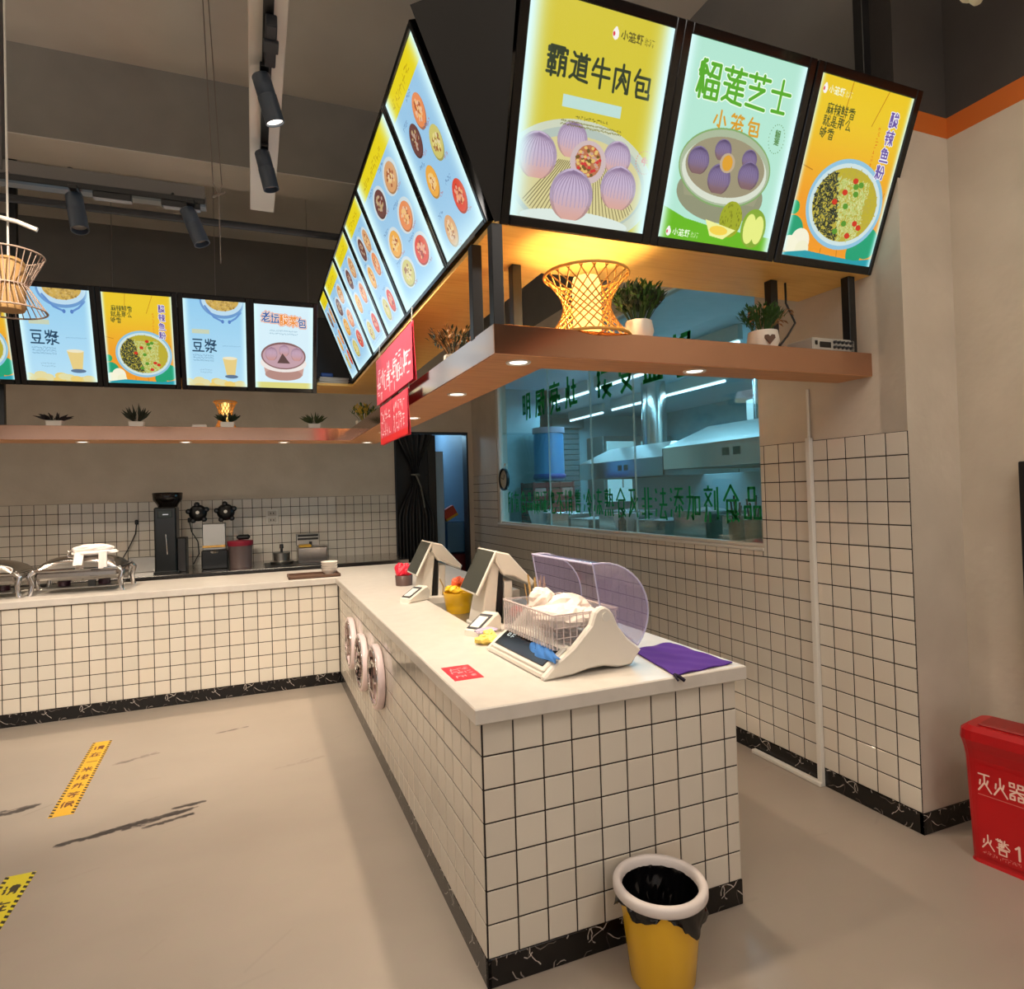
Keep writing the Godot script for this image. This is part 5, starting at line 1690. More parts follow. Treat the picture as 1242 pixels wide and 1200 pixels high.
func lump(st: SurfaceTool, c: Vector3, r: Vector3, nz: FastNoiseLite, rough: float, seg := 16, rings := 10):
	var P := func(i: int, j: int) -> Vector3:
		var th := PI * j / rings
		var ph := TAU * (i % seg) / seg
		var d := Vector3(sin(th) * cos(ph), cos(th), sin(th) * sin(ph))
		return c + d * r * (1.0 + rough * nz.get_noise_3dv((c + d * r) * 3.0 + d * 0.06))
	for i in seg:
		for j in rings:
			var a: Vector3 = P.call(i, j)
			var b: Vector3 = P.call(i + 1, j)
			var e: Vector3 = P.call(i + 1, j + 1)
			var f: Vector3 = P.call(i, j + 1)
			var m := (a + b + e + f) * 0.25 - c
			if j > 0:
				tri(st, a, b, e, m)
			if j < rings - 1:
				tri(st, a, e, f, m)


# ------------------------------------------------------------------ on the buffet and the bench
func build_buffet_items():
	for i in 2:
		var lab: String = ["roll-top chafing dish with a white towel on its lid", "roll-top chafing dish at the left edge of the photo"][i]
		var t := thing("chafing_dish", lab, "chafing dish", Vector3([-1.81, -2.43][i], TOP_Y, [-3.74, -3.72][i]), -0.06, "steel chafing dishes on the buffet counter")
		var st := mb()
		span(st, Vector3(-0.265, 0.10, -0.17), Vector3(0.265, 0.165, 0.17), 0.02)
		part("water_pan", st, M.steel, t)
		st = mb()
		span(st, Vector3(-0.285, 0.16, -0.185), Vector3(0.285, 0.178, 0.185), 0.006)
		part("rim_frame", st, M.chrome, t)
		st = mb()
		sheet(st, 18, 14, func(u: float, v: float) -> Vector3:
			var x := (u - 0.5) * 2.0
			var z := (v - 0.5) * 2.0
			return Vector3(x * 0.265, 0.178 + 0.085 * sqrt(maxf(0.0, 1.0 - pow(absf(x), 3.0))) * sqrt(maxf(0.0, 1.0 - z * z * 0.999)), z * 0.17), 0.002)
		part("lid", st, M.steel, t)
		for s in [[-1, -1], [1, -1], [-1, 1], [1, 1]]:
			st = mb()
			var x: float = s[0] * 0.262
			var z: float = s[1] * 0.165
			tube(st, [Vector3(x, 0.17, z), Vector3(x + s[0] * 0.03, 0.14, z + s[1] * 0.012), Vector3(x + s[0] * 0.012, 0.08, z + s[1] * 0.005), Vector3(x + s[0] * 0.022, 0.012, z + s[1] * 0.01), Vector3(x + s[0] * 0.03, 0.0, z + s[1] * 0.012)], 0.021, 8, 0.014)
			part("leg", st, M.chrome, t)
		st = mb()
		span(st, Vector3(-0.24, 0.03, -0.14), Vector3(0.24, 0.04, 0.14), 0.003)
		part("lower_tray", st, M.steel_brushed, t)
		for x in [-0.13, 0.13]:
			st = mb()
			lathe(st, [Vector2(0, 0.04), Vector2(0.04, 0.04), Vector2(0.042, 0.075), Vector2(0, 0.078)], 16, Transform3D(Basis.IDENTITY, Vector3(x, 0, 0)))
			part("burner_can", st, mat(Color(0.25, 0.09, 0.16), 0.4), t)
		st = mb()
		span(st, Vector3(0.07, 0.045, 0.165), Vector3(0.12, 0.09, 0.182), 0.003)
		part("latch", st, M.black, t)
		st = mb()
		tube(st, [Vector3(-0.1, 0.262, 0.02), Vector3(-0.09, 0.295, 0.02), Vector3(0.09, 0.295, 0.02), Vector3(0.1, 0.262, 0.02)], 0.009, 8)
		part("handle", st, M.chrome, t)
	var nz := FastNoiseLite.new()
	nz.seed = 8
	nz.frequency = 7.0
	var tw := thing("white_towel", "folded white towel draped over the chafing dish lid", "towel", Vector3(-1.74, TOP_Y + 0.255, -3.70))
	var st := mb()
	for q in [[Vector3(0.0, 0.05, 0), Vector3(0.135, 0.036, 0.075)], [Vector3(0.01, 0.025, 0.01), Vector3(0.15, 0.024, 0.085)]]:
		lump(st, q[0], q[1], nz, 0.25, 22, 12)
	sheet(st, 6, 8, func(u: float, v: float) -> Vector3: return Vector3(0.05 + u * 0.05 + v * 0.01, 0.03 - v * 0.115, 0.085 + 0.07 * v + 0.008 * sin(u * 6.0)), 0.006)
	sheet(st, 6, 8, func(u: float, v: float) -> Vector3: return Vector3(-0.10 + u * 0.055, 0.03 - v * 0.085, 0.08 + 0.07 * v + 0.008 * sin(u * 5.0 + 1.0)), 0.006)
	part("towel_folds", st, mat(Color(0.92, 0.88, 0.86), 0.9), tw)

	var tr := thing("brown_tray", "narrow brown tray on the buffet corner under a stack of bowls", "tray", Vector3(-0.18, TOP_Y, -3.52))
	st = mb()
	span(st, Vector3(-0.2, 0, -0.12), Vector3(0.2, 0.008, 0.12), 0.003)
	for q in [[-0.2, -0.12, 0.2, -0.108], [-0.2, 0.108, 0.2, 0.12], [-0.2, -0.12, -0.188, 0.12], [0.188, -0.12, 0.2, 0.12]]:
		span(st, Vector3(q[0], 0, q[1]), Vector3(q[2], 0.024, q[3]), 0.003)
	part("tray_body", st, M.brown, tr)
	for i in 4:
		var b := thing("white_bowl", ["lowest white bowl of the stack on the brown tray", "second white bowl up in the stack on the brown tray", "third white bowl up in the stack on the brown tray", "topmost white bowl of the stack on the brown tray"][i], "bowl", Vector3(-0.055, TOP_Y + 0.009 + i * 0.02, -3.52), 0.0, "white bowls on the brown tray")
		st = mb()
		lathe(st, [Vector2(0, 0), Vector2(0.032, 0), Vector2(0.034, 0.006), Vector2(0.055, 0.022), Vector2(0.068, 0.045), Vector2(0.066, 0.046), Vector2(0.052, 0.026), Vector2(0.03, 0.01), Vector2(0, 0.009)], 28)
		part("bowl_body", st, mat(Color(0.92, 0.88, 0.83), 0.2), b)

	# bench against the rear wall
	var B := 0.80
	var g := thing("grinder", "tall dark grinder with a wide hopper against the rear tiles", "grinder", Vector3(-1.40, B, -5.10))
	st = mb()
	span(st, Vector3(-0.105, 0.0, -0.14), Vector3(0.085, 0.63, 0.14), 0.012)
	part("housing", st, mat(Color(0.035, 0.05, 0.05), 0.3), g)
	st = mb()
	span(st, Vector3(0.085, 0.0, -0.10), Vector3(0.165, 0.33, 0.12), 0.008)
	part("side_hopper", st, mat(Color(0.07, 0.055, 0.055), 0.4), g)
	st = mb()
	lathe(st, [Vector2(0.0, 0.63), Vector2(0.085, 0.63), Vector2(0.095, 0.655), Vector2(0.128, 0.70), Vector2(0.134, 0.765), Vector2(0.128, 0.77), Vector2(0, 0.775)], 28)
	part("bean_hopper", st, mat(Color(0.10, 0.075, 0.07), 0.15), g)
	st = mb()
	span(st, Vector3(-0.07, 0.53, 0.138), Vector3(0.05, 0.60, 0.146), 0.003)
	part("control_plate", st, mat(Color(0.10, 0.15, 0.12), 0.3), g)
	st = mb()
	span(st, Vector3(-0.03, 0.555, 0.144), Vector3(0.02, 0.565, 0.15), 0.001)
	tube(st, [Vector3(-0.005, 0.37, 0.15), Vector3(0.0, 0.32, 0.16), Vector3(0.005, 0.18, 0.155)], 0.006, 6)
	part("chrome_lever", st, M.chrome, g)
	st = mb()
	span(st, Vector3(-0.11, 0.0, 0.02), Vector3(0.11, 0.02, 0.20), 0.004)
	part("drip_tray", st, mat(Color(0.05, 0.07, 0.065), 0.3), g)
	st = mb()
	span(st, Vector3(-0.36, 0.0, 0.0), Vector3(-0.115, 0.15, 0.06), 0.004)
	var tp := thing("steel_pan", "shallow steel pan standing beside the grinder", "pan", Vector3(-1.40, B, -5.25))
	part("pan_side", st, M.steel_brushed, tp)

	var dd := thing("drink_dispenser", "steel and black drink dispenser with two round black hoppers", "dispenser", Vector3(-0.99, B, -5.14))
	st = mb()
	span(st, Vector3(-0.12, 0.0, -0.10), Vector3(0.12, 0.19, 0.10), 0.01)
	part("black_base", st, mat(Color(0.03, 0.035, 0.04), 0.3), dd)
	st = mb()
	span(st, Vector3(-0.11, 0.19, -0.09), Vector3(0.10, 0.45, 0.05), 0.006)
	part("steel_front", st, M.steel_brushed, dd)
	st = mb()
	span(st, Vector3(-0.11, 0.212, 0.045), Vector3(0.10, 0.235, 0.07), 0.003)
	part("brass_lip", st, mat(Color(0.85, 0.66, 0.36), 0.25, 0.8), dd)
	st = mb()
	lathe(st, [Vector2(0, 0.16), Vector2(0.075, 0.16), Vector2(0.085, 0.18), Vector2(0.04, 0.185), Vector2(0, 0.2)], 20, Transform3D(Basis.IDENTITY, Vector3(0, 0, 0.03)))
	part("drip_bowl", st, M.steel, dd)
	for x in [-0.15, 0.105]:
		st = mb()
		var R := along(Vector3(0, 0.1, 1), Vector3(x, 0.56, -0.02))
		lathe(st, [Vector2(0, -0.04), Vector2(0.07, -0.04), Vector2(0.085, 0.0), Vector2(0.082, 0.03), Vector2(0.05, 0.06), Vector2(0, 0.065)], 22, R)
		for a in 5:
			var dir := Vector3(cos(a * 1.26 + 0.4), sin(a * 1.26 + 0.4), 0)
			box(st, Vector3(x, 0.56, 0.0) + dir * 0.085, Vector3(0.05, 0.05, 0.05), 0.014)
		var h := part("hopper", st, mat(Color(0.02, 0.02, 0.025), 0.35), dd)
		st = mb()
		lathe(st, [Vector2(0, 0.064), Vector2(0.017, 0.064), Vector2(0.016, 0.07), Vector2(0, 0.072)], 14, R)
		part("knob", st, M.white_paint, h)
	var bk := thing("lidded_bucket", "grey translucent bucket with a red band and dark knob lid", "bucket", Vector3(-0.755, B, -5.14))
	st = mb()
	lathe(st, [Vector2(0, 0), Vector2(0.105, 0), Vector2(0.118, 0.24), Vector2(0, 0.24)], 28)
	part("bucket_body", st, mat(Color(0.40, 0.34, 0.33), 0.35), bk)
	st = mb()
	lathe(st, [Vector2(0.117, 0.215), Vector2(0.124, 0.22), Vector2(0.124, 0.265), Vector2(0.0, 0.275)], 28)
	part("red_band", st, mat(Color(0.62, 0.16, 0.24), 0.4), bk)
	st = mb()
	box(st, Vector3(0.03, 0.30, 0), Vector3(0.13, 0.05, 0.05), 0.018)
	part("lid_handle", st, mat(Color(0.03, 0.05, 0.035), 0.4), bk)
	var pb := thing("soap_pump", "low steel pot with a black pump on the bench", "pot", Vector3(-0.36, B, -5.14))
	st = mb()
	lathe(st, [Vector2(0, 0), Vector2(0.11, 0), Vector2(0.12, 0.03), Vector2(0.08, 0.04), Vector2(0.085, 0.12), Vector2(0, 0.125)], 26)
	part("pot_body", st, M.steel_brushed, pb)
	st = mb()
	lathe(st, [Vector2(0, 0.12), Vector2(0.012, 0.12), Vector2(0.012, 0.16), Vector2(0.022, 0.165), Vector2(0.018, 0.205), Vector2(0, 0.21)], 14)
	part("pump_knob", st, M.black, pb)
	var ck := thing("steel_cooker", "small stainless cooker with a slotted back beside the pump pot", "cooker", Vector3(-0.07, B, -5.14))
	st = mb()
	span(st, Vector3(-0.14, 0.0, -0.11), Vector3(0.16, 0.17, 0.14), 0.01)
	part("cooker_body", st, M.steel, ck)
	st = mb()
	span(st, Vector3(-0.14, 0.17, -0.11), Vector3(0.10, 0.30, -0.05), 0.006)
	part("cooker_back", st, M.steel_brushed, ck)
	for y in [0.245, 0.28]:
		st = mb()
		span(st, Vector3(-0.125, y - 0.012, -0.052), Vector3(0.085, y + 0.010, -0.045), 0.002)
		part("slot", st, M.black, ck)
	st = mb()
	span(st, Vector3(-0.01, 0.18, -0.05), Vector3(0.02, 0.215, -0.03), 0.003)
	part("clasp", st, M.black, ck)
	st = mb()
	span(st, Vector3(-0.12, 0.166, -0.04), Vector3(0.0, 0.19, 0.12), 0.004)
	part("yellow_tray", st, mat(Color(0.80, 0.62, 0.16), 0.4), ck)
	var mt := thing("black_mat", "thin black rubber mat under the bench pots", "mat", Vector3(-0.2, B, -5.05))
	st = mb()
	span(st, Vector3(-0.33, 0.0, -0.25), Vector3(0.30, 0.006, 0.2), 0.002)
	part("mat_sheet", st, M.black, mt)

	var sw := thing("wall_socket", "white double wall socket on the rear tiles", "socket", Vector3(-0.432, 1.20, REAR_Z + 0.004))
	st = mb()
	span(st, Vector3(-0.066, 0.0, 0), Vector3(0.066, 0.165, 0.02), 0.006)
	part("plate", st, M.white_paint, sw)
	for y in [0.045, 0.12]:
		st = mb()
		span(st, Vector3(-0.045, y - 0.028, 0.019), Vector3(0.045, y + 0.028, 0.023), 0.003)
		part("socket_face", st, mat(Color(0.74, 0.71, 0.66), 0.4), sw)
	st = mb()
	for q in [[-0.015, 0.12], [0.015, 0.12], [-0.015, 0.045], [0.015, 0.045]]:
		span(st, Vector3(q[0] - 0.004, q[1] - 0.01, 0.022), Vector3(q[0] + 0.004, q[1] + 0.01, 0.0245))
	part("pin_slot", st, M.black, sw)
	var paths := [[Vector3(-1.75, 1.28, 0), Vector3(-1.76, 1.16, 0.02), Vector3(-1.82, 1.02, 0.03), Vector3(-1.87, 0.92, 0.06), Vector3(-1.87, 0.82, 0.10)], [Vector3(-1.26, 1.28, 0), Vector3(-1.24, 1.16, 0.02), Vector3(-1.18, 1.05, 0.03), Vector3(-1.17, 0.92, 0.05), Vector3(-1.22, 0.82, 0.10)]]
	for i in 2:
		var cb := thing("black_power_lead", ["black power lead hanging left of the grinder", "black power lead hanging between the grinder and the dispenser"][i], "power lead", Vector3(0, 0, REAR_Z + 0.012), 0.0, "black leads on the rear tiles")
		st = mb()
		var p := []
		for v in paths[i]:
			p.append(v)
		tube(st, p, 0.006, 6)
		part("lead", st, M.black, cb)
		st = mb()
		box(st, paths[i][0] + Vector3(0, 0.0, 0.004), Vector3(0.03, 0.05, 0.03), 0.006)
		part("plug", st, M.black, cb)


# ------------------------------------------------------------------ on and under the hanging shelf
func leaf(st: SurfaceTool, p: Vector3, d: Vector3, w: float, up := Vector3.UP):
	var s := d.cross(up).normalized() * w * 0.5
	if s.length() < 1e-6:
		s = Vector3(w * 0.5, 0, 0)
	var n := s.cross(d).normalized()
	var m := p + d * 0.5 + n * d.length() * 0.10
	for g in [1.0, -1.0]:
		tri(st, p, m + s * g, m, n * 1.0)
		tri(st, m + s * g, p + d, m, n * 1.0)


func potted(called: String, label: String, group: String, at: Vector3, pot: String, r: float, h: float, leaves: Array, count: int, sp: float, hgt: float) -> Node3D:
	var t := thing(called, label, "potted plant", at, 0.0, group)
	var st := mb()
	var g := RandomNumberGenerator.new()
	g.seed = label.hash()
	if pot == "faceted":
		lathe(st, [Vector2(0, 0), Vector2(r * 0.72, 0), Vector2(r, h * 0.45), Vector2(r * 0.86, h), Vector2(r * 0.76, h), Vector2(r * 0.7, h * 0.8), Vector2(0, h * 0.8)], 8)
	elif pot == "box":
		prism(st, [Vector2(-r, 0), Vector2(r, 0), Vector2(r * 1.15, h), Vector2(-r * 1.15, h)], -r * 0.8, r * 0.8, Transform3D.IDENTITY, 0.004)
	else:
		lathe(st, [Vector2(0, 0), Vector2(r * 0.75, 0), Vector2(r, h * 0.5), Vector2(r * 0.9, h), Vector2(r * 0.8, h), Vector2(0, h * 0.8)], 24)
	part("pot", st, M.pot_white, t)
	for li in leaves.size():
		var m: Material = leaves[li]
		st = mb()
		for i in count / leaves.size():
			var a := g.randf() * TAU
			var e := sqrt(g.randf())
			var tip := Vector3(cos(a) * sp * e, h + hgt * (0.35 + 0.65 * sqrt(1.0 - e * e * 0.85) * g.randf_range(0.55, 1.0)), sin(a) * sp * e)
			var root := Vector3(cos(a) * r * 0.5 * e, h * 0.85, sin(a) * r * 0.5 * e)
			var dir := (tip - root)
			if i % 3 == 0:
				tube(st, [root, root.lerp(tip, 0.5) + Vector3(0, 0.008, 0), tip], 0.0016, 4)
			for k in 3:
				var p := root.lerp(tip, g.randf_range(0.45, 1.0))
				var d := (dir.normalized() + Vector3(g.randf_range(-1, 1), g.randf_range(-0.4, 0.8), g.randf_range(-1, 1))).normalized()
				leaf(st, p, d * hgt * 0.24, hgt * 0.085)
		part("foliage", st, m, t)
	return t


func spiky(label: String, group: String, at: Vector3, m: Material, n: int, hgt: float, sp: float):
	var t := thing("potted_plant", label, "potted plant", at, 0.0, group)
	var st := mb()
	prism(st, [Vector2(-0.045, 0), Vector2(0.045, 0), Vector2(0.052, 0.05), Vector2(-0.052, 0.05)], -0.035, 0.035, Transform3D.IDENTITY, 0.004)
	part("pot", st, M.pot_white, t)
	st = mb()
	for i in n:
		var a := i * 2.399
		var e := sqrt(float(i) / n)
		var d := Vector3(cos(a) * sp * e, hgt * (1.0 - 0.45 * e), sin(a) * sp * e)
		leaf(st, Vector3(cos(a) * 0.015, 0.045, sin(a) * 0.015), d, 0.022, Vector3(sin(a), 0.3, -cos(a)))
	part("leaves", st, m, t)


func bamboo_lamp(label: String, at: Vector3, r: float, h: float, e: float, n: int):
	var t := thing("bamboo_lamp", label, "lamp", at, 0.0, "woven bamboo lamps on the hanging shelf")
	var st := mb()
	for i in n:
		for s in [1.0, -1.0]:
			var a := TAU * i / n
			var b: float = a + s * 1.95
			tube(st, [Vector3(cos(a) * r, 0.004, sin(a) * r), Vector3(cos(b) * r, h, sin(b) * r)], 0.0028, 5)
	part("bamboo_strips", st, M.bamboo, t)
	for y in [0.008, h - 0.004]:
		st = mb()
		tube(st, ring_pts(Vector3(0, y, 0), r, 28), 0.006, 6)
		part("hoop", st, M.bamboo, t)
	st = mb()
	for i in 4:
		var a := TAU * i / 4
		tube(st, [Vector3(0, 0.012, 0), Vector3(cos(a) * r, 0.008, sin(a) * r)], 0.004, 5)
	lathe(st, [Vector2(0, 0.0), Vector2(0.03, 0.0), Vector2(0.03, 0.02), Vector2(0, 0.02)], 14)
	part("base_cross", st, M.bamboo, t)
	st = mb()
	lathe(st, [Vector2(0.0, 0.03), Vector2(r * 0.32, 0.03), Vector2(r * 0.34, 0.05), Vector2(r * 0.34, h - 0.03), Vector2(r * 0.3, h - 0.01), Vector2(0, h - 0.01)], 20)
	part("lit_shade", st, glow(Color(1.0, 0.86, 0.50), 1.5), t)
	var l := OmniLight3D.new()
	l.name = "lamp_light"
	l.light_color = Color(1.0, 0.87, 0.64)
	l.light_energy = e
	l.light_size = 0.05
	l.omni_range = 10.0
	l.omni_attenuation = 2.0
	l.shadow_enabled = true
	l.position = Vector3(0, h * 0.5, 0)
	t.add_child(l, true)


func build_shelf_items():
	var Y := SHELF_HI
	bamboo_lamp("large glowing hourglass lamp of bamboo strips on the front shelf", Vector3(0.572, Y, -0.29), 0.16, 0.25, 0.32, 20)
	bamboo_lamp("small glowing bamboo lamp on the rear shelf behind a plant", Vector3(-0.815, Y, -3.70), 0.085, 0.23, 0.05, 14)
	potted("potted_plant", "bushy green plant in a faceted white pot beside the bamboo lamp", "plants on the front shelf", Vector3(0.79, Y, -0.275), "faceted", 0.06, 0.085, [M.leaf, M.leaf, M.leaf_dark], 240, 0.105, 0.15)
	var hp := potted("potted_plant", "green plant in a white pot with a brown heart near the wall", "plants on the front shelf", Vector3(1.415, Y, -0.275), "round", 0.066, 0.085, [M.leaf, M.leaf], 150, 0.10, 0.12)
	var st := mb()
	prism(st, [Vector2(0, 0.02), Vector2(0.022, 0.045), Vector2(0.02, 0.058), Vector2(0.008, 0.06), Vector2(0, 0.052), Vector2(-0.008, 0.06), Vector2(-0.02, 0.058), Vector2(-0.022, 0.045)], 0.058, 0.069, Transform3D(Basis(Vector3.UP, -0.35), Vector3.ZERO), 0.001)
	part("heart", st, M.brown, hp)
	var dr := mat(Color(0.62, 0.44, 0.25), 0.7)
	st = mb()
	for i in 16:
		var a := rng.randf() * TAU
		var tip := Vector3(cos(a) * 0.09 + 0.04, 0.13 + rng.randf() * 0.06, sin(a) * 0.05)
		tube(st, [Vector3(0, 0.07, 0), tip * 0.6 + Vector3(0, 0.03, 0), tip], 0.0016, 4)
		leaf(st, tip, Vector3(cos(a) * 0.03, -0.02, 0.01), 0.016)
	part("dried_stems", st, dr, hp)
	potted("dried_flowers", "dried brown flowers in a pot on the left shelf above the counter", "plants on the left shelf", Vector3(0.25, Y, -0.96), "round", 0.05, 0.07, [dr, M.leaf_dark], 90, 0.13, 0.13)
	potted("dried_flowers", "yellow flowers at the far end of the left shelf by the red banner", "plants on the left shelf", Vector3(0.25, Y, -3.45), "box", 0.06, 0.06, [M.leaf, mat(Color(0.80, 0.68, 0.22), 0.6)], 80, 0.13, 0.15)
	spiky("dark purple leafy plant at the left of the rear shelf", "plants on the rear shelf", Vector3(-1.95, Y, -3.62), M.leaf_purple, 20, 0.07, 0.13)
	spiky("spiky grey-green plant in a white pot on the rear shelf", "plants on the rear shelf", Vector3(-1.43, Y, -3.62), mat(Color(0.20, 0.22, 0.16), 0.6), 26, 0.15, 0.10)
	spiky("green plant in a white pot before the small bamboo lamp", "plants on the rear shelf", Vector3(-0.80, Y, -3.58), M.leaf_dark, 30, 0.10, 0.10)
	spiky("low green plant in a white pot at the right of the rear shelf", "plants on the rear shelf", Vector3(-0.14, Y, -3.62), mat(Color(0.24, 0.28, 0.12), 0.6), 26, 0.11, 0.11)

	var am := thing("audio_amplifier", "small grey audio amplifier with knobs at the wall end of the front shelf", "amplifier", Vector3(1.745, Y, -0.265))
	st = mb()
	span(st, Vector3(-0.125, 0.006, -0.08), Vector3(0.125, 0.062, 0.06), 0.004)
	part("case", st, mat(Color(0.66, 0.64, 0.60), 0.35), am)
	st = mb()
	span(st, Vector3(-0.085, 0.02, 0.059), Vector3(-0.02, 0.045, 0.062), 0.001)
	span(st, Vector3(-0.112, 0.03, 0.059), Vector3(-0.10, 0.048, 0.064), 0.001)
	part("display", st, M.black_gloss, am)
	st = mb()
	for i in 5:
		for j in 2:
			lathe(st, [Vector2(0.007, 0), Vector2(0.006, 0.012), Vector2(0, 0.012)], 10, along(Vector3(0, 0, 1), Vector3(0.0 + i * 0.024, 0.024 + j * 0.022, 0.06)))
	part("knob", st, M.dark_grey, am)
	st = mb()
	for q in [[-0.1, -0.06], [0.1, -0.06], [-0.1, 0.04], [0.1, 0.04]]:
		lathe(st, [Vector2(0, 0), Vector2(0.01, 0), Vector2(0.01, 0.007), Vector2(0, 0.007)], 8, Transform3D(Basis.IDENTITY, Vector3(q[0], 0, q[1])))
	part("foot", st, M.black, am)
	var cb := thing("black_cable", "loose black cable hanging from the sign box behind the amplifier", "cable", Vector3(1.66, Y, -0.36))
	st = mb()
	tube(st, [Vector3(-0.02, 0.345, 0.0), Vector3(-0.03, 0.25, 0.01), Vector3(0.01, 0.16, 0.02), Vector3(-0.03, 0.10, 0.01), Vector3(-0.07, 0.06, 0.01), Vector3(-0.09, 0.008, 0.0), Vector3(-0.02, 0.005, 0.0), Vector3(0.05, 0.02, 0.01)], 0.005, 6)
	part("cable_run", st, M.black, cb)
	var wt := thing("white_box", "small white box on the rear shelf", "box", Vector3(-1.0, Y, -3.60))
	st = mb()
	span(st, Vector3(-0.05, 0, -0.03), Vector3(0.05, 0.03, 0.03), 0.003)
	part("box_body", st, M.white_paint, wt)

	# red hanging banner below the left boards
	var bn := thing("red_banner", "red paper banner of white print hung from the left boards", "banner", Vector3(0.115, 1.78, -1.6))
	for q in [[-0.50, 0.46, 0.25, 0.535, 4, 0], [-0.41, 0.33, 0.0, 0.235, 3, 1]]:
		var z0: float = q[0]
		var z1: float = q[1]
		st = mb()
		var sk := 0.02
		sheet(st, 8, 6, func(u: float, v: float) -> Vector3: return Vector3(0.006 * sin(u * 5.0 + v * 2.0) - 0.004 * q[5], lerpf(q[3], q[2], v), lerpf(z0, z1, u)), 0.0012)
		part("banner_sheet", st, mat(Color(0.86, 0.22, 0.30), 0.5), bn)
		var im := Image.create(384, 128, false, Image.FORMAT_RGB8)
		im.fill(Color(0.88, 0.26, 0.34))
		if q[5] == 0:
			small_print(im, Rect2(12, 22, 360, 78), 1, Color(0.97, 0.86, 0.88), 31, 48)
			small_print(im, Rect2(14, 30, 360, 78), 2, Color(0.97, 0.80, 0.84), 32, 30)
		else:
			im.fill_rect(Rect2i(186, 0, 4, 128), Color(0.62, 0.12, 0.2))
			small_print(im, Rect2(14, 10, 160, 92), 3, Color(0.97, 0.86, 0.88), 33, 24)
			small_print(im, Rect2(204, 10, 160, 92), 3, Color(0.97, 0.86, 0.88), 34, 24)
			im.fill_rect(Rect2i(0, 108, 384, 20), Color(0.90, 0.12, 0.14))
		st = mb()
		face(st, Vector3(-0.012, q[3] - 0.004, z0 + 0.01), Vector3(0, 0, z1 - z0 - 0.02), Vector3(0, -(q[3] - q[2]) + 0.008, 0), Vector3(-1, 0, 0))
		var m := printed(im, 0.5)
		part("print", st, m, bn)
	st = mb()
	for z in [-0.45, 0.40]:
		tube(st, [Vector3(0.0, 0.53, z), Vector3(0.005, 0.615, z)], 0.0025, 5)
		tube(st, [Vector3(-0.002, 0.23, z * 0.8), Vector3(-0.002, 0.26, z * 0.8)], 0.002, 5)
	part("string", st, M.white_paint, bn)


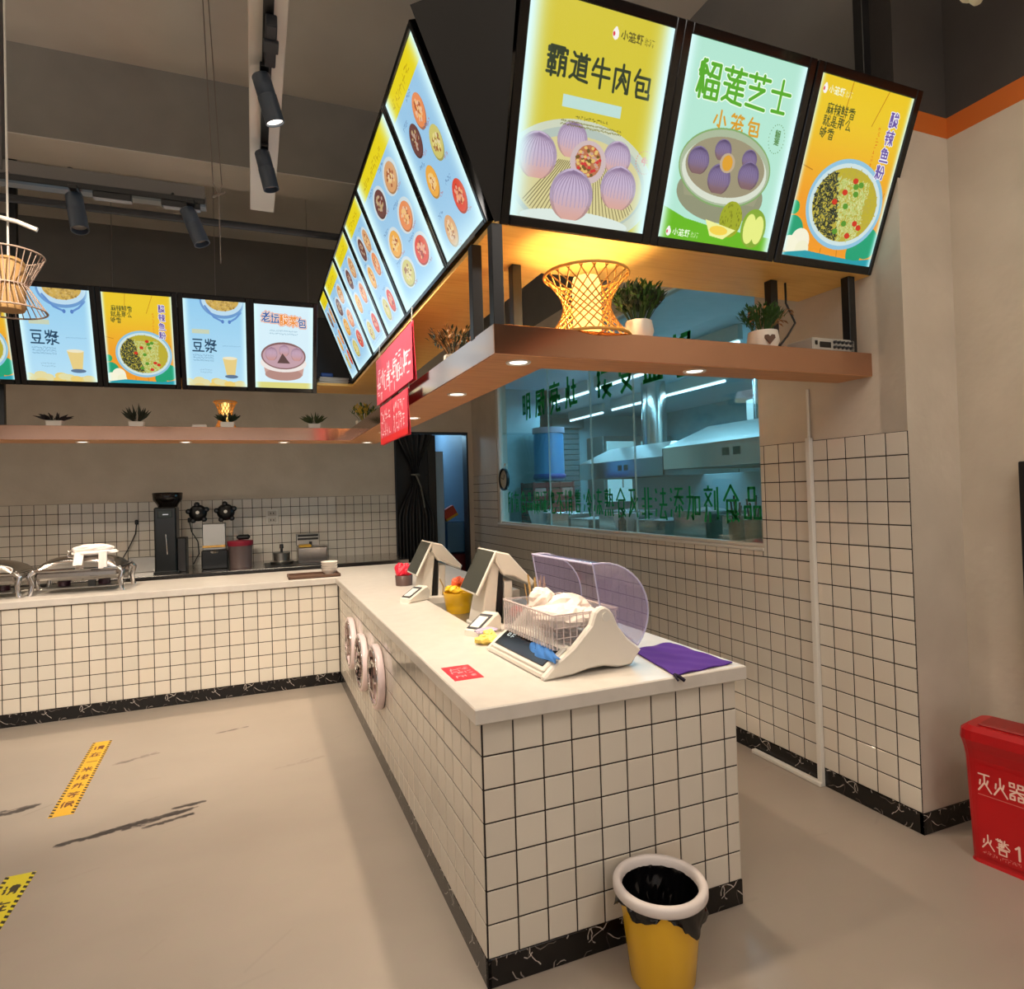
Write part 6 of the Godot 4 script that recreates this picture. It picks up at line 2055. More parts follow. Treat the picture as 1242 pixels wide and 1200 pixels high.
# ------------------------------------------------------------------ standing on the floor and fixed to the walls
func build_floor_items():
	var b := thing("waste_bin", "golden waste bin with a white rim and black liner at the counter end", "waste bin", Vector3(0.502, 0, 0.161))
	var st := mb()
	lathe(st, [Vector2(0, 0.0), Vector2(0.092, 0.0), Vector2(0.097, 0.008), Vector2(0.124, 0.262), Vector2(0.120, 0.262), Vector2(0.094, 0.012), Vector2(0, 0.01)], 48)
	part("bin_body", st, M.gold, b)
	st = mb()
	lathe(st, [Vector2(0.114, 0.262), Vector2(0.136, 0.256), Vector2(0.141, 0.262), Vector2(0.141, 0.280), Vector2(0.137, 0.287), Vector2(0.124, 0.289), Vector2(0.116, 0.283), Vector2(0.114, 0.262)], 48)
	part("rim_ring", st, mat(Color(0.86, 0.82, 0.80), 0.4), b)
	var nz := FastNoiseLite.new()
	nz.seed = 2
	nz.frequency = 6.0
	st = mb()
	sheet(st, 72, 22, func(u: float, v: float) -> Vector3:
		var a := u * TAU
		var f := nz.get_noise_3d(cos(a) * 0.9, v * 0.45, sin(a) * 0.9)
		if v < 0.62:
			var k := v / 0.62
			var ruck := pow(absf(sin(a * 3.5 + f * 6.0)), 3.0) * 0.10 + pow(absf(sin(a * 8.0 - f * 9.0 + k * 2.0)), 4.0) * 0.07
			var r := lerpf(0.02, 0.116, pow(k, 0.38)) * (1.0 - ruck * sin(minf(k * 1.25, 1.0) * PI) + 0.12 * f * sin(k * PI))
			return Vector3(cos(a) * r, lerpf(0.06, 0.272, k), sin(a) * r)
		var k2 := (v - 0.62) / 0.38
		if k2 < 0.25:
			return Vector3(cos(a), 0, sin(a)) * lerpf(0.116, 0.127, k2 / 0.25) + Vector3(0, lerpf(0.272, 0.259, k2 / 0.25), 0)
		var k3 := (k2 - 0.25) / 0.75
		var drop := 0.034 + 0.022 * sin(a * 2.0 - 0.4) + 0.020 * sin(a * 5.0 + 1.0) + 0.015 * f
		return Vector3(cos(a), 0, sin(a)) * (0.1285 + 0.006 * sin(a * 13.0 + k3 * 3.0) * k3 + 0.012 * k3 * absf(f) + 0.004 * k3) + Vector3(0, 0.257 - drop * k3, 0), 0.0012)
	part("bin_liner", st, M.bag_black, b)

	# fire box against the wall; its front faces the room
	var fb := thing("fire_extinguisher_box", "red fire extinguisher box standing on the floor by the right wall", "fire box", Vector3(1.925, 0, 0.135), 0.17)
	st = mb()
	# moulded body: a plan outline rising and widening to the lid
	var lv := [[0.012, 0.015], [0.012, 0.02], [0.40, 0.006], [0.435, 0.0], [0.47, -0.010], [0.505, -0.006], [0.522, 0.014]]
	var D := 0.20
	var W := 0.44
	var plan := func(ins: float) -> Array:
		var o := []
		for c in [[0.045, 0.045, PI], [D - 0.045, 0.045, PI * 1.5], [D - 0.045, W - 0.045, 0.0], [0.045, W - 0.045, PI * 0.5]]:
			for k in 5:
				var t: float = c[2] + PI * 0.125 * k
				o.append(Vector2(c[0], c[1]) + Vector2(cos(t), sin(t)) * (0.045 - ins))
		return o
	for k in lv.size() - 1:
		var p0: Array = plan.call(lv[k][1])
		var p1: Array = plan.call(lv[k + 1][1])
		var y0: float = lv[k][0] if k > 0 else 0.0
		for i in p0.size():
			var j: int = (i + 1) % p0.size()
			var o := Vector3(p0[i].x + p0[j].x - D, 0, p0[i].y + p0[j].y - W)
			quad(st, Vector3(p0[i].x, y0, p0[i].y), Vector3(p0[j].x, y0, p0[j].y), Vector3(p1[j].x, lv[k + 1][0], p1[j].y), Vector3(p1[i].x, lv[k + 1][0], p1[i].y), o)
	var top: Array = plan.call(0.014)
	for i in range(1, top.size() - 1):
		tri(st, Vector3(top[0].x, 0.522, top[0].y), Vector3(top[i].x, 0.522, top[i].y), Vector3(top[i + 1].x, 0.522, top[i + 1].y), Vector3.UP)
	part("box_body", st, M.red_plastic, fb)
	st = mb()
	span(st, Vector3(0.035, 0.519, 0.05), Vector3(D - 0.035, 0.530, W - 0.05), 0.005)
	part("lid_panel", st, mat(Color(0.60, 0.10, 0.09), 0.4), fb)
	var im := Image.create(512, 512, false, Image.FORMAT_RGB8)
	im.fill(Color(0.72, 0.05, 0.08))
	var pale := Color(0.93, 0.80, 0.74)
	write_on(im, "灭火器箱", Vector2(8, 48), 68, pale, 0.065, Vector2(1.12, 0), 1.5)
	im.fill_rect(Rect2i(8, 166, 490, 4), Color(0.80, 0.45, 0.42))
	write_on(im, "火警", Vector2(12, 385), 62, pale, 0.06, Vector2(1.15, 0), 1.3)
	for i in 3:
		var x := 190.0 + i * 56.0
		if i < 2:
			ink(im, Vector2(x, 388), Vector2(x, 460), 6, pale)
			ink(im, Vector2(x - 16, 404), Vector2(x, 388), 5, pale)
		else:
			for a in ring_pts(Vector3(x, 408, 0), 19, 24, Vector3.RIGHT, Vector3.UP):
				oval(im, Vector2(a.x, a.y), Vector2(5, 5), pale)
			ink(im, Vector2(x + 19, 408), Vector2(x + 14, 460), 5, pale)
	small_print(im, Rect2(12, 474, 330, 20), 1, Color(0.88, 0.65, 0.6), 3, 15)
	st = mb()
	var fx := func(y: float) -> float: return lerpf(0.0175, 0.0035, (y - 0.012) / 0.39)
	face(st, Vector3(fx.call(0.385), 0.385, 0.05), Vector3(0, 0, W - 0.10), Vector3(fx.call(0.03) - fx.call(0.385), -0.355, 0), Vector3(-1, 0.03, 0))
	part("print", st, printed(im, 0.33), fb)

	var nb := thing("dark_cabinet", "dark framed panel on the right wall at the photo's edge", "panel", Vector3(EAST_X - 0.002, 0.62, 0.215))
	st = mb()
	span(st, Vector3(-0.05, 0.0, 0.0), Vector3(0.0, 0.92, 0.03), 0.004)
	span(st, Vector3(-0.05, 0.0, 1.1), Vector3(0.0, 0.92, 1.13), 0.004)
	span(st, Vector3(-0.05, 0.89, 0.03), Vector3(0.0, 0.92, 1.1), 0.004)
	span(st, Vector3(-0.05, 0.0, 0.03), Vector3(0.0, 0.03, 1.1), 0.004)
	part("frame", st, M.black, nb)
	st = mb()
	span(st, Vector3(-0.035, 0.03, 0.03), Vector3(-0.02, 0.89, 1.1))
	part("dark_glass", st, mat(Color(0.05, 0.02, 0.03), 0.1), nb)
	st = mb()
	span(st, Vector3(-0.046, 0.70, 0.03), Vector3(-0.034, 0.72, 1.1), 0.002)
	part("chrome_bar", st, M.steel_brushed, nb)

	# yellow floor tapes
	var tp := [["yellow warning tape on the floor, farther from the viewer", Vector3(-1.515, 0.0, -2.29), 0.02, 1.0], ["yellow warning tape on the floor at the left edge of the photo", Vector3(-1.53, 0.0, -0.80), -0.02, 1.0]]
	for i in 2:
		var t := thing("floor_tape", tp[i][0], "floor tape", tp[i][1], tp[i][2], "yellow tapes on the floor")
		var ti := Image.create(128, 1024, false, Image.FORMAT_RGB8)
		ti.fill(Color(0.86, 0.66, 0.08) if i == 0 else Color(0.84, 0.78, 0.10))
		for k in 32:
			var y := k * 32
			for x0 in [0, 110]:
				poly_fill(ti, [Vector2(x0, y), Vector2(x0 + 18, y + 8), Vector2(x0 + 18, y + 24), Vector2(x0, y + 16)], Color(0.10, 0.08, 0.05))
		var ws := "请在一米线外等候"
		for k in 8:
			write_on(ti, ws[k], Vector2(34, 80 + k * 112), 62, Color(0.42, 0.22, 0.05) if i == 0 else Color(0.18, 0.15, 0.05), 0.075)
		st = mb()
		span(st, Vector3(-0.052, 0, -0.5), Vector3(0.052, 0.0007, 0.5))
		part("tape_strip", st, mat(Color(0.84, 0.70, 0.1), 0.4), t)
		st = mb()
		face(st, Vector3(-0.052, 0.001, -0.5), Vector3(0.104, 0, 0), Vector3(0, 0, 1.0), Vector3.UP)
		part("print", st, printed(ti, 0.4), t)

	var ct := thing("cable_trunking", "white plastic cable trunking down the tiled wall and along the floor", "trunking", Vector3(WALL_X - 0.006, 0, -0.525))
	st = mb()
	span(st, Vector3(-0.024, 0.0, -0.014), Vector3(0.0, 1.70, 0.014), 0.003)
	span(st, Vector3(-0.036, 0.0, -0.44), Vector3(-0.006, 0.022, 0.014), 0.004)
	part("trunking_channel", st, M.white_paint, ct)
	st = mb()
	tube(st, [Vector3(-0.01, 1.70, 0), Vector3(-0.01, 1.94, 0)], 0.007, 8)
	part("thin_conduit", st, M.white_paint, ct)
	var clk := thing("wall_clock", "round black-rimmed clock hung on the kitchen window by a hook", "clock", Vector3(WALL_X + 0.018, 1.62, -4.63))
	st = mb()
	var R := Transform3D(Basis(Vector3(0, 1, 0), Vector3(-1, 0, 0), Vector3(0, 0, 1)), Vector3.ZERO)
	lathe(st, [Vector2(0, -0.006), Vector2(0.118, -0.006), Vector2(0.122, 0.0), Vector2(0.122, 0.028), Vector2(0.112, 0.03), Vector2(0.10, 0.018), Vector2(0.10, 0.01), Vector2(0, 0.01)], 36, R)
	part("rim", st, M.black, clk)
	st = mb()
	lathe(st, [Vector2(0.0, 0.014), Vector2(0.102, 0.014), Vector2(0.102, 0.008)], 32, R)
	part("dial", st, mat(Color(0.72, 0.70, 0.62), 0.4), clk)
	st = mb()
	oriented_bar(st, Vector3(-0.017, 0, 0), Vector3(-0.017, 0.05, 0.02), 0.008, 0.003)
	oriented_bar(st, Vector3(-0.018, 0, 0), Vector3(-0.018, 0.02, -0.075), 0.006, 0.003)
	part("clock_hand", st, M.black, clk)
	st = mb()
	tube(st, [Vector3(-0.005, 0.12, 0), Vector3(-0.005, 0.155, 0)], 0.004, 6)
	lathe(st, [Vector2(0.02, 0.0), Vector2(0.014, 0.01), Vector2(0, 0.012)], 14, Transform3D(R.basis, Vector3(0.006, 0.16, 0)))
	part("suction_hook", st, M.white_paint, clk)


# ------------------------------------------------------------------ hanging from the ceiling
func track_head(label: String, group: String, at: Vector3, dir: Vector3, lit: bool, power := 5.0, cone := 48.0):
	var t := thing("track_spotlight", label, "spotlight", at, 0.0, group)
	var st := mb()
	span(st, Vector3(-0.02, -0.02, -0.06), Vector3(0.02, 0.0, 0.06), 0.003)
	tube(st, [Vector3(0, -0.02, 0), Vector3(0, -0.085, 0)], 0.011, 10)
	part("stem", st, M.black, t)
	var d := dir.normalized()
	var c := Vector3(0, -0.085, 0) - d * 0.06
	var xf := along(d, c)
	st = mb()
	lathe(st, [Vector2(0, 0), Vector2(0.036, 0), Vector2(0.04, 0.006), Vector2(0.04, 0.085), Vector2(0.0385, 0.087), Vector2(0.0385, 0.090), Vector2(0.042, 0.092), Vector2(0.042, 0.205), Vector2(0.038, 0.205), Vector2(0.034, 0.165), Vector2(0, 0.165)], 28, xf)
	part("barrel", st, M.track_grey, t)
	st = mb()
	lathe(st, [Vector2(0, 0.172), Vector2(0.034, 0.172), Vector2(0.036, 0.196 if lit else 0.180), Vector2(0, 0.2 if lit else 0.182)], 24, xf)
	part("lamp_lens", st, M.lamp_white if lit else mat(Color(0.5, 0.5, 0.5), 0.2), t)
	if lit:
		var l := SpotLight3D.new()
		l.name = "spot_beam"
		l.light_color = Color(1.0, 0.94, 0.86)
		l.light_energy = power
		l.light_size = 0.04
		l.spot_angle = cone
		l.spot_angle_attenuation = 0.8
		l.spot_range = 12.0
		l.spot_attenuation = 2.0
		l.shadow_enabled = true
		l.transform = facing(d, c + d * 0.215)
		t.add_child(l, true)


func build_ceiling_items():
	# white tray with its own dark track, running towards the rear
	var w := thing("white_light_tray", "white overhead lighting tray running towards the rear boards", "lighting tray", Vector3(-0.525, 3.42, -1.6))
	var st := mb()
	span(st, Vector3(-0.075, 0.0, -1.09), Vector3(0.075, 0.05, 1.5), 0.004)
	part("tray", st, M.white_paint, w)
	st = mb()
	span(st, Vector3(-0.02, -0.025, -0.55), Vector3(0.02, 0.0, 1.4), 0.002)
	part("track_rail", st, M.black, w)
	st = mb()
	for z in [-0.9, 0.2, 1.2]:
		tube(st, [Vector3(0.05, 0.05, z), Vector3(0.05, CEIL_Y - 3.42, z)], 0.004, 6)
		tube(st, [Vector3(-0.05, 0.05, z), Vector3(-0.05, CEIL_Y - 3.42, z)], 0.004, 6)
	part("hanger", st, M.steel_brushed, w).set_meta("kind", "stuff")
	var g := "track spotlights on the white tray"
	track_head("lit track spotlight on the white tray", g, Vector3(-0.535, 3.395, -1.16), Vector3(0.30, -1.0, -0.12), true)
	track_head("unlit track spotlight below the lit one on the white tray", g, Vector3(-0.525, 3.395, -1.82), Vector3(0.22, -1.0, 0.0), false)
	var ad := thing("track_adapter", "black power adapter box on the white lighting tray", "adapter", Vector3(-0.515, 3.395, -0.93))
	st = mb()
	span(st, Vector3(-0.022, -0.05, -0.13), Vector3(0.022, 0.0, 0.13), 0.004)
	span(st, Vector3(-0.03, -0.062, -0.02), Vector3(0.03, -0.045, 0.05), 0.003)
	part("adapter_body", st, M.dark_grey, ad)

	# rear black track
	var r := thing("black_light_track", "black track lighting rail running across the room at left", "track", Vector3(-1.6, 3.11, -2.0))
	st = mb()
	span(st, Vector3(-1.6, 0.0, -0.018), Vector3(0.765, 0.032, 0.018), 0.003)
	part("track_rail", st, M.black, r)
	for q in [[0.235, 0.41], [0.55, 0.74]]:
		st = mb()
		span(st, Vector3(q[0], -0.032, -0.02), Vector3(q[1], 0.0, 0.02), 0.003)
		part("adapter_box", st, M.black, r)
	st = mb()
	for x in [-1.0, -0.15, 0.6]:
		tube(st, [Vector3(x, 0.03, 0), Vector3(x, 0.07, -0.06)], 0.008, 6)
	part("clip", st, M.black, r).set_meta("kind", "stuff")
	st = mb()
	span(st, Vector3(0.235, -0.037, -0.016), Vector3(0.41, -0.031, 0.016), 0.001)
	span(st, Vector3(0.56, -0.037, -0.016), Vector3(0.74, -0.031, 0.016), 0.001)
	part("pale_underside", st, mat(Color(0.6, 0.6, 0.62), 0.5), r)
	g = "track spotlights on the black rail"
	track_head("unlit track spotlight on the black rail, left of its pair", g, Vector3(-1.445, 3.11, -2.0), Vector3(0.18, -1.0, 0.25), false)
	track_head("unlit track spotlight on the black rail, right of its pair", g, Vector3(-0.905, 3.11, -2.0), Vector3(0.38, -1.0, 0.1), false)

	# an unseen second rail, added above the viewer to brighten the buffet front
	var r2 := thing("black_light_track", "unseen black track lighting rail added above the viewer", "track", Vector3(-1.6, 3.32, 0.4))
	st = mb()
	span(st, Vector3(-1.6, 0.0, -0.018), Vector3(0.765, 0.032, 0.018), 0.003)
	part("track_rail", st, M.black, r2)
	st = mb()
	for x in [-1.4, 0.6]:
		tube(st, [Vector3(x, 0.03, 0), Vector3(x, CEIL_Y - 3.32, 0)], 0.004, 6)
	part("hanger", st, M.black, r2).set_meta("kind", "stuff")
	g = "lit spotlights on the added rail above the viewer"
	for q in [[-2.5, -1.95], [-1.5, -0.75]]:
		var at := Vector3(q[0], 3.32, 0.4)
		track_head("added lit track spotlight above the viewer, aimed at the buffet front, " + ("left" if q[0] < -2.0 else "right") + " of its pair", g, at, Vector3(q[1], 0.35, REAR_FACE) - at, true, 8.5, 26.0)

	var tr := thing("grey_cable_tray", "grey steel cable tray running above the black lighting rail", "cable tray", Vector3(-1.6, 3.17, -2.15))
	st = mb()
	span(st, Vector3(-3.6, 0.0, -0.07), Vector3(0.76, 0.006, 0.07), 0.002)
	span(st, Vector3(-3.6, 0.0, 0.064), Vector3(0.76, 0.085, 0.07), 0.002)
	span(st, Vector3(-3.6, 0.0, -0.07), Vector3(0.76, 0.085, -0.064), 0.002)
	part("tray_channel", st, mat(Color(0.42, 0.40, 0.38), 0.5), tr)
	st = mb()
	for x in [-2.2, 0.09]:
		tube(st, [Vector3(x, 0.0, -0.05), Vector3(x, 0.14, -0.05)], 0.014, 6)
	part("stub", st, M.dark_grey, tr).set_meta("kind", "stuff")

	var pi := thing("dark_pipe", "long dark pipe running under the ceiling beam", "pipe", Vector3(0, 3.35, -2.8))
	st = mb()
	tube(st, [Vector3(-5.5, 0.0, 0), Vector3(1.9, 0.0, 0)], 0.024, 10)
	part("pipe_run", st, M.dark_grey, pi)
	st = mb()
	for x in [-3.2, -2.3, 0.9]:
		tube(st, [Vector3(x, 0.03, 0), Vector3(x, CEIL_Y - 3.35, 0)], 0.006, 6)
		lathe(st, [Vector2(0.028, -0.02), Vector2(0.034, -0.018), Vector2(0.034, 0.018), Vector2(0.028, 0.02)], 14, Transform3D(Basis(Vector3(0, -1, 0), Vector3(1, 0, 0), Vector3(0, 0, 1)), Vector3(x, 0, 0)))
	part("pipe_bracket", st, M.dark_grey, pi).set_meta("kind", "stuff")
	var co := thing("ceiling_conduit", "pale conduit crossing above the white lighting tray", "conduit", Vector3(0, 3.60, -0.72))
	st = mb()
	tube(st, [Vector3(-0.65, 0.03, 0), Vector3(0.95, 0.03, 0)], 0.012, 8)
	tube(st, [Vector3(-0.65, 0.03, 0.05), Vector3(-0.22, 0.03, 0.05)], 0.012, 8)
	tube(st, [Vector3(-0.3, 0.0, 0.0), Vector3(-0.3, CEIL_Y - 3.60, 0.0)], 0.008, 6)
	part("conduit_run", st, M.straw, co)

	var po := thing("ceiling_post", "grey square post hanging from the ceiling at the left edge", "post", Vector3(-1.80, 3.20, -2.1))
	st = mb()
	span(st, Vector3(-0.024, 0, -0.024), Vector3(0.024, CEIL_Y - 3.20, 0.024), 0.003)
	part("post_tube", st, mat(Color(0.36, 0.34, 0.33), 0.5), po)
	var wi := thing("hanging_wires", "pair of thin wires hanging from the ceiling by the white tray", "wires", Vector3(-0.78, 0, -1.6))
	st = mb()
	tube(st, [Vector3(-0.035, CEIL_Y, 0.0), Vector3(0.005, 3.06, 0.0), Vector3(0.03, 2.995, 0.0)], 0.0028, 5)
	tube(st, [Vector3(-0.015, CEIL_Y, 0.01), Vector3(0.045, 3.05, 0.01), Vector3(0.03, 2.995, 0.0), Vector3(0.032, 2.66, 0.0)], 0.0028, 5)
	tube(st, [Vector3(0.0, 2.985, 0.0), Vector3(0.06, 3.02, 0.0)], 0.006, 5)
	part("wire_strand", st, mat(Color(0.45, 0.40, 0.36), 0.6), wi)

	var pl := thing("pendant_lamp", "unlit wire hourglass pendant lamp with a cream shade at the left edge", "pendant lamp", Vector3(-1.50, 2.25, -1.2))
	st = mb()
	for i in 30:
		var a := TAU * i / 30
		var d := Vector3(cos(a), 0, sin(a))
		tube(st, [d * 0.118 + Vector3(0, 0.222, 0), d * 0.062 + Vector3(0, 0.10, 0), d * 0.125 + Vector3(0, 0.0, 0)], 0.002, 4)
	for q in [[0.222, 0.118], [0.10, 0.062], [0.0, 0.125]]:
		tube(st, ring_pts(Vector3(0, q[0], 0), q[1], 30), 0.0035, 6)
	part("wire_cage", st, mat(Color(0.62, 0.53, 0.47), 0.5), pl)
	st = mb()
	lathe(st, [Vector2(0, 0.0), Vector2(0.05, 0.0), Vector2(0.055, 0.01), Vector2(0.055, 0.19), Vector2(0.045, 0.205), Vector2(0, 0.21)], 24)
	part("inner_shade", st, mat(Color(0.64, 0.49, 0.30), 0.7), pl)
	st = mb()
	tube(st, [Vector3(0, 0.2, 0), Vector3(0, CEIL_Y - 2.25, 0)], 0.004, 6)
	part("cord", st, M.white_paint, pl)
	st = mb()
	tube(st, [Vector3(-0.12, 0.375, 0.03), Vector3(0.04, 0.345, 0.03), Vector3(0.105, 0.32, 0.03)], 0.009, 8)
	part("white_arm", st, M.white_paint, pl)

	var sp := thing("ceiling_sprinkler", "small cream fitting under the dark ceiling at the top right", "sprinkler", Vector3(1.60, 3.02, 0.5))
	st = mb()
	lathe(st, [Vector2(0, 0.0), Vector2(0.012, 0.0), Vector2(0.02, 0.012), Vector2(0.02, 0.03), Vector2(0.045, 0.035), Vector2(0.045, 0.06), Vector2(0.012, 0.065), Vector2(0.012, CEIL_Y - 3.02)], 16)
	part("fitting", st, mat(Color(0.80, 0.76, 0.66), 0.5), sp)


# ------------------------------------------------------------------ kitchen behind the window
func build_kitchen_items():
	var K := 0.98
	var tb := thing("kitchen_bench", "long steel work bench under the kitchen window", "bench", Vector3(2.12, 0, -2.9))
	var st := mb()
	span(st, Vector3(0, K - 0.04, -2.4), Vector3(0.72, K, 2.05), 0.006)
	part("bench_top", st, M.steel, tb)
	for q in [[0.05, -2.3], [0.67, -2.3], [0.05, -0.2], [0.67, -0.2], [0.05, 2.0], [0.67, 2.0]]:
		st = mb()
		tube(st, [Vector3(q[0], 0, q[1]), Vector3(q[0], K - 0.04, q[1])], 0.02, 8)
		part("leg", st, M.steel_brushed, tb)
	# hoods
	var hd := [[Vector3(3.3, 1.66, -2.75), 1.15, 1.7, "steel extractor hood nearer the window's right edge"], [Vector3(3.75, 1.62, -5.2), 1.1, 2.0, "steel extractor hood farther back in the kitchen"]]
	for i in 2:
		var h := thing("extractor_hood", hd[i][3], "extractor hood", hd[i][0], 0.0, "extractor hoods in the kitchen")
		var wx: float = hd[i][1]
		var wz: float = hd[i][2] * 0.5
		st = mb()
		span(st, Vector3(0, 0, -wz), Vector3(0.02, 0.22, wz), 0.003)
		span(st, Vector3(wx - 0.02, 0, -wz), Vector3(wx, 0.22, wz), 0.003)
		span(st, Vector3(0, 0, wz - 0.02), Vector3(wx, 0.22, wz), 0.003)
		span(st, Vector3(0, 0, -wz), Vector3(wx, 0.22, -wz + 0.02), 0.003)
		part("fascia", st, M.steel, h)
		st = mb()
		var b := [Vector3(0, 0.22, -wz), Vector3(0, 0.22, wz), Vector3(wx, 0.22, wz), Vector3(wx, 0.22, -wz)]
		var t2 := [Vector3(0.35, 0.42, -wz + 0.3), Vector3(0.35, 0.42, wz - 0.3), Vector3(wx - 0.2, 0.42, wz - 0.3), Vector3(wx - 0.2, 0.42, -wz + 0.3)]
		for k in 4:
			quad(st, b[k], b[(k + 1) % 4], t2[(k + 1) % 4], t2[k], (b[k] + b[(k + 1) % 4]) - Vector3(wx, 0, 0))
		quad(st, t2[0], t2[1], t2[2], t2[3], Vector3.UP)
		part("canopy", st, M.steel_brushed, h)
		st = mb()
		lathe(st, [Vector2(0.16, 0.4), Vector2(0.16, 1.26)], 24, Transform3D(Basis.IDENTITY, Vector3(wx * 0.55, 0, 0)))
		part("duct", st, M.steel, h)
		st = mb()
		span(st, Vector3(0.05, 0.02, -wz + 0.05), Vector3(wx - 0.05, 0.03, wz - 0.05))
		part("dark_filter", st, mat(Color(0.06, 0.06, 0.07), 0.5), h)
		st = mb()
		for z in [-0.07, 0.07]:
			span(st, Vector3(-0.004, 0.09, z - 0.045 + 0.15), Vector3(0.004, 0.16, z + 0.045 + 0.15), 0.002)
		part("switch_plate", st, M.black, h)
	# cooking range under the nearer hood
	var cr := thing("cooking_range", "dark steel cooking range with woks under the extractor hoods", "cooking range", Vector3(3.75, 0, -3.9))
	st = mb()
	span(st, Vector3(-0.25, 0, -1.8), Vector3(0.55, 0.86, 1.9), 0.01)
	part("range_body", st, M.steel_brushed, cr)
	st = mb()
	span(st, Vector3(0.56, 0.0, -1.8), Vector3(0.60, 1.62, 1.9), 0.004)
	part("splashback", st, mat(Color(0.66, 0.74, 0.76), 0.35), cr)
	for z in [-1.2, -0.4, 0.5, 1.3]:
		st = mb()
		lathe(st, [Vector2(0, 0.87), Vector2(0.12, 0.88), Vector2(0.22, 0.96), Vector2(0.25, 1.04), Vector2(0.24, 1.04), Vector2(0.2, 0.97), Vector2(0, 0.90)], 24, Transform3D(Basis.IDENTITY, Vector3(0, 0, z)))
		part("wok", st, mat(Color(0.08, 0.08, 0.085), 0.35, 0.6), cr)
	var pp := thing("paper_stack", "papers and a blue packet lying in the sign box beside the rear boards", "papers", Vector3(0.02, 2.412, -3.62))
	st = mb()
	for i in 5:
		box(st, Vector3(0, 0.008 + i * 0.012, 0), Vector3(0.24, 0.01, 0.16), 0.002, Transform3D(Basis(Vector3.UP, rng.randf_range(-0.2, 0.2)), Vector3.ZERO))
	part("sheets", st, M.white_paint, pp)
	st = mb()
	box(st, Vector3(-0.05, 0.085, 0.0), Vector3(0.10, 0.035, 0.10), 0.008)
	part("blue_packet", st, mat(Color(0.10, 0.30, 0.60), 0.4), pp)
	# pale tall cupboard with lit doors, far back
	var fr := thing("glass_door_fridge", "tall steel cabinet with bright glass doors at the back of the kitchen", "fridge", Vector3(6.05, 0, -8.35))
	st = mb()
	span(st, Vector3(-0.75, 0, -0.35), Vector3(0.75, 2.45, 0.25), 0.01)
	part("cabinet_body", st, M.steel_brushed, fr)
	for x in [-0.37, 0.37]:
		st = mb()
		span(st, Vector3(x - 0.31, 1.25, 0.25), Vector3(x + 0.31, 2.35, 0.27), 0.004)
		var dd := part("door", st, glow(Color(0.62, 0.86, 0.90), 0.55), fr)
		st = mb()
		span(st, Vector3(x - 0.02, 1.5, 0.27), Vector3(x + 0.0, 2.0, 0.30), 0.004)
		part("handle", st, M.steel, dd)
	var gs := thing("grey_shutter", "dull grey roller shutter on the back kitchen wall left of the bright cabinet", "shutter", Vector3(4.35, 1.15, -8.82))
	for i in 15:
		st = mb()
		span(st, Vector3(-0.85, i * 0.1, -0.02), Vector3(0.85, i * 0.1 + 0.094, 0.03), 0.012)
		part("slat", st, mat(Color(0.36, 0.40, 0.41), 0.6), gs)
	st = mb()
	span(st, Vector3(-0.9, 1.5, -0.025), Vector3(0.9, 1.68, 0.14), 0.01)
	part("shutter_box", st, mat(Color(0.36, 0.40, 0.41), 0.6), gs)
	var wc := thing("wall_cabinet", "pale wall cabinet above the kitchen hoods", "cabinet", Vector3(4.9, 1.95, -3.2))
	st = mb()
	span(st, Vector3(0, 0, -0.9), Vector3(0.4, 0.55, 0.9), 0.006)
	part("cabinet_body", st, M.kitchen_wall, wc)
	for z in [-0.45, 0.45]:
		st = mb()
		span(st, Vector3(-0.018, 0.01, z - 0.44), Vector3(0.0, 0.54, z + 0.44), 0.004)
		var dr := part("door", st, M.white_paint, wc)
		st = mb()
		span(st, Vector3(-0.034, 0.08, z - 0.3), Vector3(-0.018, 0.1, z - 0.1), 0.003)
		part("handle", st, M.steel, dr)
	var sh := thing("kitchen_shelf_unit", "steel shelf unit against the far kitchen wall", "shelf unit", Vector3(6.4, 0, -5.6))
	for y in [0.6, 1.2, 1.8]:
		st = mb()
		span(st, Vector3(-0.3, y, -1.6), Vector3(0.4, y + 0.03, 1.6), 0.004)
		part("shelf", st, M.steel, sh)
	for q in [[-0.28, -1.58], [0.38, -1.58], [-0.28, 1.58], [0.38, 1.58]]:
		st = mb()
		tube(st, [Vector3(q[0], 0, q[1]), Vector3(q[0], 1.95, q[1])], 0.02, 8)
		part("post", st, M.steel_brushed, sh)
	# crates stacked by the pale partition
	for i in 6:
		var c := thing("red_crate", ["lowest", "second", "third", "fourth", "fifth", "topmost"][i] + " red slotted crate of the stack beside the blue water tank", "crate", Vector3(3.13, 0.02 + i * 0.265, -5.98), rng.randf_range(-0.03, 0.03), "red crates stacked in the kitchen")
		st = mb()
		for y in [0.0, 0.09, 0.18]:
			for q in [[-0.3, 0.2, 0.3, 0.215], [-0.3, -0.215, 0.3, -0.2], [-0.3, -0.2, -0.285, 0.2], [0.285, -0.2, 0.3, 0.2]]:
				span(st, Vector3(q[0], y, q[1]), Vector3(q[2], y + 0.065, q[3]), 0.004)
		for q in [[-0.29, -0.205], [0.29, -0.205], [-0.29, 0.205], [0.29, 0.205], [-0.1, 0.205], [0.1, 0.205]]:
			span(st, Vector3(q[0] - 0.015, 0, q[1] - 0.012), Vector3(q[0] + 0.015, 0.255, q[1] + 0.012), 0.003)
		part("crate_wall", st, mat(Color(0.50, 0.12, 0.09), 0.5), c)
		st = mb()
		span(st, Vector3(-0.28, 0.01, -0.19), Vector3(0.28, 0.2, 0.19), 0.02)
		part("packed_goods", st, mat(Color(0.20, 0.16, 0.13), 0.7), c)
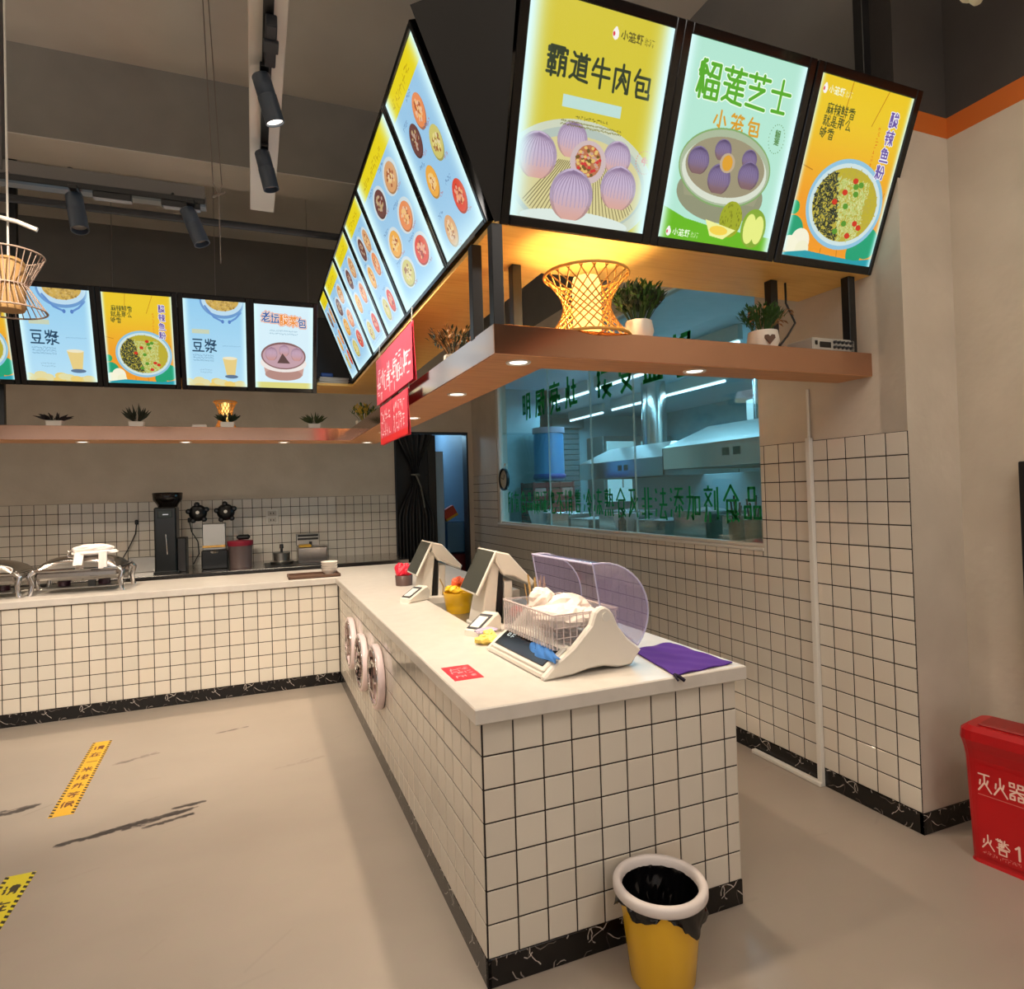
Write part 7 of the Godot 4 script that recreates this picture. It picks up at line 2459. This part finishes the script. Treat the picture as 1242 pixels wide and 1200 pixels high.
		if i == 5:
			st = mb()
			for x in [-0.2, 0.2]:
				span(st, Vector3(x - 0.08, 0.07, 0.213), Vector3(x + 0.08, 0.17, 0.219), 0.002)
			part("white_label", st, mat(Color(0.75, 0.55, 0.5), 0.5), c)
	var wt := thing("water_tank", "blue translucent water tank standing on the stacked crates", "water tank", Vector3(3.17, 1.62, -5.98))
	st = mb()
	lathe(st, [Vector2(0, 0.0), Vector2(0.2, 0.0), Vector2(0.215, 0.03), Vector2(0.21, 0.08), Vector2(0.205, 0.6), Vector2(0.2, 0.66), Vector2(0, 0.66)], 32)
	part("tank_body", st, mat(Color(0.30, 0.54, 0.74), 0.3), wt)
	st = mb()
	lathe(st, [Vector2(0.205, 0.64), Vector2(0.222, 0.645), Vector2(0.222, 0.72), Vector2(0.0, 0.74)], 32)
	part("lid", st, mat(Color(0.62, 0.58, 0.66), 0.4), wt)
	st = mb()
	lathe(st, [Vector2(0.212, 0.02), Vector2(0.226, 0.03), Vector2(0.226, 0.075), Vector2(0.21, 0.09)], 32)
	part("base_band", st, mat(Color(0.04, 0.16, 0.55), 0.3), wt)
	# trays and pots on the bench
	var nz := FastNoiseLite.new()
	nz.seed = 18
	nz.frequency = 5.0
	var zz := [-3.95, -3.44, -2.9, -2.35, -1.83, -1.32]
	for i in 6:
		var lab: String = ["farthest", "second farthest", "third farthest", "third nearest", "second nearest", "nearest"][i] + " steel food pan on the bench under the kitchen window"
		var p := thing("food_pan", lab, "pan", Vector3(2.40, K, zz[i]), rng.randf_range(-0.15, 0.15), "steel pans under the kitchen window")
		var hh: float = [0.26, 0.22, 0.30, 0.24, 0.32, 0.30][i]
		st = mb()
		for q in [[-0.17, -0.2, 0.17, -0.19], [-0.17, 0.19, 0.17, 0.2], [-0.17, -0.2, -0.16, 0.2], [0.16, -0.2, 0.17, 0.2]]:
			span(st, Vector3(q[0], 0, q[1]), Vector3(q[2], hh, q[3]), 0.003)
		span(st, Vector3(-0.17, 0, -0.2), Vector3(0.17, 0.01, 0.2), 0.002)
		for q in [[-0.18, -0.215, 0.18, -0.19], [-0.18, 0.19, 0.18, 0.215], [-0.18, -0.2, -0.16, 0.2], [0.16, -0.2, 0.18, 0.2]]:
			span(st, Vector3(q[0], hh, q[1]), Vector3(q[2], hh + 0.008, q[3]), 0.002)
		part("pan_body", st, M.steel, p)
		st = mb()
		lump(st, Vector3(0, hh * 0.75, 0), Vector3(0.15, hh * 0.34, 0.18), nz, 0.25)
		part("cloth_cover", st, mat(Color(0.80, 0.86, 0.88), 0.8), p)
	var bo := [["white bowl of greens on the bench behind the window's left side", -4.25, 0.13], ["white bowl on the bench behind the window's middle", -2.6, 0.11]]
	for i in 2:
		var w := thing("white_basin", bo[i][0], "basin", Vector3(2.2, K, bo[i][1]), 0.0, "white basins under the kitchen window")
		st = mb()
		var r: float = bo[i][2]
		lathe(st, [Vector2(0, 0.12), Vector2(r * 0.6, 0.12), Vector2(r, 0.30), Vector2(r * 0.97, 0.30), Vector2(0, 0.2)], 26)
		lathe(st, [Vector2(0, 0), Vector2(r * 0.7, 0), Vector2(r * 0.6, 0.12)], 20)
		part("basin_body", st, mat(Color(0.85, 0.88, 0.9), 0.3), w)
		if i == 0:
			st = mb()
			for k in 50:
				var a := rng.randf() * TAU
				leaf(st, Vector3(cos(a) * 0.05, 0.24, sin(a) * 0.05), Vector3(cos(a) * 0.10 * rng.randf(), 0.10 + rng.randf() * 0.10, sin(a) * 0.10 * rng.randf()), 0.035)
			part("greens", st, mat(Color(0.30, 0.42, 0.10), 0.6), w)
	for i in 3:
		var u := thing("utensil_jar", ["tan utensil jar on the window stool, farthest of its row", "tan utensil jar on the window stool, middle of its row", "tan utensil jar on the window stool by the right jamb"][i], "jar", Vector3(WALL_X + 0.10, 1.137, -1.17 + i * 0.13), 0.0, "utensil jars at the window's right corner")
		st = mb()
		lathe(st, [Vector2(0, 0), Vector2(0.045, 0), Vector2(0.05, 0.14), Vector2(0.045, 0.14), Vector2(0.04, 0.01), Vector2(0, 0.01)], 20)
		part("jar_body", st, mat(Color(0.52, 0.44, 0.34), 0.5), u)
		st = mb()
		for k in 4:
			var a := k * 1.7 + i
			tube(st, [Vector3(cos(a) * 0.01, 0.02, sin(a) * 0.01), Vector3(cos(a) * 0.035, 0.22 + 0.02 * k, sin(a) * 0.035)], 0.006, 6)
		part("utensil_handle", st, mat(Color(0.16, 0.12, 0.10), 0.5), u)
	var bt := thing("small_bottle", "small dark bottle standing on the window stool", "bottle", Vector3(WALL_X + 0.10, 1.137, -2.42))
	st = mb()
	lathe(st, [Vector2(0, 0), Vector2(0.03, 0), Vector2(0.032, 0.09), Vector2(0.014, 0.12), Vector2(0.014, 0.16), Vector2(0, 0.16)], 18)
	part("bottle_body", st, mat(Color(0.14, 0.13, 0.12), 0.2), bt)


func build_corridor_items():
	var c := thing("door_curtain", "black doorway curtain gathered and knotted in the middle", "curtain", Vector3(1.205, 0, REAR_Z + 0.005))
	var st := mb()
	sheet(st, 48, 40, func(u: float, v: float) -> Vector3:
		var y := lerpf(2.21, 0.06, v)
		var k := clampf(absf(y - 1.72) / 0.55, 0.0, 1.0)
		var w := lerpf(0.035, 0.225, smoothstep(0.0, 1.0, k))
		var f := sin(u * 34.0) * 0.012 * (0.4 + k)
		return Vector3((u - 0.5) * 2.0 * w, y, f + 0.03 * (1.0 - k) * cos((u - 0.5) * PI)), 0.002)
	part("curtain_cloth", st, mat(Color(0.035, 0.035, 0.04), 0.35), c)
	st = mb()
	tube(st, ring_pts(Vector3(0, 1.72, 0.01), 0.045, 16), 0.012, 8)
	tube(st, [Vector3(0.0, 1.71, 0.05), Vector3(0.05, 1.58, 0.06), Vector3(0.085, 1.40, 0.05), Vector3(0.095, 1.32, 0.05)], 0.010, 8)
	part("tie_band", st, mat(Color(0.45, 0.45, 0.42), 0.5), c)
	var bd := thing("black_door_leaf", "dark door leaf standing behind the gathered curtain", "door leaf", Vector3(0.99, 0, REAR_Z - 0.11))
	st = mb()
	span(st, Vector3(-0.012, 0.01, -0.02), Vector3(0.40, 2.21, 0.02), 0.004)
	part("door_panel", st, mat(Color(0.02, 0.02, 0.022), 0.5), bd)
	st = mb()
	span(st, Vector3(0.40, 0.01, -0.03), Vector3(0.50, 2.21, 0.03), 0.004)
	part("grey_stile", st, mat(Color(0.20, 0.19, 0.18), 0.6), bd)
	var fr := thing("white_cabinet", "pale blue-white cabinet side seen through the doorway", "cabinet", Vector3(1.50, 0, -5.98))
	st = mb()
	span(st, Vector3(0, 0, -0.3), Vector3(0.13, 2.02, 0.1), 0.006)
	part("cabinet_side", st, mat(Color(0.68, 0.80, 0.88), 0.4), fr)
	var sb := thing("snack_carton", "tilted orange and yellow carton on a stack in the passage", "carton", Vector3(1.80, 1.14, -6.10), 0.0)
	st = mb()
	box(st, Vector3(0, 0.1, 0), Vector3(0.18, 0.14, 0.1), 0.006, Transform3D(Basis(Vector3(0, 0, 1), 0.5), Vector3.ZERO))
	part("carton_body", st, mat(Color(0.78, 0.26, 0.12), 0.5), sb)
	st = mb()
	box(st, Vector3(0, 0.04, 0.0), Vector3(0.18, 0.035, 0.104), 0.004, Transform3D(Basis(Vector3(0, 0, 1), 0.5), Vector3.ZERO))
	part("yellow_band", st, mat(Color(0.85, 0.65, 0.12), 0.5), sb)
	var bx := thing("blue_bin", "blue storage bin with a red crate below in the passage", "bin", Vector3(1.82, 0, -6.12))
	st = mb()
	span(st, Vector3(-0.14, 0.72, -0.15), Vector3(0.1, 1.12, 0.15), 0.012)
	part("bin_body", st, mat(Color(0.30, 0.48, 0.62), 0.4), bx)
	st = mb()
	span(st, Vector3(-0.16, 0.0, -0.18), Vector3(0.1, 0.70, 0.18), 0.012)
	part("red_crate", st, mat(Color(0.36, 0.06, 0.07), 0.5), bx)
	var pl := thing("tube_light", "dim tube light in the passage beyond the doorway", "tube light", Vector3(1.5, 2.52, -7.0))
	st = mb()
	tube(st, [Vector3(-0.3, 0, 0), Vector3(0.3, 0, 0)], 0.015, 8)
	part("tube", st, M.kitchen_tube, pl)
	st = mb()
	span(st, Vector3(-0.32, 0.015, -0.03), Vector3(0.32, 0.08, 0.03), 0.004)
	part("batten", st, M.white_paint, pl)
	var l := OmniLight3D.new()
	l.name = "passage_glow"
	l.light_color = Color(0.68, 0.88, 1.0)
	l.light_energy = 0.8
	l.light_size = 0.1
	l.omni_range = 8.0
	l.omni_attenuation = 2.0
	l.shadow_enabled = true
	l.position = Vector3(0, -0.1, 0)
	pl.add_child(l, true)
